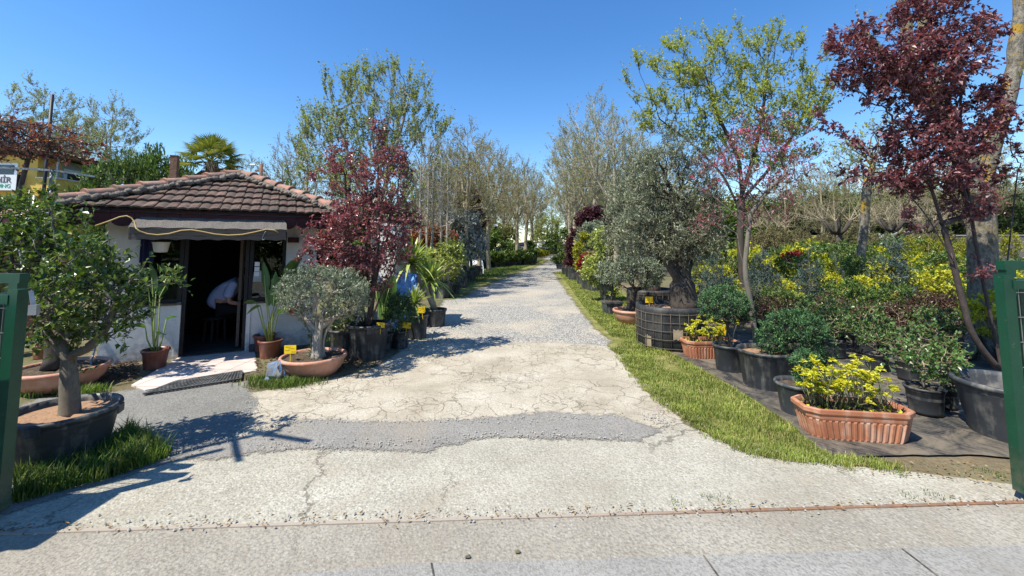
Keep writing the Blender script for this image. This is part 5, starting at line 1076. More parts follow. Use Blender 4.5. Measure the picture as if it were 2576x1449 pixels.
def right_front():
    euonymus_trough((2066, 1110), (2284, 1124), 0, .82, .35, .265, 'ribbed terracotta trough of bright yellow euonymus at the front edge of the cloth', 56, .38, .043, 0)
    euonymus_trough((1742, 906), (1850, 905), 0, .74, .34, .26, 'ribbed terracotta trough of yellow euonymus beside the wire wrapped olive tub', 30, .34, .042, 0)
    # junipers in black pots
    b = foot(1930, 988, .24); Y = b[1]; t = thing('weeping_juniper', 'spreading juniper spilling over the side of a ribbed black pot of wood chips', 'potted shrub', b, group='junipers in black pots'); round_pot(t, .3, .235, .42, 'black_pot', 'wood_chip_soil', ribs=20, seg=60)
    quick('', '', '', b, Y, [(1935, 890), (1950, 868), (1985, 850), (2020, 850)], [(1995, 825, 75, 26), (1945, 850, 40, 34), (2050, 860, 38, 48), (2010, 875, 55, 45), (1935, 900, 30, 40), (2078, 890, 24, 34), (2000, 925, 25, 22), (2000, 800, 62, 18), (2055, 915, 26, 25), (1950, 930, 14, 26)], 680, .03, .002, 'bark_dark', 'juniper_leaf', root=t, alpha=.25, seg=.03, extra_leaf=juniper_leafage(13, .036, .011), shell=.35, bow=-.2, jit=.006, free=.3)
    b = foot(1836, 942, .17); Y = b[1]; t = thing('juniper_standard', 'small juniper standard with a round dark head in a black pot before the trough', 'potted shrub', b, group='junipers in black pots'); round_pot(t, .2, .155, .34, 'black_pot')
    quick('', '', '', b, Y, [(1840, 880), (1833, 840), (1828, 805)], [(1822, 765, 58, 45), (1862, 790, 32, 30), (1785, 775, 30, 25), (1825, 735, 30, 25)], 420, .02, .002, 'bark_dark', 'juniper_leaf', root=t, alpha=.3, seg=.03, extra_leaf=juniper_leafage(12, .034, .011), shell=.4, jit=.005, free=.6)
    b = foot(2012, 1055, .16); Y = b[1]; t = thing('thin_juniper', 'thin weeping juniper in a grey pot behind the front trough', 'potted shrub', b, group='junipers in black pots'); round_pot(t, .2, .15, .3, 'grey_pot')
    quick('', '', '', b, Y, [(2015, 990), (2012, 950), (2018, 920)], [(2020, 905, 28, 26), (2012, 940, 14, 24), (2040, 900, 20, 16)], 130, .012, .0018, 'bark_dark', 'juniper_leaf', root=t, alpha=.3, seg=.03, extra_leaf=juniper_leafage(12, .032, .011), bow=-.2)
    # the great olive in its wire wrapped tub, another one behind
    rough_mat('tub_cloth', (.008, .009, .01), (.035, .036, .038), 4, .6, .9, stretch=(1, 1, .5), c3=(.09, .085, .075), dist=.03); rough_mat('burlap', (.2, .15, .09), (.38, .31, .22), 12, .95, .5)
    def tub(t, r, h):
        m = MB(); wob = lambda a: 1 + .02 * np.sin(a * 5 + 1) + .012 * np.sin(a * 11)
        m.lathe([(r * .9, 0), (r * .98, .05), (r, h * .5), (r * 1.0, h * .86), (r * 1.02, h * .9), (r * 1.01, h), (r * .96, h * 1.01), (r * .94, h * .88), (.01, h * .86)], 60, wob=wob); p = m.build('tub', MAT['tub_cloth'], t)
        g = MB(); k = 26
        for i in range(k):
            a = i * 2 * PI / k; q = wob(np.array([a]))[0]; g.tube([(r * 1.02 * q * math.cos(a), r * 1.02 * q * math.sin(a), z) for z in (0, h * .5, h * .88)], .005, 4)
        for z in np.linspace(.06, h * .86, 5):
            a = np.linspace(0, 2 * PI, 61); q = wob(a); g.tube(np.c_[r * 1.025 * q * np.cos(a), r * 1.025 * q * np.sin(a), np.full(61, z)], .005, 4)
        g.build('wire_cage', MAT['old_board'], p)
        MB().disc(r * .95, h * .9, 36, bump=.03).build('soil', MAT['wood_chip_soil'], p)
        for (a, z, w, hh) in ((-1.75, h * .42, .13, .17), (-2.6, h * .2, .1, .22), (-1.2, h * .1, .2, .1)):
            aa = np.linspace(a - w, a + w, 7); jj = R.uniform(.7, 1, 7); s = MB(); s.add(np.r_[np.c_[r * 1.022 * np.cos(aa), r * 1.022 * np.sin(aa), z - hh * jj / 2], np.c_[r * 1.022 * np.cos(aa), r * 1.022 * np.sin(aa), z + hh * jj[::-1] / 2]], [(i, i + 1, i + 8, i + 7) for i in range(6)]); s.build('burlap_patch', MAT['burlap'], p)
    b = foot(1690, 888, .5); Y = b[1]; t = thing('olive_tree', 'large old olive tree with a thick dark trunk in a wire wrapped black tub', 'potted tree', b, group='old olive trees in black tubs'); tub(t, .53, .66)
    trk = [[(1722, 775), (1718, 740), (1716, 700)], [(1712, 712), (1690, 680), (1670, 640), (1650, 590)], [(1720, 712), (1735, 670), (1750, 620), (1755, 560)], [(1716, 705), (1712, 640), (1700, 560), (1695, 480)]]
    tr = [(PX(trk[0], Y, b), -1, .9)] + [(PX(q, Y + dy, b), 4, .25) for q, dy in zip(trk[1:], (-.1, .1, .05))]
    bl = px_blobs([(1690, 470, 95, 105), (1625, 520, 70, 105), (1755, 520, 60, 110), (1700, 610, 110, 50), (1600, 600, 55, 55), (1692, 385, 50, 55), (1785, 610, 45, 40), (1740, 420, 45, 60), (1650, 420, 45, 45)], Y, b)
    tree('', '', '', b, tr, bl, 620, .2, .0022, 'bark_dark', 'olive_leaf_dark', root=t, alpha=.3, seg=.09, twig_n=4200, twig_L=.2, twig_w=.0018, per=6, leaf_L=.058, leaf_W=.014, spread=.5, flare=1.35, bow=.25, maxcnt=2)
    m = MB()
    for (x0, y0, x1, y1) in ((1705, 775, 1700, 700), (1742, 775, 1738, 705), (1722, 778, 1722, 700)):
        p0, p1 = PX([(x0, y0), (x1, y1)], Y - .1, b); m.tube([p0, (p0 + p1) / 2 + R.normal(0, .01, 3), p1], [.13, .1, .085], 10)
    m.build('trunk_rib', MAT['bark_dark'], t) if False else None
    b = foot(1640, 800, .5); Y = b[1]; t = thing('olive_tree', 'grey olive tree in a low black tub just behind the large old olive', 'potted tree', b, group='old olive trees in black tubs'); tub(t, .55, .6)
    quick('', '', '', b, Y, [(1645, 735), (1640, 690), (1628, 640), (1600, 580)], [(1600, 520, 75, 90), (1570, 590, 50, 60), (1620, 440, 50, 60), (1650, 560, 60, 70), (1560, 540, 35, 50), (1590, 400, 30, 45)], 380, .14, .0025, 'bark_dark', 'olive_leaf_dark', root=t, alpha=.3, seg=.11, twig_n=2400, twig_L=.24, per=6, leaf_L=.07, leaf_W=.017, spread=.5, flare=1.3, bow=.3)
    b = foot(1592, 820, .26); Y = b[1]; t = thing('olive_topiary', 'round headed olive in a terracotta bowl on the grass beside the wire wrapped tub', 'potted tree', b); bowl_pot(t, .4, .3)
    quick('', '', '', b, Y, [(1592, 785), (1590, 760), (1596, 735)], [(1598, 690, 62, 38), (1560, 700, 35, 28), (1640, 690, 30, 35), (1595, 660, 40, 25)], 260, .06, .002, 'bark_dark', 'olive_leaf', root=t, alpha=.3, seg=.07, twig_n=1700, twig_L=.12, per=7, leaf_L=.048, leaf_W=.015, shell=.4, spread=.55)
    b = foot(1540, 793, .15); Y = b[1]; t = thing('planter_box', 'square black planter box with a thin stemmed shrub on the grass verge', 'planter', b, rad(6)); m = MB(); m.box((0, 0, .14), (.34, .34, .28), taper=1.12); m.box((0, 0, .29), (.42, .42, .035)); p = m.build('box', MAT['grey_pot'], t); MB().box((0, 0, .312), (.36, .36, .01)).build('soil', MAT['potting_soil'], p)
    quick('', '', '', b, Y, [(1540, 765), (1538, 735), (1542, 705)], [(1530, 690, 30, 30)], 60, .02, .002, 'bark_dark', 'olive_leaf', root=t, twig_n=240, twig_L=.15, leaf_L=.05, leaf_W=.018)
    # row of tubs and shrubs along the verge
    def sh(name, lab, x, y, rt, h, blobs, leaf, L, Wd, n, tw, group=None, path=None, rb=.03, **kw):
        b = foot(x, y, rt * .8); Y = b[1]; t = thing(name, lab, 'potted shrub', b, group=group); round_pot(t, rt, rt * .8, h, 'grey_pot'); yt = y - h / Y * F
        quick('', '', '', b, Y, path or [(x, yt + 3), (x + 2, yt - 12), (x + 3, yt - 30)], blobs, n, rb, .002, 'bark_dark', leaf, root=t, twig_n=tw, leaf_L=L, leaf_W=Wd, **{**dict(alpha=.3, seg=.12, twig_L=.2, per=6, bow=.3), **kw})
    sh('climber', 'variegated pale green climber column in a tall black pot on the verge', 1530, 762, .26, .5, [(1510, 625, 28, 45), (1505, 680, 36, 45), (1530, 715, 24, 40), (1515, 595, 14, 20)], 'laurel_leaf', .075, .045, 220, 900)
    sh('heuchera', 'red leaved shrub in a pair of grey tubs on the verge', 1482, 730, .33, .55, [(1482, 662, 18, 18), (1470, 678, 14, 12)], 'red_leaf', .1, .06, 80, 320)
    sh('yellow_shrub', 'yellow tinged climbing shrub before the maroon tree on the verge', 1466, 716, .3, .5, [(1462, 645, 14, 34), (1470, 610, 10, 25)], 'gold_conifer', .1, .05, 90, 420)
    sh('grey_olive_shrub', 'grey green bushy olive between climber and maroon tree on the verge', 1476, 712, .3, .4, [(1482, 605, 30, 28), (1475, 580, 18, 20), (1500, 585, 22, 25)], 'olive_leaf', .1, .03, 160, 900)
    sh('maroon_tree', 'dark maroon tree in a black tub along the right verge', 1448, 706, .4, .6, [(1492, 550, 30, 24), (1475, 565, 26, 28), (1450, 600, 14, 28), (1440, 640, 13, 34), (1510, 570, 25, 30)], 'dark_red_leaf', .13, .07, 260, 1500, path=[(1450, 692), (1450, 660), (1468, 600)], rb=.06, twig_L=.3)
    sh('green_shrub', 'loose green shrub in the smallest black pot at the far end of the verge', 1410, 677, .34, .4, [(1408, 655, 13, 9), (1400, 652, 12, 5), (1415, 645, 8, 7)], 'hedge_leaf', .13, .06, 60, 360, seg=.2)
    for i, (x, y, rt, h, lab) in enumerate(((1496, 735, .3, .52, 'empty grey tub beside the red leaved shrub on the verge'), (1437, 699, .36, .45, 'low black tub behind the maroon tree on the verge'), (1427, 692, .36, .42, 'low black tub nearest the leaning trunk on the verge'))):
        b = foot(x, y, rt * .8); t = thing('plant_tub', lab, 'tub', b, group='black tubs along the verge'); round_pot(t, rt, rt * .8, h, 'grey_pot' if i == 0 else 'black_pot')
        m = MB(); n = 120; q = R.normal(0, 1, (n, 3)) * (rt * .4, rt * .4, .12) + (0, 0, h + .12); m.leaves(q, R.normal(0, 1, (n, 3)) + (0, 0, .5), .12, .05); m.build('foliage', MAT['rose_red_leaf' if i else 'olive_leaf'], t)
    price_tag(1633, 754, 7.0, .13, .1, .08, 0, 0, 'yellow price tag over the rim of the wire wrapped olive tub')
    price_tag(1813, 832, 6.1, .1, .12, .08, 0, .2, 'curled yellow price tag among the stems of the far trough')
    price_tag(1468, 686, 15.5, .2, .16, .1, 0, 0, 'tiny yellow price tag on the tubs along the verge')
    price_tag(2000, 764, 8.6, .13, .1, .1, 0, .1, 'yellow price tag among the yellow euonymus bushes')
    # big empty pot by the right gate
    b = foot(2560, 1126, .26); t = thing('empty_tub', 'large empty black tub with soil beside the chipped green gate', 'tub', b); round_pot(t, .37, .27, .46, 'grey_pot', 'wood_chip_soil', fill=.7, lip=.045)
    # crab apple
    b = foot(1903, 925, .1); Y = b[1]; t = thing('crab_apple', 'young crab apple with a crooked trunk, dark red leaves and pink blossom', 'potted tree', b); round_pot(t, .2, .16, .3, 'black_pot')
    pa = [(1904, 885), (1898, 830), (1890, 770), (1876, 700), (1874, 640), (1884, 580), (1889, 520), (1884, 450)]; ex = [([(1880, 690), (1862, 640), (1855, 590)], 14), ([(1885, 580), (1850, 540), (1800, 500), (1770, 470)], 18), ([(1888, 540), (1930, 480), (1975, 440)], 20)]
    quick('', '', '', b, Y, pa, [(1890, 420, 100, 80), (1800, 440, 60, 60), (1985, 430, 60, 60), (1890, 330, 60, 45), (1760, 480, 30, 40), (1960, 340, 60, 40), (2030, 370, 30, 30), (1830, 545, 80, 35), (1950, 520, 70, 35), (1780, 570, 40, 25)], 280, .036, .002, 'bark_citrus', 'plum_leaf_bright', root=t, extra_trunks=ex, alpha=.35, seg=.06, twig_n=620, twig_L=.16, per=4, leaf_L=.055, leaf_W=.02, spread=.7, bow=.3)
    g = Grow([(PX(pa, Y, b), -1, .6)], blob_pts(px_blobs([(1890, 420, 110, 90), (1800, 430, 70, 70), (1985, 430, 70, 70), (1890, 310, 70, 50), (1960, 330, 80, 50)], Y, b), 4), .3, .1)
    q = blob_pts(px_blobs([(1890, 400, 100, 80), (1790, 430, 60, 60), (1985, 420, 60, 60), (1890, 330, 60, 45), (1960, 340, 80, 50), (2060, 380, 30, 20)], Y, b), 60); fl = MB(); k = 9; fl.leaves(np.repeat(q, k, 0) + R.normal(0, .02, (len(q) * k, 3)), R.normal(0, 1, (len(q) * k, 3)), .03, .024, fold=.3); fl.build('blossom', MAT['pink_flower'], t)
right_front()
# ------------------------------------------------------------------ purple plum and the great poplar by the right gate
def right_trees():
    b = foot(2490, 935, .1); Y = 4.75; b = np.array((P(2490, 935, Y)[0], Y, 0.)); t = thing('purple_plum', 'tall purple leaved plum leaning out over the cloth before the poplar', 'tree', b)
    st = [[(2510, 925), (2470, 880), (2440, 830), (2412, 720), (2388, 620), (2345, 480), (2290, 340)], [(2520, 930), (2500, 830), (2475, 720), (2452, 600), (2430, 450), (2415, 300), (2420, 160)], [(2400, 660), (2330, 540), (2260, 460), (2200, 400)], [(2440, 540), (2400, 400), (2330, 250), (2280, 150)], [(2500, 840), (2530, 700), (2545, 560), (2560, 430)]]
    tr = [(PX(st[0], Y, b), -1, .35), (PX(st[1], Y + .15, b), -1, .35), (PX(st[2], Y - .05, b), 20, .2), (PX(st[3], Y + .1, b), 24, .2), (PX(st[4], Y + .2, b), -1, .4)]
    bl = px_blobs([(2330, 190, 110, 90), (2200, 140, 70, 50), (2140, 105, 60, 28), (2285, 55, 55, 60), (2400, 110, 70, 100), (2420, 320, 80, 100), (2300, 300, 80, 50), (2215, 245, 55, 35), (2340, 450, 85, 50), (2430, 500, 60, 70), (2470, 70, 40, 70), (2500, 250, 30, 60), (2520, 330, 40, 40), (2080, 325, 35, 22), (2150, 440, 40, 10), (2060, 300, 22, 16), (2230, 460, 45, 18), (2300, 560, 30, 35), (2450, 690, 20, 40), (2560, 430, 40, 40), (2220, 190, 90, 45), (2350, 20, 80, 40), (2160, 130, 60, 40), (2330, 370, 90, 60), (2400, 420, 70, 50), (2130, 200, 40, 30)], Y, b)
    tree('', '', '', b, tr, bl, 700, .03, .002, 'bark_plum', 'plum_leaf', root=t, alpha=.3, seg=.07, twig_n=3000, twig_L=.17, twig_w=.0016, per=8, leaf_L=.05, leaf_W=.029, spread=.65, leaf_grav=.25, droop=.3, bow=.35, flare=1.1, maxcnt=2)
    # low sprays of fresh red leaves at the foot
    b = G(2470, 905); Y = b[1]; t = thing('poplar_tree', 'great poplar trunk with ochre lichen and sawn limbs behind the purple plum', 'tree', b)
    m = MB(); pa = [(2478, 925), (2476, 880), (2474, 780), (2472, 680), (2470, 560), (2462, 480)]
    q = np.array(PX(pa, Y, b)); q[0, 2] = -.05; m.tube(np.array([np.array([np.interp(u, np.linspace(0, 1, len(q)), q[:, i]) for i in range(3)]) for u in np.linspace(0, 1, 24)]), np.interp(np.linspace(0, 1, 24), [0, .06, .15, .4, 1], [.4, .25, .18, .16, .15]), 20)
    for k in range(6):
        a = k * 1.05 + .3; m.tube([(.13 * math.cos(a), .13 * math.sin(a), .34), (.3 * math.cos(a), .3 * math.sin(a), .1), (.65 * math.cos(a), .65 * math.sin(a), .0)], [.09, .07, .03], 8)
    def limb(path, r0, r1, Yo=0.0):
        q = np.array(PX(path, Y + Yo, b)); k = 18; u = np.linspace(0, 1, len(q)); s = np.stack([np.interp(np.linspace(0, 1, k), u, q[:, i]) for i in range(3)], 1)
        for _ in range(2): s[1:-1] = (s[:-2] + 2 * s[1:-1] + s[2:]) / 4
        m.tube(s + R.normal(0, .008, s.shape), np.linspace(r0, r1, k) * (1 + R.normal(0, .04, k)), 14)
    limb([(2466, 520), (2480, 400), (2512, 320), (2545, 220), (2560, 110), (2568, 0), (2572, -90)], .115, .075)
    limb([(2462, 500), (2440, 420), (2400, 360), (2340, 270), (2250, 170), (2165, 82)], .11, .062, -.15)
    limb([(2400, 350), (2340, 260), (2290, 150), (2270, 0), (2262, -60)], .085, .06, .1)
    limb([(2440, 400), (2380, 280), (2335, 150), (2318, 80), (2330, -50)], .085, .06, .3)
    m.build('trunk', MAT['bark_lichen'], t)
    lv = MB()
    for (x, y) in ((2170, 80), (2270, 10), (2330, 20), (2555, 200), (2480, 420)):
        w = MB(); c = P(x, y, Y) - b; A = c + R.normal(0, .03, (8, 3)); B = A + unit(R.normal(0, .5, A.shape) + (0, 0, .8)) * R.uniform(.2, .6, (len(A), 1)); w.twigs(A, B, .005); q, d = on_twigs(A, B, 4); lv.leaves(q, d, .05, .03); w.build('twigs', MAT['bark_twig'], t)
    lv.build('crown', MAT['spring_leaf'], t)
    # the big yellow green tree
    b = G(1868, 790); Y = 9.6; b = np.array((P(1868, 700, Y)[0], Y, 0.)); t = thing('spring_tree', 'tall spreading tree in fresh yellow green leaf behind the olives', 'tree', b)
    pa = [(1868, 800), (1868, 700), (1862, 600), (1865, 520), (1870, 450)]; ex = [([(1866, 540), (1820, 440), (1740, 360), (1660, 300)], 15), ([(1868, 500), (1860, 400), (1800, 280), (1770, 170)], 17), ([(1870, 480), (1900, 380), (1920, 280), (1930, 170)], 18), ([(1870, 500), (1940, 420), (2010, 320), (2040, 220)], 17)]
    quick('', '', '', b, Y, pa, [(1700, 230, 110, 70), (1820, 190, 100, 100), (1930, 170, 90, 100), (2010, 240, 80, 90), (1640, 290, 70, 50), (1870, 320, 150, 80), (1740, 130, 60, 50), (1690, 160, 50, 60), (2060, 160, 40, 60), (1600, 190, 35, 50), (1830, 90, 40, 40), (1770, 330, 110, 40), (1990, 370, 70, 60), (1890, 430, 90, 40), (2080, 290, 40, 60), (1585, 250, 25, 40)], 460, .08, .0035, 'bark_dark', 'spring_leaf', root=t, extra_trunks=ex, alpha=.4, seg=.16, twig_n=3300, twig_L=.42, twig_w=.003, twig_up=.9, twig_rnd=.35, per=7, leaf_L=.062, leaf_W=.04, spread=.8, lo=.3, bow=.5, maxcnt=2)
right_trees()
# ------------------------------------------------------------------ the nursery beds on the black cloth
def bush_proto(name, lab, cat, grp, H, Wd, leaf, L, LW, n, tw, pot=(.13, .2), shape='ball', stems=True, bark='bark_twig', per=6, bloom=None):
    t = thing(name, lab, cat, (0, 0, 0), 0, grp); ph = 0; t['short'] = name.replace('_', ' ') if name != 'euonymus_bush' else 'yellow euonymus bush'
    if pot: round_pot(t, pot[0], pot[0] * .8, pot[1], 'black_pot', seg=20, lip=.02); ph = pot[1] * .9
    if shape == 'ball': bl = [((0, 0, ph + (H - ph) * .55), (Wd / 2, Wd / 2, (H - ph) * .45)), ((.12 * Wd, .1 * Wd, ph + (H - ph) * .7), (Wd * .3, Wd * .3, (H - ph) * .3)), ((-.2 * Wd, 0, ph + (H - ph) * .4), (Wd * .32, Wd * .3, (H - ph) * .3))]
    elif shape == 'cone': bl = [((R.normal(0, .015), 0, ph + (H - ph) * u), (Wd * .5 * (1.03 - u), Wd * .5 * (1.03 - u), (H - ph) * .12)) for u in (.12, .27, .42, .57, .72, .86, .95)]
    elif shape == 'column': bl = [((0.03 * u, 0, ph + (H - ph) * u), (Wd * .5 * (1.1 - u * .6), Wd * .5 * (1.1 - u * .6), (H - ph) * .17)) for u in (.2, .4, .6, .8, .93)]
    else: bl = [((0, 0, ph + (H - ph) * .6), (Wd / 2, Wd / 2, (H - ph) * .4))]
    tr = [[(0, 0, ph * .9), (.01, 0, ph + (H - ph) * .3), (0, .01, ph + (H - ph) * (.92 if shape in ('cone', 'column') else .5))]]
    ex = None
    g = Grow([(tr[0], -1, .1)], blob_pts(bl, n, .2), .3, .07, .25 if shape != 'cone' else -.25, .006)
    w = MB(); g.wood(w, .012 if H < 1 else .02, .0018); lv = MB()
    A, B, i = g.spawn(tw, .09 if H < 1 else .13, .5, .7, .5, 2); w.twigs(A, B, .0016)
    if per: q, d = on_twigs(A, B, per, .6); lv.leaves(q, d, L * R.uniform(.6, 1.2, len(q)), LW * R.uniform(.7, 1.2, len(q)), fold=.2)
    w.build('stems', MAT[bark], t)
    if per: lv.build('foliage', MAT[leaf], t)
    if bloom:
        c = blob_pts(bl, bloom[1], .8); fl = MB(); k = 14; fl.leaves(np.repeat(c, k, 0) + R.normal(0, .008, (len(c) * k, 3)), R.normal(0, 1, (len(c) * k, 3)) + (0, 0, .3), bloom[2], bloom[2] * .85, fold=.3); fl.build('bloom', MAT[bloom[0]], t)
    return t
USED = set(); SEEN = {}
LMK = [(-9999, 'outside the gate mesh'), (0, 'behind the red creeper'), (200, 'behind the yellow balcony'), (330, 'behind the rust brown post'), (480, 'behind the fan palm'), (620, 'behind the kiosk ridge'), (760, 'behind the broad poplar'), (880, 'behind the purple plum'), (1010, 'behind the thin saplings'), (1130, 'behind the silver shrub'), (1215, 'near the lamp post'), (1262, 'near the cabin tent'), (1330, 'near the parked cars'), (1420, 'behind the leaning lane trunk'), (1462, 'behind the maroon tree'), (1540, 'behind the grey olive'), (1680, 'behind the large old olive'), (1800, 'behind the crab apple trunk'), (1960, 'below the crimson maple'), (2060, 'by the dark pollard'), (2140, 'by the pale lichen trunk'), (2215, 'by the tall dark spruce'), (2300, 'by the golden conifers'), (2390, 'by the plum stems'), (2450, 'behind the poplar trunk'), (2520, 'beyond the chipped gate')]
def auto(short, px, row, s):
    lm = [q for x, q in LMK if px >= x][-1]; l = ' '.join((short + ' ' + row + ' ' + lm).split()); k = SEEN.setdefault(l, [])
    k.append(s)
    if len(k) == 1: return l
    a = 'taller' if s > max(k[:-1]) else 'lower' if s < min(k[:-1]) else 'mid-sized'
    return a + ' ' + l
def put(proto, px, y, s=1.0, rz=None, label=None, Y=None, sz=None, row=''):
    label = label or auto(proto['short'], px, row, s)
    p = G(px, y) if Y is None else np.array((P(px, 650, Y)[0], Y, 0)); p[2] = .03 if p[1] < 18 else 0; rz = random.uniform(0, 6.28) if rz is None else rz
    if proto.name not in USED:
        USED.add(proto.name); proto.location = [float(v) for v in p]; proto.rotation_euler = (0, 0, rz); proto.scale = (s, s, sz or s)
        if label: proto['label'] = label
        return proto
    return dup(proto, p, rz, s, label, None, sz)
def nursery():
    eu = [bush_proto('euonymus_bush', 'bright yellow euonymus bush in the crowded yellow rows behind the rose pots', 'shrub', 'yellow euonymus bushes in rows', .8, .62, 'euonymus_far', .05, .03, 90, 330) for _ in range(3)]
    gr = [bush_proto('green_bush', 'dull green rounded bush among the yellow euonymus rows', 'shrub', 'green bushes among the yellow rows', .85, .7, lf, .05, .022, 90, 420) for lf in ('hedge_leaf', 'green_leaf')]
    ro = [bush_proto('rose_bush', 'rose bush in a black pot on the cloth', 'rose bush', 'rose bushes in black pots', .62, .5, 'rose_leaf', .036, .025, 60, 170, pot=(.14, .22)) for _ in range(3)]
    rr = [bush_proto('red_rose_bush', 'rose bush with dark red young leaves in a black pot behind the green roses', 'rose bush', 'dark red leaved roses in black pots', .7, .52, 'rose_red_leaf', .038, .022, 60, 170, pot=(.14, .22)) for _ in range(2)]
    sp = [bush_proto('blue_spruce', 'small blue spruce', 'spruce', 'small blue spruces', 1.35, .8, 'blue_spruce', .045, .011, 200, 1100, shape='cone', per=7) for _ in range(2)]
    gc = [bush_proto('golden_conifer', 'golden conifer', 'conifer', 'golden conifers at the back of the beds', 1.7, .5, 'gold_conifer', .07, .018, 120, 700, shape='column', per=7) for _ in range(2)]
    tw = [bush_proto('bare_shrub', 'bare brown twiggy shrub in the bed before the long wall', 'shrub', 'bare twiggy shrubs before the long wall', 2.1, 1.5, 'brown_bud', .07, .03, 170, 1300, pot=None, shape='ball', bark='bark_twig', per=4) for _ in range(2)]
    wh = bush_proto('white_blossom_shrub', 'shrub with white blossom heads at the back of the beds before the wall', 'shrub', 'white blossom shrubs before the wall', 2.2, 1.4, 'hedge_leaf', .08, .04, 120, 500, pot=None, bloom=('white_flower', 90, .06))
    ac = bush_proto('red_acer', 'small crimson maple with a round head above the yellow euonymus', 'maple', None, 1.5, .75, 'red_leaf', .07, .035, 110, 700, shape='lolly')
    # row upon row, nearest first
    for x in (2110, 2170, 2235, 2300, 2365, 2430): put(random.choice(ro + rr[:1]), x + random.uniform(-12, 12), 895 + random.uniform(-8, 8), random.choice((.6, .8, 1.0, 1.2)), row='in the front row')
    for x in (2060, 2125, 2190, 2260, 2330, 2400): put(random.choice(ro + rr), x + random.uniform(-12, 12), 876 + random.uniform(-6, 6), random.choice((.65, .85, 1.0, 1.25)), row='in the second row')
    for x in range(1940, 2440, 46): put(random.choice(rr if random.random() < .75 else ro), x + random.uniform(-8, 8), 860 + random.uniform(-4, 4), random.uniform(.85, 1.1), row='in the third row')
    for x in range(1915, 2430, 44): put(random.choice(rr if random.random() < .55 else gr), x + random.uniform(-8, 8), 843 + random.uniform(-4, 4), random.uniform(.85, 1.1), row='in the fourth row')
    for row, (y0, x0, x1, st) in enumerate(((824, 1925, 2430, 46), (805, 1750, 2440, 42), (786, 1760, 2440, 42), (769, 1760, 2450, 42), (753, 1770, 2450, 42), (738, 1780, 2450, 42))):
        for x in range(x0, x1, st):
            k = random.random()
            if random.random() < .08: continue
            if row >= 1 and 2090 < x < 2200: pr = random.choice(gr if k < .6 else eu)
            else: pr = random.choice(eu if k < (.68 if row < 4 else .5) else gr)
            put(pr, x + random.uniform(-12, 12), y0 + random.uniform(-5, 5), random.choice((.65, .8, .95, 1.1, 1.35)) * (1.0 + .1 * row), row='in the %s yellow row' % ('first', 'second', 'third', 'fourth', 'fifth', 'sixth')[row])
    for x in range(1960, 2450, 46): put(random.choice(gr + eu), x + random.uniform(-15, 15), 725 + random.uniform(-4, 4), random.uniform(1.5, 2.3), row='in the last yellow row')
    for (x, y, s, lab) in ((1808, 815, 1.15, 'blue spruce just right of the old olive trunk'), (1925, 815, 1.2, 'blue spruce right behind the crab apple trunk'), (2043, 806, 1.12, 'blue spruce left of the pale lichen trunk with yellow bushes before it'), (2255, 806, 1.4, 'tallest dark blue spruce among yellow bushes between pale trunk and plum stems'), (2110, 795, .95, 'small blue spruce hidden close to the pale trunk'), (1765, 800, 1.1, 'blue spruce half hidden behind the old olive trunk')):
        put(random.choice(sp), x, y, s, label=lab)
    for (x, y, s, lab) in ((2300, 738, 1.05, 'golden conifer nearest the tall dark blue spruce'), (2345, 736, 1.0, 'golden conifer second from the tall blue spruce'), (2385, 737, 1.05, 'golden conifer third from the tall blue spruce beside the plum stems'), (2410, 742, .9, 'golden conifer behind the plum stems by the poplar'), (2440, 735, 1.0, 'golden conifer half behind the poplar trunk'), (1950, 735, .7, 'small dark golden conifer behind the blue spruce by the crab apple'), (2560, 760, 1.1, 'golden conifer beyond the chipped green gate')):
        put(random.choice(gc), x, y, s, label=lab)
    for x in range(1880, 2460, 21): put(random.choice(tw), x + random.uniform(-10, 10), 714 + random.uniform(-8, 8), random.uniform(.8, 1.2), row='before the wall')
    for i, x in enumerate((2215, 2255, 2290, 2330)): put(wh, x, 706 + i * 1.5, random.uniform(.85, 1.05))
    put(ac, 2002, 762, .95)
    # green rose bushes right behind the front trough
    for (x, y, s, lab) in ((2330, 1045, 1.1, 'green rose bush in a black pot right behind the front yellow trough'), (2378, 1030, .85, 'green rose bush in a small black pot between trough and large empty tub'), (2290, 960, 1.0, 'rose bush standing alone on the open cloth behind the yellow trough'), (2370, 960, 1.0, 'rose bush on the open cloth before the root flare of the poplar'), (2210, 935, .9, 'rose bush on the cloth beside the spreading juniper')):
        put(random.choice(ro), x, y, s, label=lab)
    b = G(2140, 800); 
    for i, (x, y, mt, lab) in enumerate(((2142, 792, 'rose_bloom', 'single scarlet rose bloom over the dark red roses'), (2422, 776, 'pink_bloom', 'single pink rose bloom near the plum stems'), (2262, 905, 'pink_bloom', 'small pink rose bloom low over the front rose pots'))):
        c = P(x, y, (8.4, 8.6, 6.5)[i]); t = thing('rose_bloom', lab, 'flower', (c[0], c[1], c[2] - .25)); fl = MB(); k = 26; q = R.normal(0, .012, (k, 3)) + (0, 0, .25); fl.leaves(q, R.normal(0, 1, (k, 3)) + (0, 0, .4), .035, .03, fold=.3); fl.build('petals', MAT[mt], t); MB().tube([(0, 0, -.1), (.01, 0, .1), (0, 0, .25)], .003, 5).build('stem', MAT['bark_green'], t)
    # plants beyond the right gate
    for (x, y, s, pr, lab) in ((2545, 930, 1.2, eu[0], 'yellow euonymus bush seen through the right gate mesh'), (2600, 900, 1.3, gr[0], 'green bush seen through the right gate mesh'), (2590, 840, 1.3, eu[1], 'yellow euonymus farther off beyond the right gate'), (2545, 800, 1.5, gr[1], 'grey green bush beside the poplar beyond the gate')):
        put(pr, x, y, s, label=lab)
    # long wall behind the beds and the wood behind it
    rough_mat('wall_render', (.06, .055, .05), (.15, .135, .12), 3, .9, .3, c3=(.1, .09, .08))
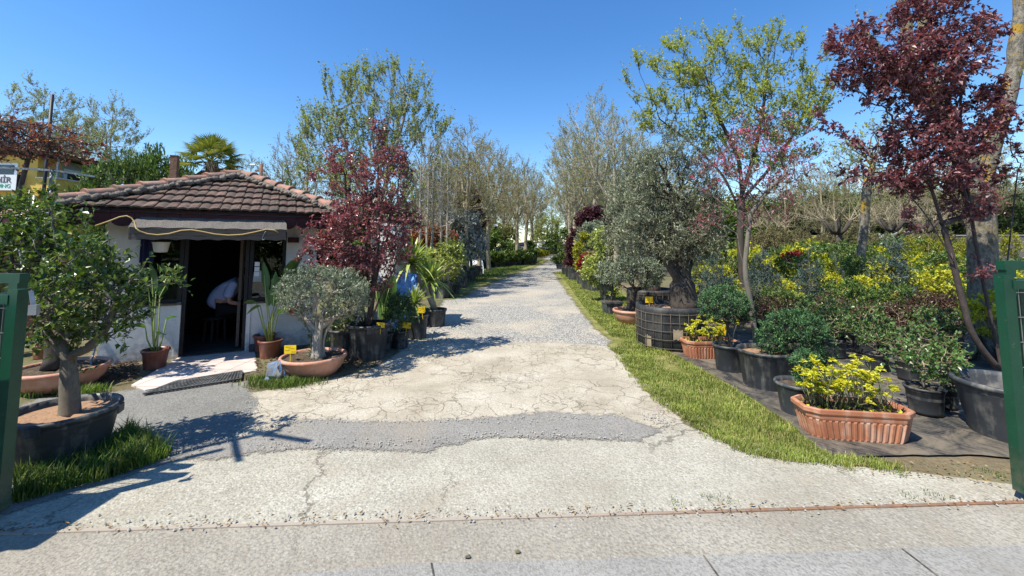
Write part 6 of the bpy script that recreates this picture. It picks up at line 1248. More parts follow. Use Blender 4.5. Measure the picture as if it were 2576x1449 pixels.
    a, b = P(1940, 600, 27), P(2600, 590, 25); c = (a + b) / 2; L = np.linalg.norm((b - a)[:2]); rz = math.atan2(b[1] - a[1], b[0] - a[0]); t = thing('boundary_wall', 'long grey rendered wall with a pale coping behind the nursery beds', 'wall', (c[0], c[1], 0), rz); m = MB(); m.box((0, 0, 1.12), (L, .2, 2.24)); m.build('wall', MAT['wall_render'], t); MB().box((0, 0, 2.28), (L + .1, .3, .05)).build('coping', MAT['concrete_post'], t)
    # pollarded plane trees and the pale lichen trunk
    def pollard(x, Y, hk, n, lab, s=1.0, dup_of=None):
        b = np.array((P(x, 650, Y)[0], Y, 0.)); t = thing('pollarded_tree', lab, 'tree', b, group='pollarded trees in the beds'); m = MB(); w = MB()
        m.tube([(0, 0, 0), (.03, 0, hk * .5), (0, 0, hk)], [.13 * s, .1 * s, .12 * s], 9); A = []
        for i in range(6):
            a = i * 1.05; e = np.array((math.cos(a) * .5 * s, math.sin(a) * .5 * s, hk + .55 * s)); m.tube([(0, 0, hk - .05), e * (.5, .5, 0) + (0, 0, hk + .15), e], [.08 * s, .06 * s, .055 * s], 7); A.append(e)
        A = np.repeat(np.array(A), n, 0); B = A + unit(A * (1, 1, 0) * 1.6 + R.normal(0, .5, A.shape) + (0, 0, .75)) * R.uniform(.7, 1.5, (len(A), 1)) * s; w.twigs(A, B, .012); A2 = A + (B - A) * R.uniform(.3, .9, (len(A), 1)); A2 = np.repeat(A2, 2, 0); B2 = A2 + unit(R.normal(0, .6, A2.shape) + (0, 0, .8)) * .4 * s; w.twigs(A2, B2, .007)
        m.build('trunk', MAT['bark_dark'], t); w.build('crown', MAT['bark_twig'], t)
    pollard(2112, 17, 2.1, 12, 'pollarded tree with a fan of pale bare shoots before the long wall', 1.0)
    pollard(2250, 20, 2.3, 11, 'pollarded tree with bare shoots farther back behind the pale trunk', 1.05)
    pollard(2330, 19, 2.2, 11, 'pollarded tree with bare shoots half hidden by the purple plum', 1.0)
    pollard(1935, 18, 2.0, 9, 'slender pollarded tree left of the long wall behind the crab apple', .8)
    b = np.array((P(2160, 700, 11.0)[0], 11.0, 0.)); quick('young_poplar', 'slim young poplar with a pale lichen spotted trunk rising from the euonymus rows', 'tree', b, 11.0, [(2152, 790), (2155, 700), (2168, 620), (2176, 540), (2180, 470), (2200, 400)], [(2200, 420, 60, 70), (2170, 370, 60, 50), (2250, 400, 40, 50), (2120, 400, 40, 40), (2230, 330, 40, 40)], 220, .1, .004, 'bark_lichen', 'spring_leaf', alpha=.6, seg=.15, twig_n=700, twig_L=.3, twig_w=.003, per=3, leaf_L=.06, leaf_W=.035, bow=.4, free=.75)
nursery()
# ------------------------------------------------------------------ taller trees and what lies behind
def bare_proto(name, lab, cat, grp, H, spread_, n, tw, per, leaf, bark, rb, twL=.55, seedx=0.0, fork=.3, tww=.006, leafL=.09):
    t = thing(name, lab, cat, (0, 0, 0), 0, grp); s = spread_
    bl = [((s * .1, 0, H * .66), (s * .8, s * .8, H * .24)), ((-s * .35, .1, H * .58), (s * .55, s * .55, H * .2)), ((s * .35, -.1, H * .55), (s * .55, s * .55, H * .2)), ((0, 0, H * .83), (s * .42, s * .42, H * .14)), ((seedx, 0, H * .4), (s * .5, s * .5, H * .1))]
    tr = [[(0, 0, -.05), (.08 + seedx * .3, .05, H * .18), (.02, .0, H * .38), (seedx * .5, .05, H * .62), (0, 0, H * .9)], ]
    g = Grow([(tr[0], -1, fork), ([tr[0][2], (s * .3, .1, H * .55), (s * .45, .2, H * .74)], 12, .3), ([tr[0][2], (-s * .3, -.1, H * .52), (-s * .5, -.1, H * .7)], 13, .3)], blob_pts(bl, n, .1), .42, .3, .5, .03)
    w = MB(); g.wood(w, rb, .006, flare=1.3); A, B, i = g.spawn(tw, twL, 1.0, .8, .33, 2); w.twigs(A, B, tww); lv = MB()
    if per: q, d = on_twigs(A, B, per, .8, .35); lv.leaves(q, d, leafL * R.uniform(.6, 1.2, len(q)), leafL * .6 * R.uniform(.7, 1.1, len(q)))
    w.build('trunk', MAT[bark], t)
    if per: lv.build('crown', MAT[leaf], t)
    t['h'] = H; t['short'] = name.replace('_', ' '); return t
def put_tree(pr, px, Y, ytop, label=None, wide=1.0):
    H = EYE + (HOR - ytop) / F * Y; s = H / pr['h']; label = label or auto(pr['short'], px, 'far back' if Y > 38 else '', s); p = (P(px, 650, Y)[0], Y, 0); rz = random.uniform(0, 6.28)
    if pr.name not in USED:
        USED.add(pr.name); pr.location = p; pr.rotation_euler = (0, 0, rz); pr.scale = (s * wide, s * wide, s)
        if label: pr['label'] = label
        return pr
    return dup(pr, p, rz, s * wide, label, None, s)
def background():
    # leafing poplar behind the kiosk
    Y = 15.0; b = np.array((P(945, 650, Y)[0], Y, 0.))
    t, g = quick('poplar_tree', 'broad poplar in light young leaf with a bird nest behind the purple plum', 'tree', b, Y, [(945, 705), (945, 620), (948, 520), (950, 450)], [(930, 310, 130, 110), (870, 390, 130, 90), (1020, 350, 105, 110), (955, 220, 85, 60), (815, 320, 60, 80), (1070, 410, 65, 65), (870, 230, 60, 70), (1035, 250, 50, 70), (960, 480, 170, 70), (780, 430, 60, 50), (1100, 330, 35, 40)], 560, .17, .006, 'bark_grey', 'poplar_leaf',
          extra_trunks=(([(946, 560), (900, 460), (860, 340), (840, 270)], 11), ([(948, 540), (980, 430), (1010, 320), (1030, 240)], 12), ([(946, 580), (1020, 500), (1070, 420)], 10)), alpha=.42, seg=.25, twig_n=4200, twig_L=.7, twig_w=.005, twig_up=1.4, twig_rnd=.28, per=6, leaf_L=.08, leaf_W=.058, spread=.8, lo=.2, bow=.6, maxcnt=2)
    c = P(963, 335, Y - .3); n_ = thing('bird_nest', 'dark ball of twigs, a bird nest high in the leafing poplar', 'nest', c); m = MB(); q = R.normal(0, .1, (160, 3)); m.twigs(q, q + R.normal(0, .13, (160, 3)), .008); m.build('twigs', MAT['bark_dark'], n_)
    A = [bare_proto('bare_poplar', 'bare poplar with ascending grey branches in the row along the right of the lane', 'tree', 'bare poplars on the right of the lane', 10, 2.3 + .3 * k, 260, 2700, 2, 'pale_bud', 'bark_pale_twig', .16, seedx=(.3, -.4, .1)[k]) for k in range(3)]
    B = [bare_proto('budding_tree', 'bare olive tinted tree with budding twigs in the row along the left of the lane', 'tree', 'budding trees on the left of the lane', 9, 2.6 + .3 * k, 260, 2700, 2, 'olive_bud', 'bark_twig', .14, seedx=(.2, -.3, .5)[k]) for k in range(3)]
    C_ = [bare_proto('budding_poplar', 'tall poplar with fine pale buds rising behind the yellow building', 'tree', 'pale budding poplars behind the yellow building', 12, 3.0, 280, 3200, 4, 'pale_bud', 'bark_grey', .16, twL=.6, seedx=.2, leafL=.11) for _ in range(2)]
    for i, (x, Y, yt) in enumerate(((1452, 27, 285), (1500, 24, 205), (1548, 22, 235), (1592, 26, 300), (1470, 42, 330), (1400, 98, 470), (1440, 62, 420), (1530, 36, 290), (1640, 30, 330), (1425, 58, 400), (1352, 110, 500), (1740, 34, 400), (1990, 36, 380), (2060, 40, 400), (2140, 44, 360), (2225, 42, 410), (2305, 45, 380), (2420, 43, 350), (2545, 40, 330), (2480, 50, 380), (1680, 45, 380))): put_tree(A[i % 3], x, Y, yt)
    put_tree(A[0], 1432, 31, 320, 'bare poplar whose leaning trunk stands at the lane edge beside the smallest black pot')
    for i, (x, Y, yt) in enumerate(((1230, 27, 330), (1206, 23, 340), (1172, 19, 290), (1150, 21, 350), (1300, 35, 375), (1326, 39, 395), (1338, 44, 415), (1266, 48, 400), (1120, 25, 330), (1095, 20, 395), (1276, 56, 430), (760, 22, 300), (700, 27, 380), (1050, 30, 400), (1190, 40, 380), (1300, 62, 440), (860, 28, 400))): put_tree(B[i % 3], x, Y, yt)
    for i, (x, Y, yt) in enumerate(((2075, 27, 395), (2190, 29, 420), (2270, 26, 400), (2370, 28, 390), (2440, 30, 360), (1975, 30, 430))): put_tree(B[i % 3], x, Y, yt)
    put_tree(C_[0], 75, 26, 165, 'pale budding poplar at the picture edge behind the creeper'); put_tree(C_[1], 255, 27, 222, 'pale budding poplar standing between creeper and palm'); put_tree(C_[0], 165, 33, 260); put_tree(C_[1], 620, 38, 380); put_tree(C_[0], 330, 36, 370)
    # five thin bare saplings behind the yuccas
    sp = bare_proto('sapling', 'thin bare sapling in the clump rising behind the photinia hedge', 'tree', 'thin bare saplings behind the photinia', 5, .55, 40, 160, 1, 'olive_bud', 'bark_pale', .035, twL=.35, fork=.5, tww=.005, leafL=.05)
    for (x, yt) in ((1058, 300), (1072, 320), (1090, 310), (1108, 330), (1122, 345)): put_tree(sp, x, 13 + random.uniform(-.4, .4), yt)
    # dark evergreens and hedges
    def ever(name, lab, grp, H, Wd, leaf, n, tw, L, LW, shape):
        bl = [((0, 0, H * u), (Wd * .5 * (1.05 - u), Wd * .5 * (1.05 - u), H * .1)) for u in (.1, .22, .34, .46, .58, .7, .82, .92)] if shape == 'cone' else [((R.normal(0, Wd * .22), R.normal(0, Wd * .2), H * R.uniform(.3, .75)), (Wd * .3, Wd * .3, H * .25)) for _ in range(6)]
        t = thing(name, lab, 'tree' if shape == 'cone' else 'bush', (0, 0, 0), 0, grp); g = Grow([([(0, 0, 0), (.05, 0, H * .4), (0, 0, H * .9 if shape == 'cone' else H * .5)], -1, .08)], blob_pts(bl, n, .3), .3, .3, -.2 if shape == 'cone' else .2, .02)
        w = MB(); g.wood(w, .12, .008); A_, B_, i = g.spawn(tw, .5, .1, .8, .5, 2); w.twigs(A_, B_, .006); lv = MB(); q, d = on_twigs(A_, B_, 6, .5); lv.leaves(q, d, L * R.uniform(.6, 1.3, len(q)), LW); w.build('trunk', MAT['bark_dark'], t); lv.build('crown', MAT[leaf], t); t['h'] = H; t['short'] = name.replace('_', ' '); return t
    ev = [ever('dark_conifer', 'dark conifer in the belt behind the long wall', 'dark conifers behind the long wall', 6, 4.4, 'dark_conifer', 260, 1900, .24, .05, 'cone') for _ in range(2)]
    for i, (x, Y, yt) in enumerate(((1985, 33, 500), (2035, 31, 478), (2085, 34, 492), (2225, 32, 490), (2285, 30, 470), (2340, 33, 482), (2400, 31, 470), (2540, 30, 470), (2620, 32, 450), (2140, 37, 500), (1890, 38, 500), (1800, 40, 505), (2190, 40, 480))): put_tree(ev[i % 2], x, Y, yt - 22, wide=1.25)
    hd = [ever('wild_bush', 'loose green bush in the belt closing off the view behind the trees', 'bushes closing off the view', 3.0, 4.0, lf, 220, 1500, .17, .08, 'ball') for lf in ('hedge_leaf', 'olive_bud', 'dark_conifer')]
    for i in range(42):
        x = 480 + i * 18.5 + random.uniform(-6, 6); Y = random.uniform(34, 58)
        if x > 1225: continue
        put_tree(hd[(0, 1, 1, 0)[i % 4]], x, Y, random.uniform(515, 575) if x < 1180 else random.uniform(545, 600), wide=1.3)
    for i in range(38): put_tree(hd[(0, 1, 0)[i % 3]], 1530 + i * 29 + random.uniform(-8, 8), random.uniform(36, 60), random.uniform(490, 560), wide=1.4)
    for (x, Y, yt, lab) in ((345, 14, 412, 'bright green bush between yellow building and rust coloured post'), (405, 16, 405, 'green bush behind the rust coloured post'), (470, 20, 430, 'dull bush beneath the palm crown'), (-10, 7.5, 520, 'dark green bush against the yellow wall at the picture edge'), (690, 19, 470, 'dull bush behind the right end of the kiosk roof')): put_tree(hd[0], x, Y, yt, lab, wide=.42)
    for i, (x, y, s) in enumerate(((-1.5, -13, 1.6), (2.5, -12, 1.9), (6.0, -13.5, 1.7), (9.5, -12.5, 1.8))): dup(hd[0], (x, y, 0), i * 1.3, s, ('bushy tree across the street at the window mirror edge', 'tallest bushy tree across the street mirrored in the kiosk window', 'bushy tree across the street beside the tallest mirrored one', 'bushy tree across the street farthest from the kiosk')[i])
    for i in range(16): put_tree(hd[i % 3], -900 + i * 95, random.uniform(30, 45), random.uniform(480, 540), wide=1.3)
    # willow at the end of the lane
    Y = 74.; b = np.array((P(1378, 640, Y)[0], Y, 0.)); quick('willow_tree', 'round willow in fresh green at the end of the lane', 'tree', b, Y, [(1378, 640), (1378, 600), (1377, 570)], [(1376, 570, 34, 26), (1352, 582, 18, 20), (1398, 585, 18, 18), (1376, 600, 36, 14)], 140, .3, .02, 'bark_grey', 'poplar_leaf', alpha=.35, seg=.8, twig_n=900, twig_L=1.6, twig_w=.015, twig_up=-.2, per=5, leaf_L=.4, leaf_W=.16, bow=0, jit=.1)
    # row of low potted shrubs on the left of the lane
    pr = bush_proto('lane_shrub', 'low dark green shrub in a pot in the far row along the lane', 'potted shrub', 'potted shrubs along the far left of the lane', 1.0, 1.1, 'citrus_leaf', .12, .06, 70, 420, pot=(.32, .36))
    for i in range(15): put(pr, 1206 + i * 9.5, 676 - i * .75 + random.uniform(-1, 1), random.uniform(.9, 1.25), row='in the front far row')
    for i in range(9): put(pr, 1225 + i * 13, 667 - i * .5, random.uniform(1.0, 1.3), row='in the back far row')
    # lamp post by the lane
    b = np.array((P(1247, 650, 40)[0], 40., 0.)); t = thing('lamp_post', 'dark lamp post with a small white plate on the left of the lane', 'lamp post', b); m = MB(); m.tube([(0, 0, 0), (0, 0, 5.0)], .07, 8); m.build('post', MAT['dark_frame'], t); m = MB(); m.box((0, -.02, 5.05), (.3, .22, .12)); m.box((0, 0, 4.95), (.12, .12, .12)); m.build('lamp_head', MAT['dark_frame'], t); MB().box((0, -.1, 3.65), (.42, .04, .22)).build('plate', MAT['paper'], t)
    c = P(1252, 632, 39); t = thing('white_drum', 'white drum on a stand beside the dark lamp post', 'drum', (c[0], 39., 0.)); m = MB(); m.lathe([(.25, .6), (.27, .65), (.27, 1.5), (.24, 1.55), (.001, 1.56)], 18); m.build('drum', MAT['paper'], t); m = MB(); m.box((0, 0, .3), (.4, .4, .6), taper=.9); m.build('stand', MAT['dark_frame'], t)
    c = P(1194, 690, 24); t = thing('white_tunnel', 'low white plastic tunnel behind the black tubs on the left', 'plastic tunnel', (c[0], 24., 0.), .3); a = np.linspace(0, PI, 13); m = MB(); V = np.concatenate([np.c_[np.full(13, x), np.cos(a) * .6, np.sin(a) * .85 + .0] for x in np.linspace(-1.2, .4, 6)]); j = np.arange(12); m.add(V, np.concatenate([np.stack((j + r * 13, j + 1 + r * 13, j + 1 + (r + 1) * 13, j + (r + 1) * 13), 1) for r in range(5)])); m.build('cover', MAT['paper'], t)
    # palm
    Y = 15.5; b = np.array((P(535, 650, Y)[0], Y, 0.)); t = thing('fan_palm', 'fan palm with a shaggy trunk rising behind the kiosk roof', 'palm', b); c = P(533, 408, Y) - b; w = MB(); w.tube([(0, 0, 0), (.05, 0, c[2] * .5), c], [.2, .17, .2], 12)
    for k in range(260): a = random.uniform(0, 6.28); z = random.uniform(.55, 1.0) * c[2]; r = .2; p0 = np.array((c[0] * z / c[2] + r * math.cos(a), r * math.sin(a), z)); w.twigs([p0], [p0 + np.array((.1 * math.cos(a), .1 * math.sin(a), random.uniform(-.25, .1)))], .014)
    w.build('trunk', MAT['bark_dark'], t); m = MB(); dd = MB()
    def fan(mb, a, el, pl, rl, nseg=26):
        d = np.array((math.cos(a) * math.cos(el), math.sin(a) * math.cos(el), math.sin(el))); h = c + d * pl; mb.tube([c, c + d * pl * .5 + (0, 0, .03), h], [.014, .012, .01], 5); s = unit(np.cross(d, (0, 0, 1.0)) + 1e-6); n = np.cross(s, d)
        for q in np.linspace(-1.75, 1.75, nseg):
            dr = unit(d * math.cos(q) + s * math.sin(q) - n * .22 * abs(q)); l = rl * (1 - .12 * abs(q)) * random.uniform(.9, 1.05); e1 = h + dr * l * .6; e2 = h + dr * l + np.array((0, 0, -.12 * l)); sd = unit(np.cross(dr, n)); wd = .024
            mb.add([h, e1 - sd * wd + n * .008, e2, e1 + sd * wd + n * .008, e1 - n * .008], [(0, 1, 4), (1, 2, 4), (4, 2, 3), (0, 4, 3)])
    for k in range(30):
        el = rad(85) - rad(100) * (k / 29) ** .9; fan(m, k * 2.4, el, .62, .62)
    for k in range(12): fan(dd, k * 2.1, rad(random.uniform(-60, -25)), .5, .5)
    m.build('crown', MAT['palm_leaf'], t); dd.build('dead_fronds', MAT['dry_leaf'], t)
    # posts and poles
    c = P(424, 650, 10.6); z = P(424, 393, 10.6)[2]; t = thing('rust_post', 'square rust brown steel post standing behind the kiosk roof', 'post', (c[0], 10.6, 0.), .3); m = MB(); m.box((0, 0, z / 2), (.15, .15, z)); m.box((0, 0, z + .006), (.17, .17, .012)); m.build('post', MAT['rust'], t)
    c = P(646, 650, 18); t = thing('utility_pole', 'short dark pole with a white street lamp arm behind the roof ridge', 'pole', (c[0], 18., 0.)); m = MB(); z = P(646, 413, 18)[2]; m.tube([(0, 0, 0), (0, 0, z)], .07, 8); m.box((-.05, 0, z - .3), (.4, .08, .06)); m.build('pole', MAT['rust'], t); m = MB(); m.bar((0, 0, z - .1), (-.28, 0, z - .02), .03); m.box((-.36, 0, z - .02), (.26, .12, .06), taper=.8); m.build('lamp_arm', MAT['paper'], t)
    c = P(95, 650, 11); z = P(95, 238, 11)[2]; t = thing('utility_pole', 'thin dark pole rising above the red creeper', 'pole', (c[0], 11., 0.)); MB().tube([(0, 0, 0), (0, 0, z)], .04, 8).build('pole', MAT['dark_frame'], t)
    # red creeper on its pergola pole
    Y = 6.2; b = np.array((P(113, 650, Y)[0], Y, 0.)); t = thing('pergola_pole', 'grey steel pergola pole carrying the red creeper', 'pole', b); z = P(113, 425, Y)[2]; m = MB(); m.tube([(0, 0, 0), (0, 0, z)], .03, 10); m.bar((0, 0, z - .02), (-1.6, .3, z + .1), .03); m.bar((0, 0, z - .02), (.55, .1, z - .1), .025); m.build('pole', MAT['mid_grey_metal'], t)
    b2 = b + np.array((-.6, .1, 0)); t = thing('red_creeper', 'tangled creeper with red and orange young leaves hanging over the pergola', 'creeper', b2)
    bl = px_blobs([(30, 335, 90, 35), (110, 345, 75, 30), (175, 370, 45, 22), (60, 375, 90, 18), (-60, 350, 80, 45), (20, 308, 50, 16)], Y, b2); tr = [([(0, 0, 0), (.03, .05, 1.2), (0, 0, 2.4), (.05, .05, P(60, 380, Y)[2])], -1, .8)]
    g = Grow(tr, blob_pts(bl, 240, .2), .25, .1, -.3, .03); w = MB(); g.wood(w, .03, .004); i = R.choice(np.where(g.cnt <= 3)[0], 1100); A_ = g.P[i]; B_ = A_ + unit(np.c_[R.normal(.3, .9, 1100), R.normal(0, .5, 1100), R.normal(-.12, .28, 1100)]) * R.uniform(.12, .5, (1100, 1)); w.twigs(A_, B_, .0045); lv = MB()
    k = R.choice(1100, 420); q, d = on_twigs(A_[k], B_[k], 3, .7, .5, .3); lv.leaves(q, d, .085 * R.uniform(.5, 1.1, len(q)), .042, fold=.2); w.build('stems', MAT['bark_plum'], t); lv.build('foliage', MAT['vine_leaf'], t)
    # lean-to roof at the picture edge, hoop and lamp
    a0, a1 = P(-130, 560, 6.6), P(80, 540, 7.0); t = thing('side_roof', 'low tiled lean-to roof with maroon valance left of the kiosk', 'roof', (a1[0], 7.0, 0)); m = MB(); L = a1[0] - a0[0]; n = int(L / .24)
    for k in range(n):
        for r in range(2):
            uu = np.linspace(0, 1, 9); x = -L + (k + uu) * L / n; h = .02 * np.abs(np.sin(uu * 2 * PI)); y0 = -.3 + r * .3; z0 = 2.09 + r * .07
            V = np.r_[np.c_[x, np.full(9, y0), z0 + h], np.c_[x, np.full(9, y0 + .33), z0 + .085 + h]]; j = np.arange(8); m.add(V, np.stack((j, j + 1, j + 10, j + 9), 1))
    m.build('tiles', MAT['ridge_tile'], t); m = MB(); m.box((-L / 2, -.27, 1.98), (L, .02, .17)); m.box((-L / 2, .2, 1.0), (L, .06, 2.0)); m.build('valance', MAT['maroon_paint'], t)
    for x in (-L + .05, -.05): MB().box((x, -.2, 1.0), (.06, .06, 2.0)).build('post', MAT['dark_frame'], t)
    t = thing('hose_hoop', 'grey plastic pipe bent into a hoop behind the citrus crown', 'pipe', (0, 0, 0)); MB().tube([P(x, y, 5.2) for x, y in ((8, 640), (6, 600), (15, 576), (30, 568), (42, 580), (48, 610), (55, 650), (60, 720), (62, 800))], .018, 8).build('pipe', MAT['mid_grey_metal'], t)
    c = P(92, 552, 6.0); t = thing('wall_lamp', 'white oblong lamp under the lean-to eaves', 'lamp', c); m = MB(); m.lathe([(.001, -.03), (.1, -.025), (.13, 0), (.1, .03), (.001, .04)], 18, 1.2, .6); m.build('cover', MAT['paper'], t); MB().box((0, .06, .03), (.1, .1, .03)).build('bracket', MAT['dark_frame'], t)
background()
def yellow_building():
    t0 = NT('yellow_wall'); v = t0.obj(); MAT['yellow_wall'] = t0.done(t0.ramp(t0.noise(v, 1.5, 6, .7), [(.35, (.72, .44, .09)), (.65, (.8, .53, .14))]), .9, t0.bump(t0.noise(v, 20, 3), .2, .02), .2)
    rough_mat('grey_blue_wall', (.3, .33, .38), (.4, .43, .48), 2, .9, .1); t0 = NT('sign_white'); MAT['sign_white'] = t0.done((.78, .8, .8), .5); t0 = NT('sign_dark'); MAT['sign_dark'] = t0.done((.13, .11, .12), .6); t0 = NT('sign_green'); MAT['sign_green'] = t0.done((.04, .36, .2), .6)
    t0 = NT('dark_glass'); MAT['dark_glass'] = t0.done((.03, .04, .05), .08, None, .6)
    Y = 15.0; c = P(74, 650, Y); a = rad(6); t = thing('yellow_building', 'yellow two storey building with a corner balcony under a corrugated roof', 'building', (c[0], Y, 0), a); L = 3.4; zf = P(118, 492, Y)[2]; zp = P(118, 449, Y)[2]; zr = P(74, 400, Y)[2] + .12
    m = MB(); m.box2((-9, 0, 0), (0, L, zr)); m.build('wall', MAT['yellow_wall'], t)
    MB().box2((.002, .9, zf), (.03, L, zr - .02)).build('recess_wall', MAT['grey_blue_wall'], t)
    m = MB(); m.box2((.002, -.02, zf - .02), (.66, L, zf + .1)); m.box2((.002, -.02, zf + .102), (.66, .1, zp)); m.box2((.56, .102, zf + .102), (.66, L, zp)); b = m.build('balcony', MAT['yellow_wall'], t)
    m = MB(); m.box2((-.0, -.06, zp + .002), (.7, .14, zp + .05)); m.box2((.52, .14, zp + .002), (.7, L, zp + .05)); m.build('coping', MAT['white_plaster'], b)
    m = MB()
    m.bar((.6, .04, zp + .28), (.6, L, zp + .28), .03); m.bar((.02, .04, zp + .28), (.6, .04, zp + .28), .03); m.build('railing', MAT['dark_frame'], b)
    for y in (.06, L - .1): MB().box2((.56, y, zp + .05), (.62, y + .06, zr - .02)).build('post', MAT['mid_grey_metal'], t)
    for y in (.95, 1.85): w = MB().box2((.03, y, zf + .1), (.08, y + .8, zr - .3)).build('balcony_door', MAT['sign_white'], t); MB().box2((.081, y + .1, zf + .3), (.09, y + .7, zr - .4)).build('pane', MAT['dark_glass'], w)
    m = MB(); n = 60; y = np.linspace(-.4, L + .4, n); z = .03 * np.sin(np.arange(n) * 1.5); V = np.r_[np.c_[np.full(n, -4), y, zr + .55 + z], np.c_[np.full(n, 1.0), y, zr + .06 + z]]; j = np.arange(n - 1); m.add(V, np.stack((j, j + n, j + n + 1, j + 1), 1)); m.add(V - (0, 0, .05), np.stack((j, j + 1, j + n + 1, j + n), 1)); m.build('roof', MAT['roof_mortar'], t)
    x1 = -0.62; w0 = P(20, 415, Y); MB().box2((x1 - .9, -.04, zp - .15), (x1, .02, zp + .55)).build('window', MAT['sign_white'], t); w = KIDS[t.name][-1]; MB().box2((x1 - .8, -.05, zp - .05), (x1 - .1, -.041, zp + .47)).build('pane', MAT['dark_glass'], w)
    m = MB(); m.tube([(.06, -.08, 0), (.06, -.08, zf)], .05, 8); m.box2((-.2, -.1, 0), (-.08, -.02, zf - .1)); m.build('downpipe', MAT['mid_grey_metal'], t)
    # sign box
    sx = -.42; zc = P(20, 462, Y)[2]; s = thing('sign_box', 'white sign box reading CAMPING on the yellow wall', 'sign', t.matrix_world @ Vector((0, 0, 0)) if False else (0, 0, 0)); ca, sa = math.cos(a), math.sin(a)
    s.location = (c[0] + (sx - .9) * ca + .12 * sa, Y + (sx - .9) * sa - .12 * ca, zc); s.rotation_euler = (0, 0, a); MB().box((0, 0, 0), (1.8, .2, .56)).build('box', MAT['sign_white'], s); bx = KIDS[s.name][0]
    MB().box((.91, 0, 0), (.02, .24, .6)).build('edge', MAT['dark_frame'], bx)
    def text(body, size, x, z, mat, nm, off=0.0):
        cu = bpy.data.curves.new(nm, 'FONT'); cu.body = body; cu.size = size; cu.extrude = .004; cu.offset = off; cu.align_x = 'RIGHT'; o = bpy.data.objects.new(nm + '_curve', cu); COL.objects.link(o); dg = bpy.context.evaluated_depsgraph_get(); me = bpy.data.meshes.new_from_object(o.evaluated_get(dg)); bpy.data.objects.remove(o); me.materials.clear(); me.materials.append(MAT[mat]); n = bpy.data.objects.new(nm, me); COL.objects.link(n); n.rotation_euler = (PI / 2, 0, 0); n.location = (x, -.106, z); reg(n, bx); return n
    text('\u0130R' if False else 'H\u0130R', .28, .72, .0, 'sign_dark', 'lettering', .006); text('CAMPING', .19, .72, -.19, 'sign_green', 'lettering')
yellow_building()
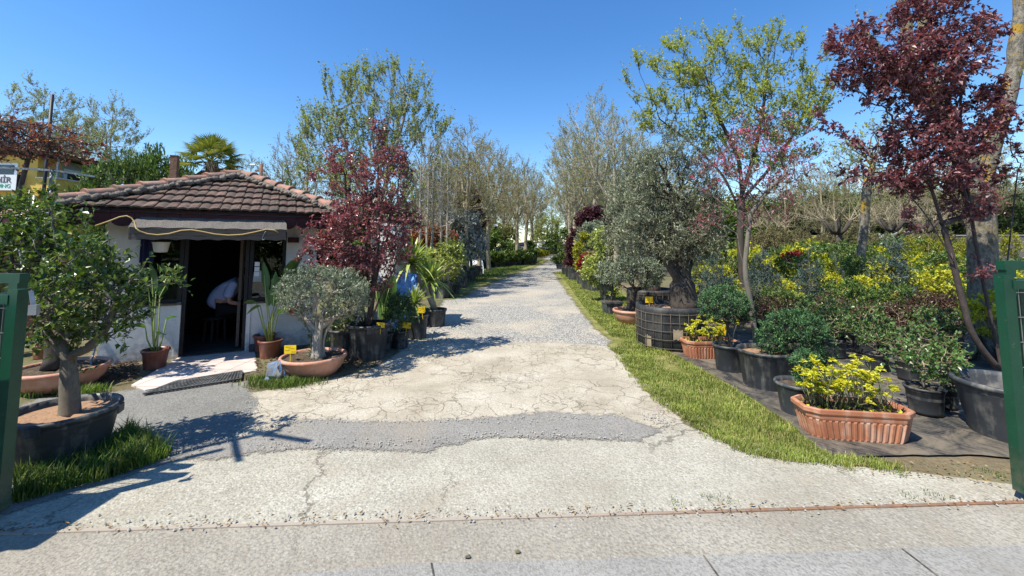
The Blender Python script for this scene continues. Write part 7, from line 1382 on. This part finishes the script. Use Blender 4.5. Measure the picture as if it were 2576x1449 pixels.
def far_end():
    def pmat(n, c, r=.35, me=0.0): t = NT(n); MAT[n] = t.done(c, r, None, .5, me)
    pmat('car_dark', (.02, .022, .024), .25); pmat('car_silver', (.3, .31, .32), .3, .5); pmat('tyre', (.015, .015, .016), .8); pmat('rim', (.4, .41, .42), .35, .7); pmat('caravan_white', (.7, .7, .68), .5); pmat('tent_blue', (.03, .035, .1), .8); pmat('canvas', (.2, .19, .2), .9); pmat('lamp_red', (.4, .02, .02), .3); pmat('lamp_clear', (.6, .6, .58), .2)
    def car(lab, loc, rz, paint, prof, cab, L, Wd):
        t = thing('parked_car', lab, 'car', loc, rz, 'cars parked at the end of the lane'); m = MB(); p = np.array(prof); n = len(p)
        for y0, y1, sc in ((-Wd / 2, Wd / 2, 1),):
            V = np.r_[np.c_[p[:, 0], np.full(n, y0 + .04), p[:, 1]], np.c_[p[:, 0], np.full(n, y1 - .04), p[:, 1]]]; i = np.arange(n); k = (i + 1) % n; m.add(V, np.stack((i, k, k + n, i + n), 1)); tr = np.array(geometry.tessellate_polygon([[Vector((q[0], q[1], 0)) for q in p]])); m.F += [tr + m.n - 2 * n, tr[:, ::-1] + m.n - n]; m.M += [0, 0]; m.S += [False, False]
        c = np.array(cab); n = len(c); V = np.r_[np.c_[c[:, 0], np.where(c[:, 1] > c[:, 1].mean(), -Wd / 2 + .2, -Wd / 2 + .06), c[:, 1]], np.c_[c[:, 0], np.where(c[:, 1] > c[:, 1].mean(), Wd / 2 - .2, Wd / 2 - .06), c[:, 1]]]; i = np.arange(n); k = (i + 1) % n; m.add(V, np.r_[np.stack((i, k, k + n, i + n), 1)]); m.add(V[:n], [tuple(range(n))]); m.add(V[n:], [tuple(range(n))[::-1]]); m.build('body', MAT[paint], t)
        zl, zh = c[:, 1].min(), c[:, 1].max(); x0, x1 = c[c[:, 1] < zl + .05][:, 0].min(), c[c[:, 1] < zl + .05][:, 0].max(); u0, u1 = c[c[:, 1] > zh - .12][:, 0].min(), c[c[:, 1] > zh - .12][:, 0].max()
        def lerp(f, a, b): return a + (b - a) * f
        for s in (-1, 1):
            for f0, f1 in ((.08, .36), (.4, .66), (.7, .94)):
                q = [(lerp(f0, x0, x1), s * (Wd / 2 - .04), zl + .08), (lerp(f1, x0, x1), s * (Wd / 2 - .04), zl + .08), (lerp(f1, u0, u1), s * (Wd / 2 - .17), zh - .1), (lerp(f0, u0, u1), s * (Wd / 2 - .17), zh - .1)]
                MB().add(q, [(0, 1, 2, 3)]).build('side_window', MAT['dark_glass'], t)
        for (xa, xb, nm) in ((x1, u1, 'windscreen'), (x0, u0, 'rear_window')):
            e = .03 if xa == x1 else -.03; MB().add([(lerp(.12, xa, xb) + e, -Wd / 2 + .16, lerp(.12, zl, zh)), (lerp(.12, xa, xb) + e, Wd / 2 - .16, lerp(.12, zl, zh)), (lerp(.85, xa, xb) + e, Wd / 2 - .26, lerp(.85, zl, zh)), (lerp(.85, xa, xb) + e, -Wd / 2 + .26, lerp(.85, zl, zh))], [(0, 1, 2, 3)]).build(nm, MAT['dark_glass'], t)
        for x in (-L * .3, L * .3):
            for s in (-1, 1):
                w = MB(); a = np.linspace(0, 2 * PI, 20, endpoint=False)
                def cyl(r, y0, y1):
                    mb = MB(); V = np.r_[np.c_[x + r * np.cos(a), np.full(20, y0), .34 + r * np.sin(a)], np.c_[x + r * np.cos(a), np.full(20, y1), .34 + r * np.sin(a)]]; i = np.arange(20); k = (i + 1) % 20; mb.add(V, np.stack((i, k, k + 20, i + 20), 1)); mb.F += [np.arange(20)[None], np.arange(20)[None, ::-1] + 20]; mb.M += [0, 0]; mb.S += [False, False]; return mb
                wh = cyl(.34, s * (Wd / 2 - .2), s * (Wd / 2 + .01)).build('wheel', MAT['tyre'], t); cyl(.21, s * (Wd / 2), s * (Wd / 2 + .02)).build('rim', MAT['rim'], wh)
        for s in (-1, 1):
            MB().box((L / 2 - .02, s * (Wd / 2 - .28), .72), (.1, .34, .16)).build('headlight', MAT['lamp_clear'], t); MB().box((-L / 2 + .02, s * (Wd / 2 - .2), .82), (.08, .2, .26)).build('tail_light', MAT['lamp_red'], t)
    c = P(1387, 640, 74); car('dark off-road car parked broadside before the white caravan', (c[0], 74, 0), rad(168), 'car_dark', [(-2.2, .35), (-2.15, 1.05), (-1.3, 1.12), (1.0, 1.08), (2.1, .95), (2.2, .6), (2.15, .35)], [(-2.1, 1.05), (-1.95, 1.72), (.1, 1.75), (.95, 1.08)], 4.3, 1.85)
    c = P(1354, 640, 78); car('silver grey car parked behind the yellow flowering shrubs at the lane end', (c[0], 78, 0), rad(195), 'car_silver', [(-2.1, .3), (-2.1, .9), (-1.2, .98), (1.0, .92), (2.0, .78), (2.1, .5), (2.05, .3)], [(-1.7, .95), (-1.1, 1.42), (.2, 1.45), (1.1, .93)], 4.2, 1.75)
    def caravan(lab, px, Y, rz, L):
        c = P(px, 640, Y); t = thing('caravan', lab, 'caravan', (c[0], Y, 0), rz, 'white caravans at the end of the lane'); p = [(-L / 2, .5), (-L / 2 - .12, 1.2), (-L / 2 + .05, 2.3), (-L / 2 + .4, 2.55), (L / 2 - .5, 2.55), (L / 2, 2.2), (L / 2 + .12, 1.1), (L / 2 - .1, .5)]
        m = MB(); P_ = np.array(p); n = len(P_); V = np.r_[np.c_[P_[:, 0], np.full(n, -1.1), P_[:, 1]], np.c_[P_[:, 0], np.full(n, 1.1), P_[:, 1]]]; i = np.arange(n); k = (i + 1) % n; m.add(V, np.stack((i, i + n, k + n, k), 1)); m.add(V[:n], [tuple(range(n))]); m.add(V[n:], [tuple(range(n))[::-1]]); m.build('body', MAT['caravan_white'], t)
        for x, w in ((-L * .3, 1.2), (L * .05, 1.5), (L * .34, 1.0)): MB().box((x, -1.11, 1.75), (w, .03, .62)).build('window', MAT['dark_glass'], t)
        MB().box((-L * .12, -1.112, 1.35), (.62, .03, 1.55)).build('door', MAT['canvas'], t)
        for x in (-.4, .4): a = np.linspace(0, 2 * PI, 16, endpoint=False); m = MB(); V = np.r_[np.c_[x + .32 * np.cos(a), np.full(16, -1.12), .33 + .32 * np.sin(a)], np.c_[x + .32 * np.cos(a), np.full(16, 1.12), .33 + .32 * np.sin(a)]]; i = np.arange(16); k = (i + 1) % 16; m.add(V, np.stack((i, k, k + 16, i + 16), 1)); m.F += [np.arange(16)[None], np.arange(16)[None, ::-1] + 16]; m.M += [0, 0]; m.S += [False, False]; m.build('wheel', MAT['tyre'], t)
    caravan('white caravan with a dark window band behind the dark off-road car', 1390, 84, rad(4), 6.0); caravan('white caravan half hidden behind thin trunks next to the cabin tent', 1340, 86, rad(-6), 5.0)
    c = P(1312, 640, 62); t = thing('cabin_tent', 'dark blue cabin tent with a pale framed doorway at the end of the lane', 'tent', (c[0], 62, 0)); m = MB(); m.prism([(-.75, -1), (.75, -1), (.75, 1), (-.75, 1)], 0, 1.75); m.add([(-.85, -1.1, 1.75), (.85, -1.1, 1.75), (.85, 1.1, 1.75), (-.85, 1.1, 1.75), (-.3, -1.1, 2.2), (.3, -1.1, 2.2), (.3, 1.1, 2.2), (-.3, 1.1, 2.2)], [(0, 1, 5, 4), (1, 2, 6, 5), (2, 3, 7, 6), (3, 0, 4, 7), (4, 5, 6, 7)]); m.build('cover', MAT['tent_blue'], t)
    m = MB()
    for x in (-.42, .32): m.box((x, -1.03, .75), (.07, .05, 1.5))
    m.box((-.05, -1.03, 1.53), (.81, .05, .07)); m.build('doorway', MAT['paper'], t); m = MB(); a = np.linspace(0, PI / 2, 8); V = np.r_[np.c_[.75 + .6 * np.sin(a), np.full(8, -.9), 1.5 * np.cos(a)], np.c_[.75 + .6 * np.sin(a), np.full(8, .9), 1.5 * np.cos(a)]]; j = np.arange(7); m.add(V, np.stack((j, j + 1, j + 9, j + 8), 1)); m.build('side_flap', MAT['canvas'], t)
    fl = bush_proto('forsythia', 'yellow flowering shrub at the end of the lane before the parked cars', 'shrub', 'yellow flowering shrubs at the lane end', 1.2, 1.5, 'gold_conifer', .2, .12, 60, 320, pot=None)
    for x, y in ((1354, 650), (1362, 648), (1372, 646)): put(fl, x, y, random.uniform(.8, 1.1))
    b = foot(1334, 663, .5); t = thing('potted_tree', 'small tree in a big black tub at the far left edge of the lane', 'potted tree', b); round_pot(t, .75, .6, .9, 'black_pot'); quick('', '', '', b, b[1], [(1334, 648), (1334, 640), (1335, 630)], [(1335, 625, 8, 14)], 60, .07, .006, 'bark_dark', 'hedge_leaf', root=t, seg=.3, twig_n=200, twig_L=.4, twig_w=.006, leaf_L=.2, leaf_W=.1)
far_end()
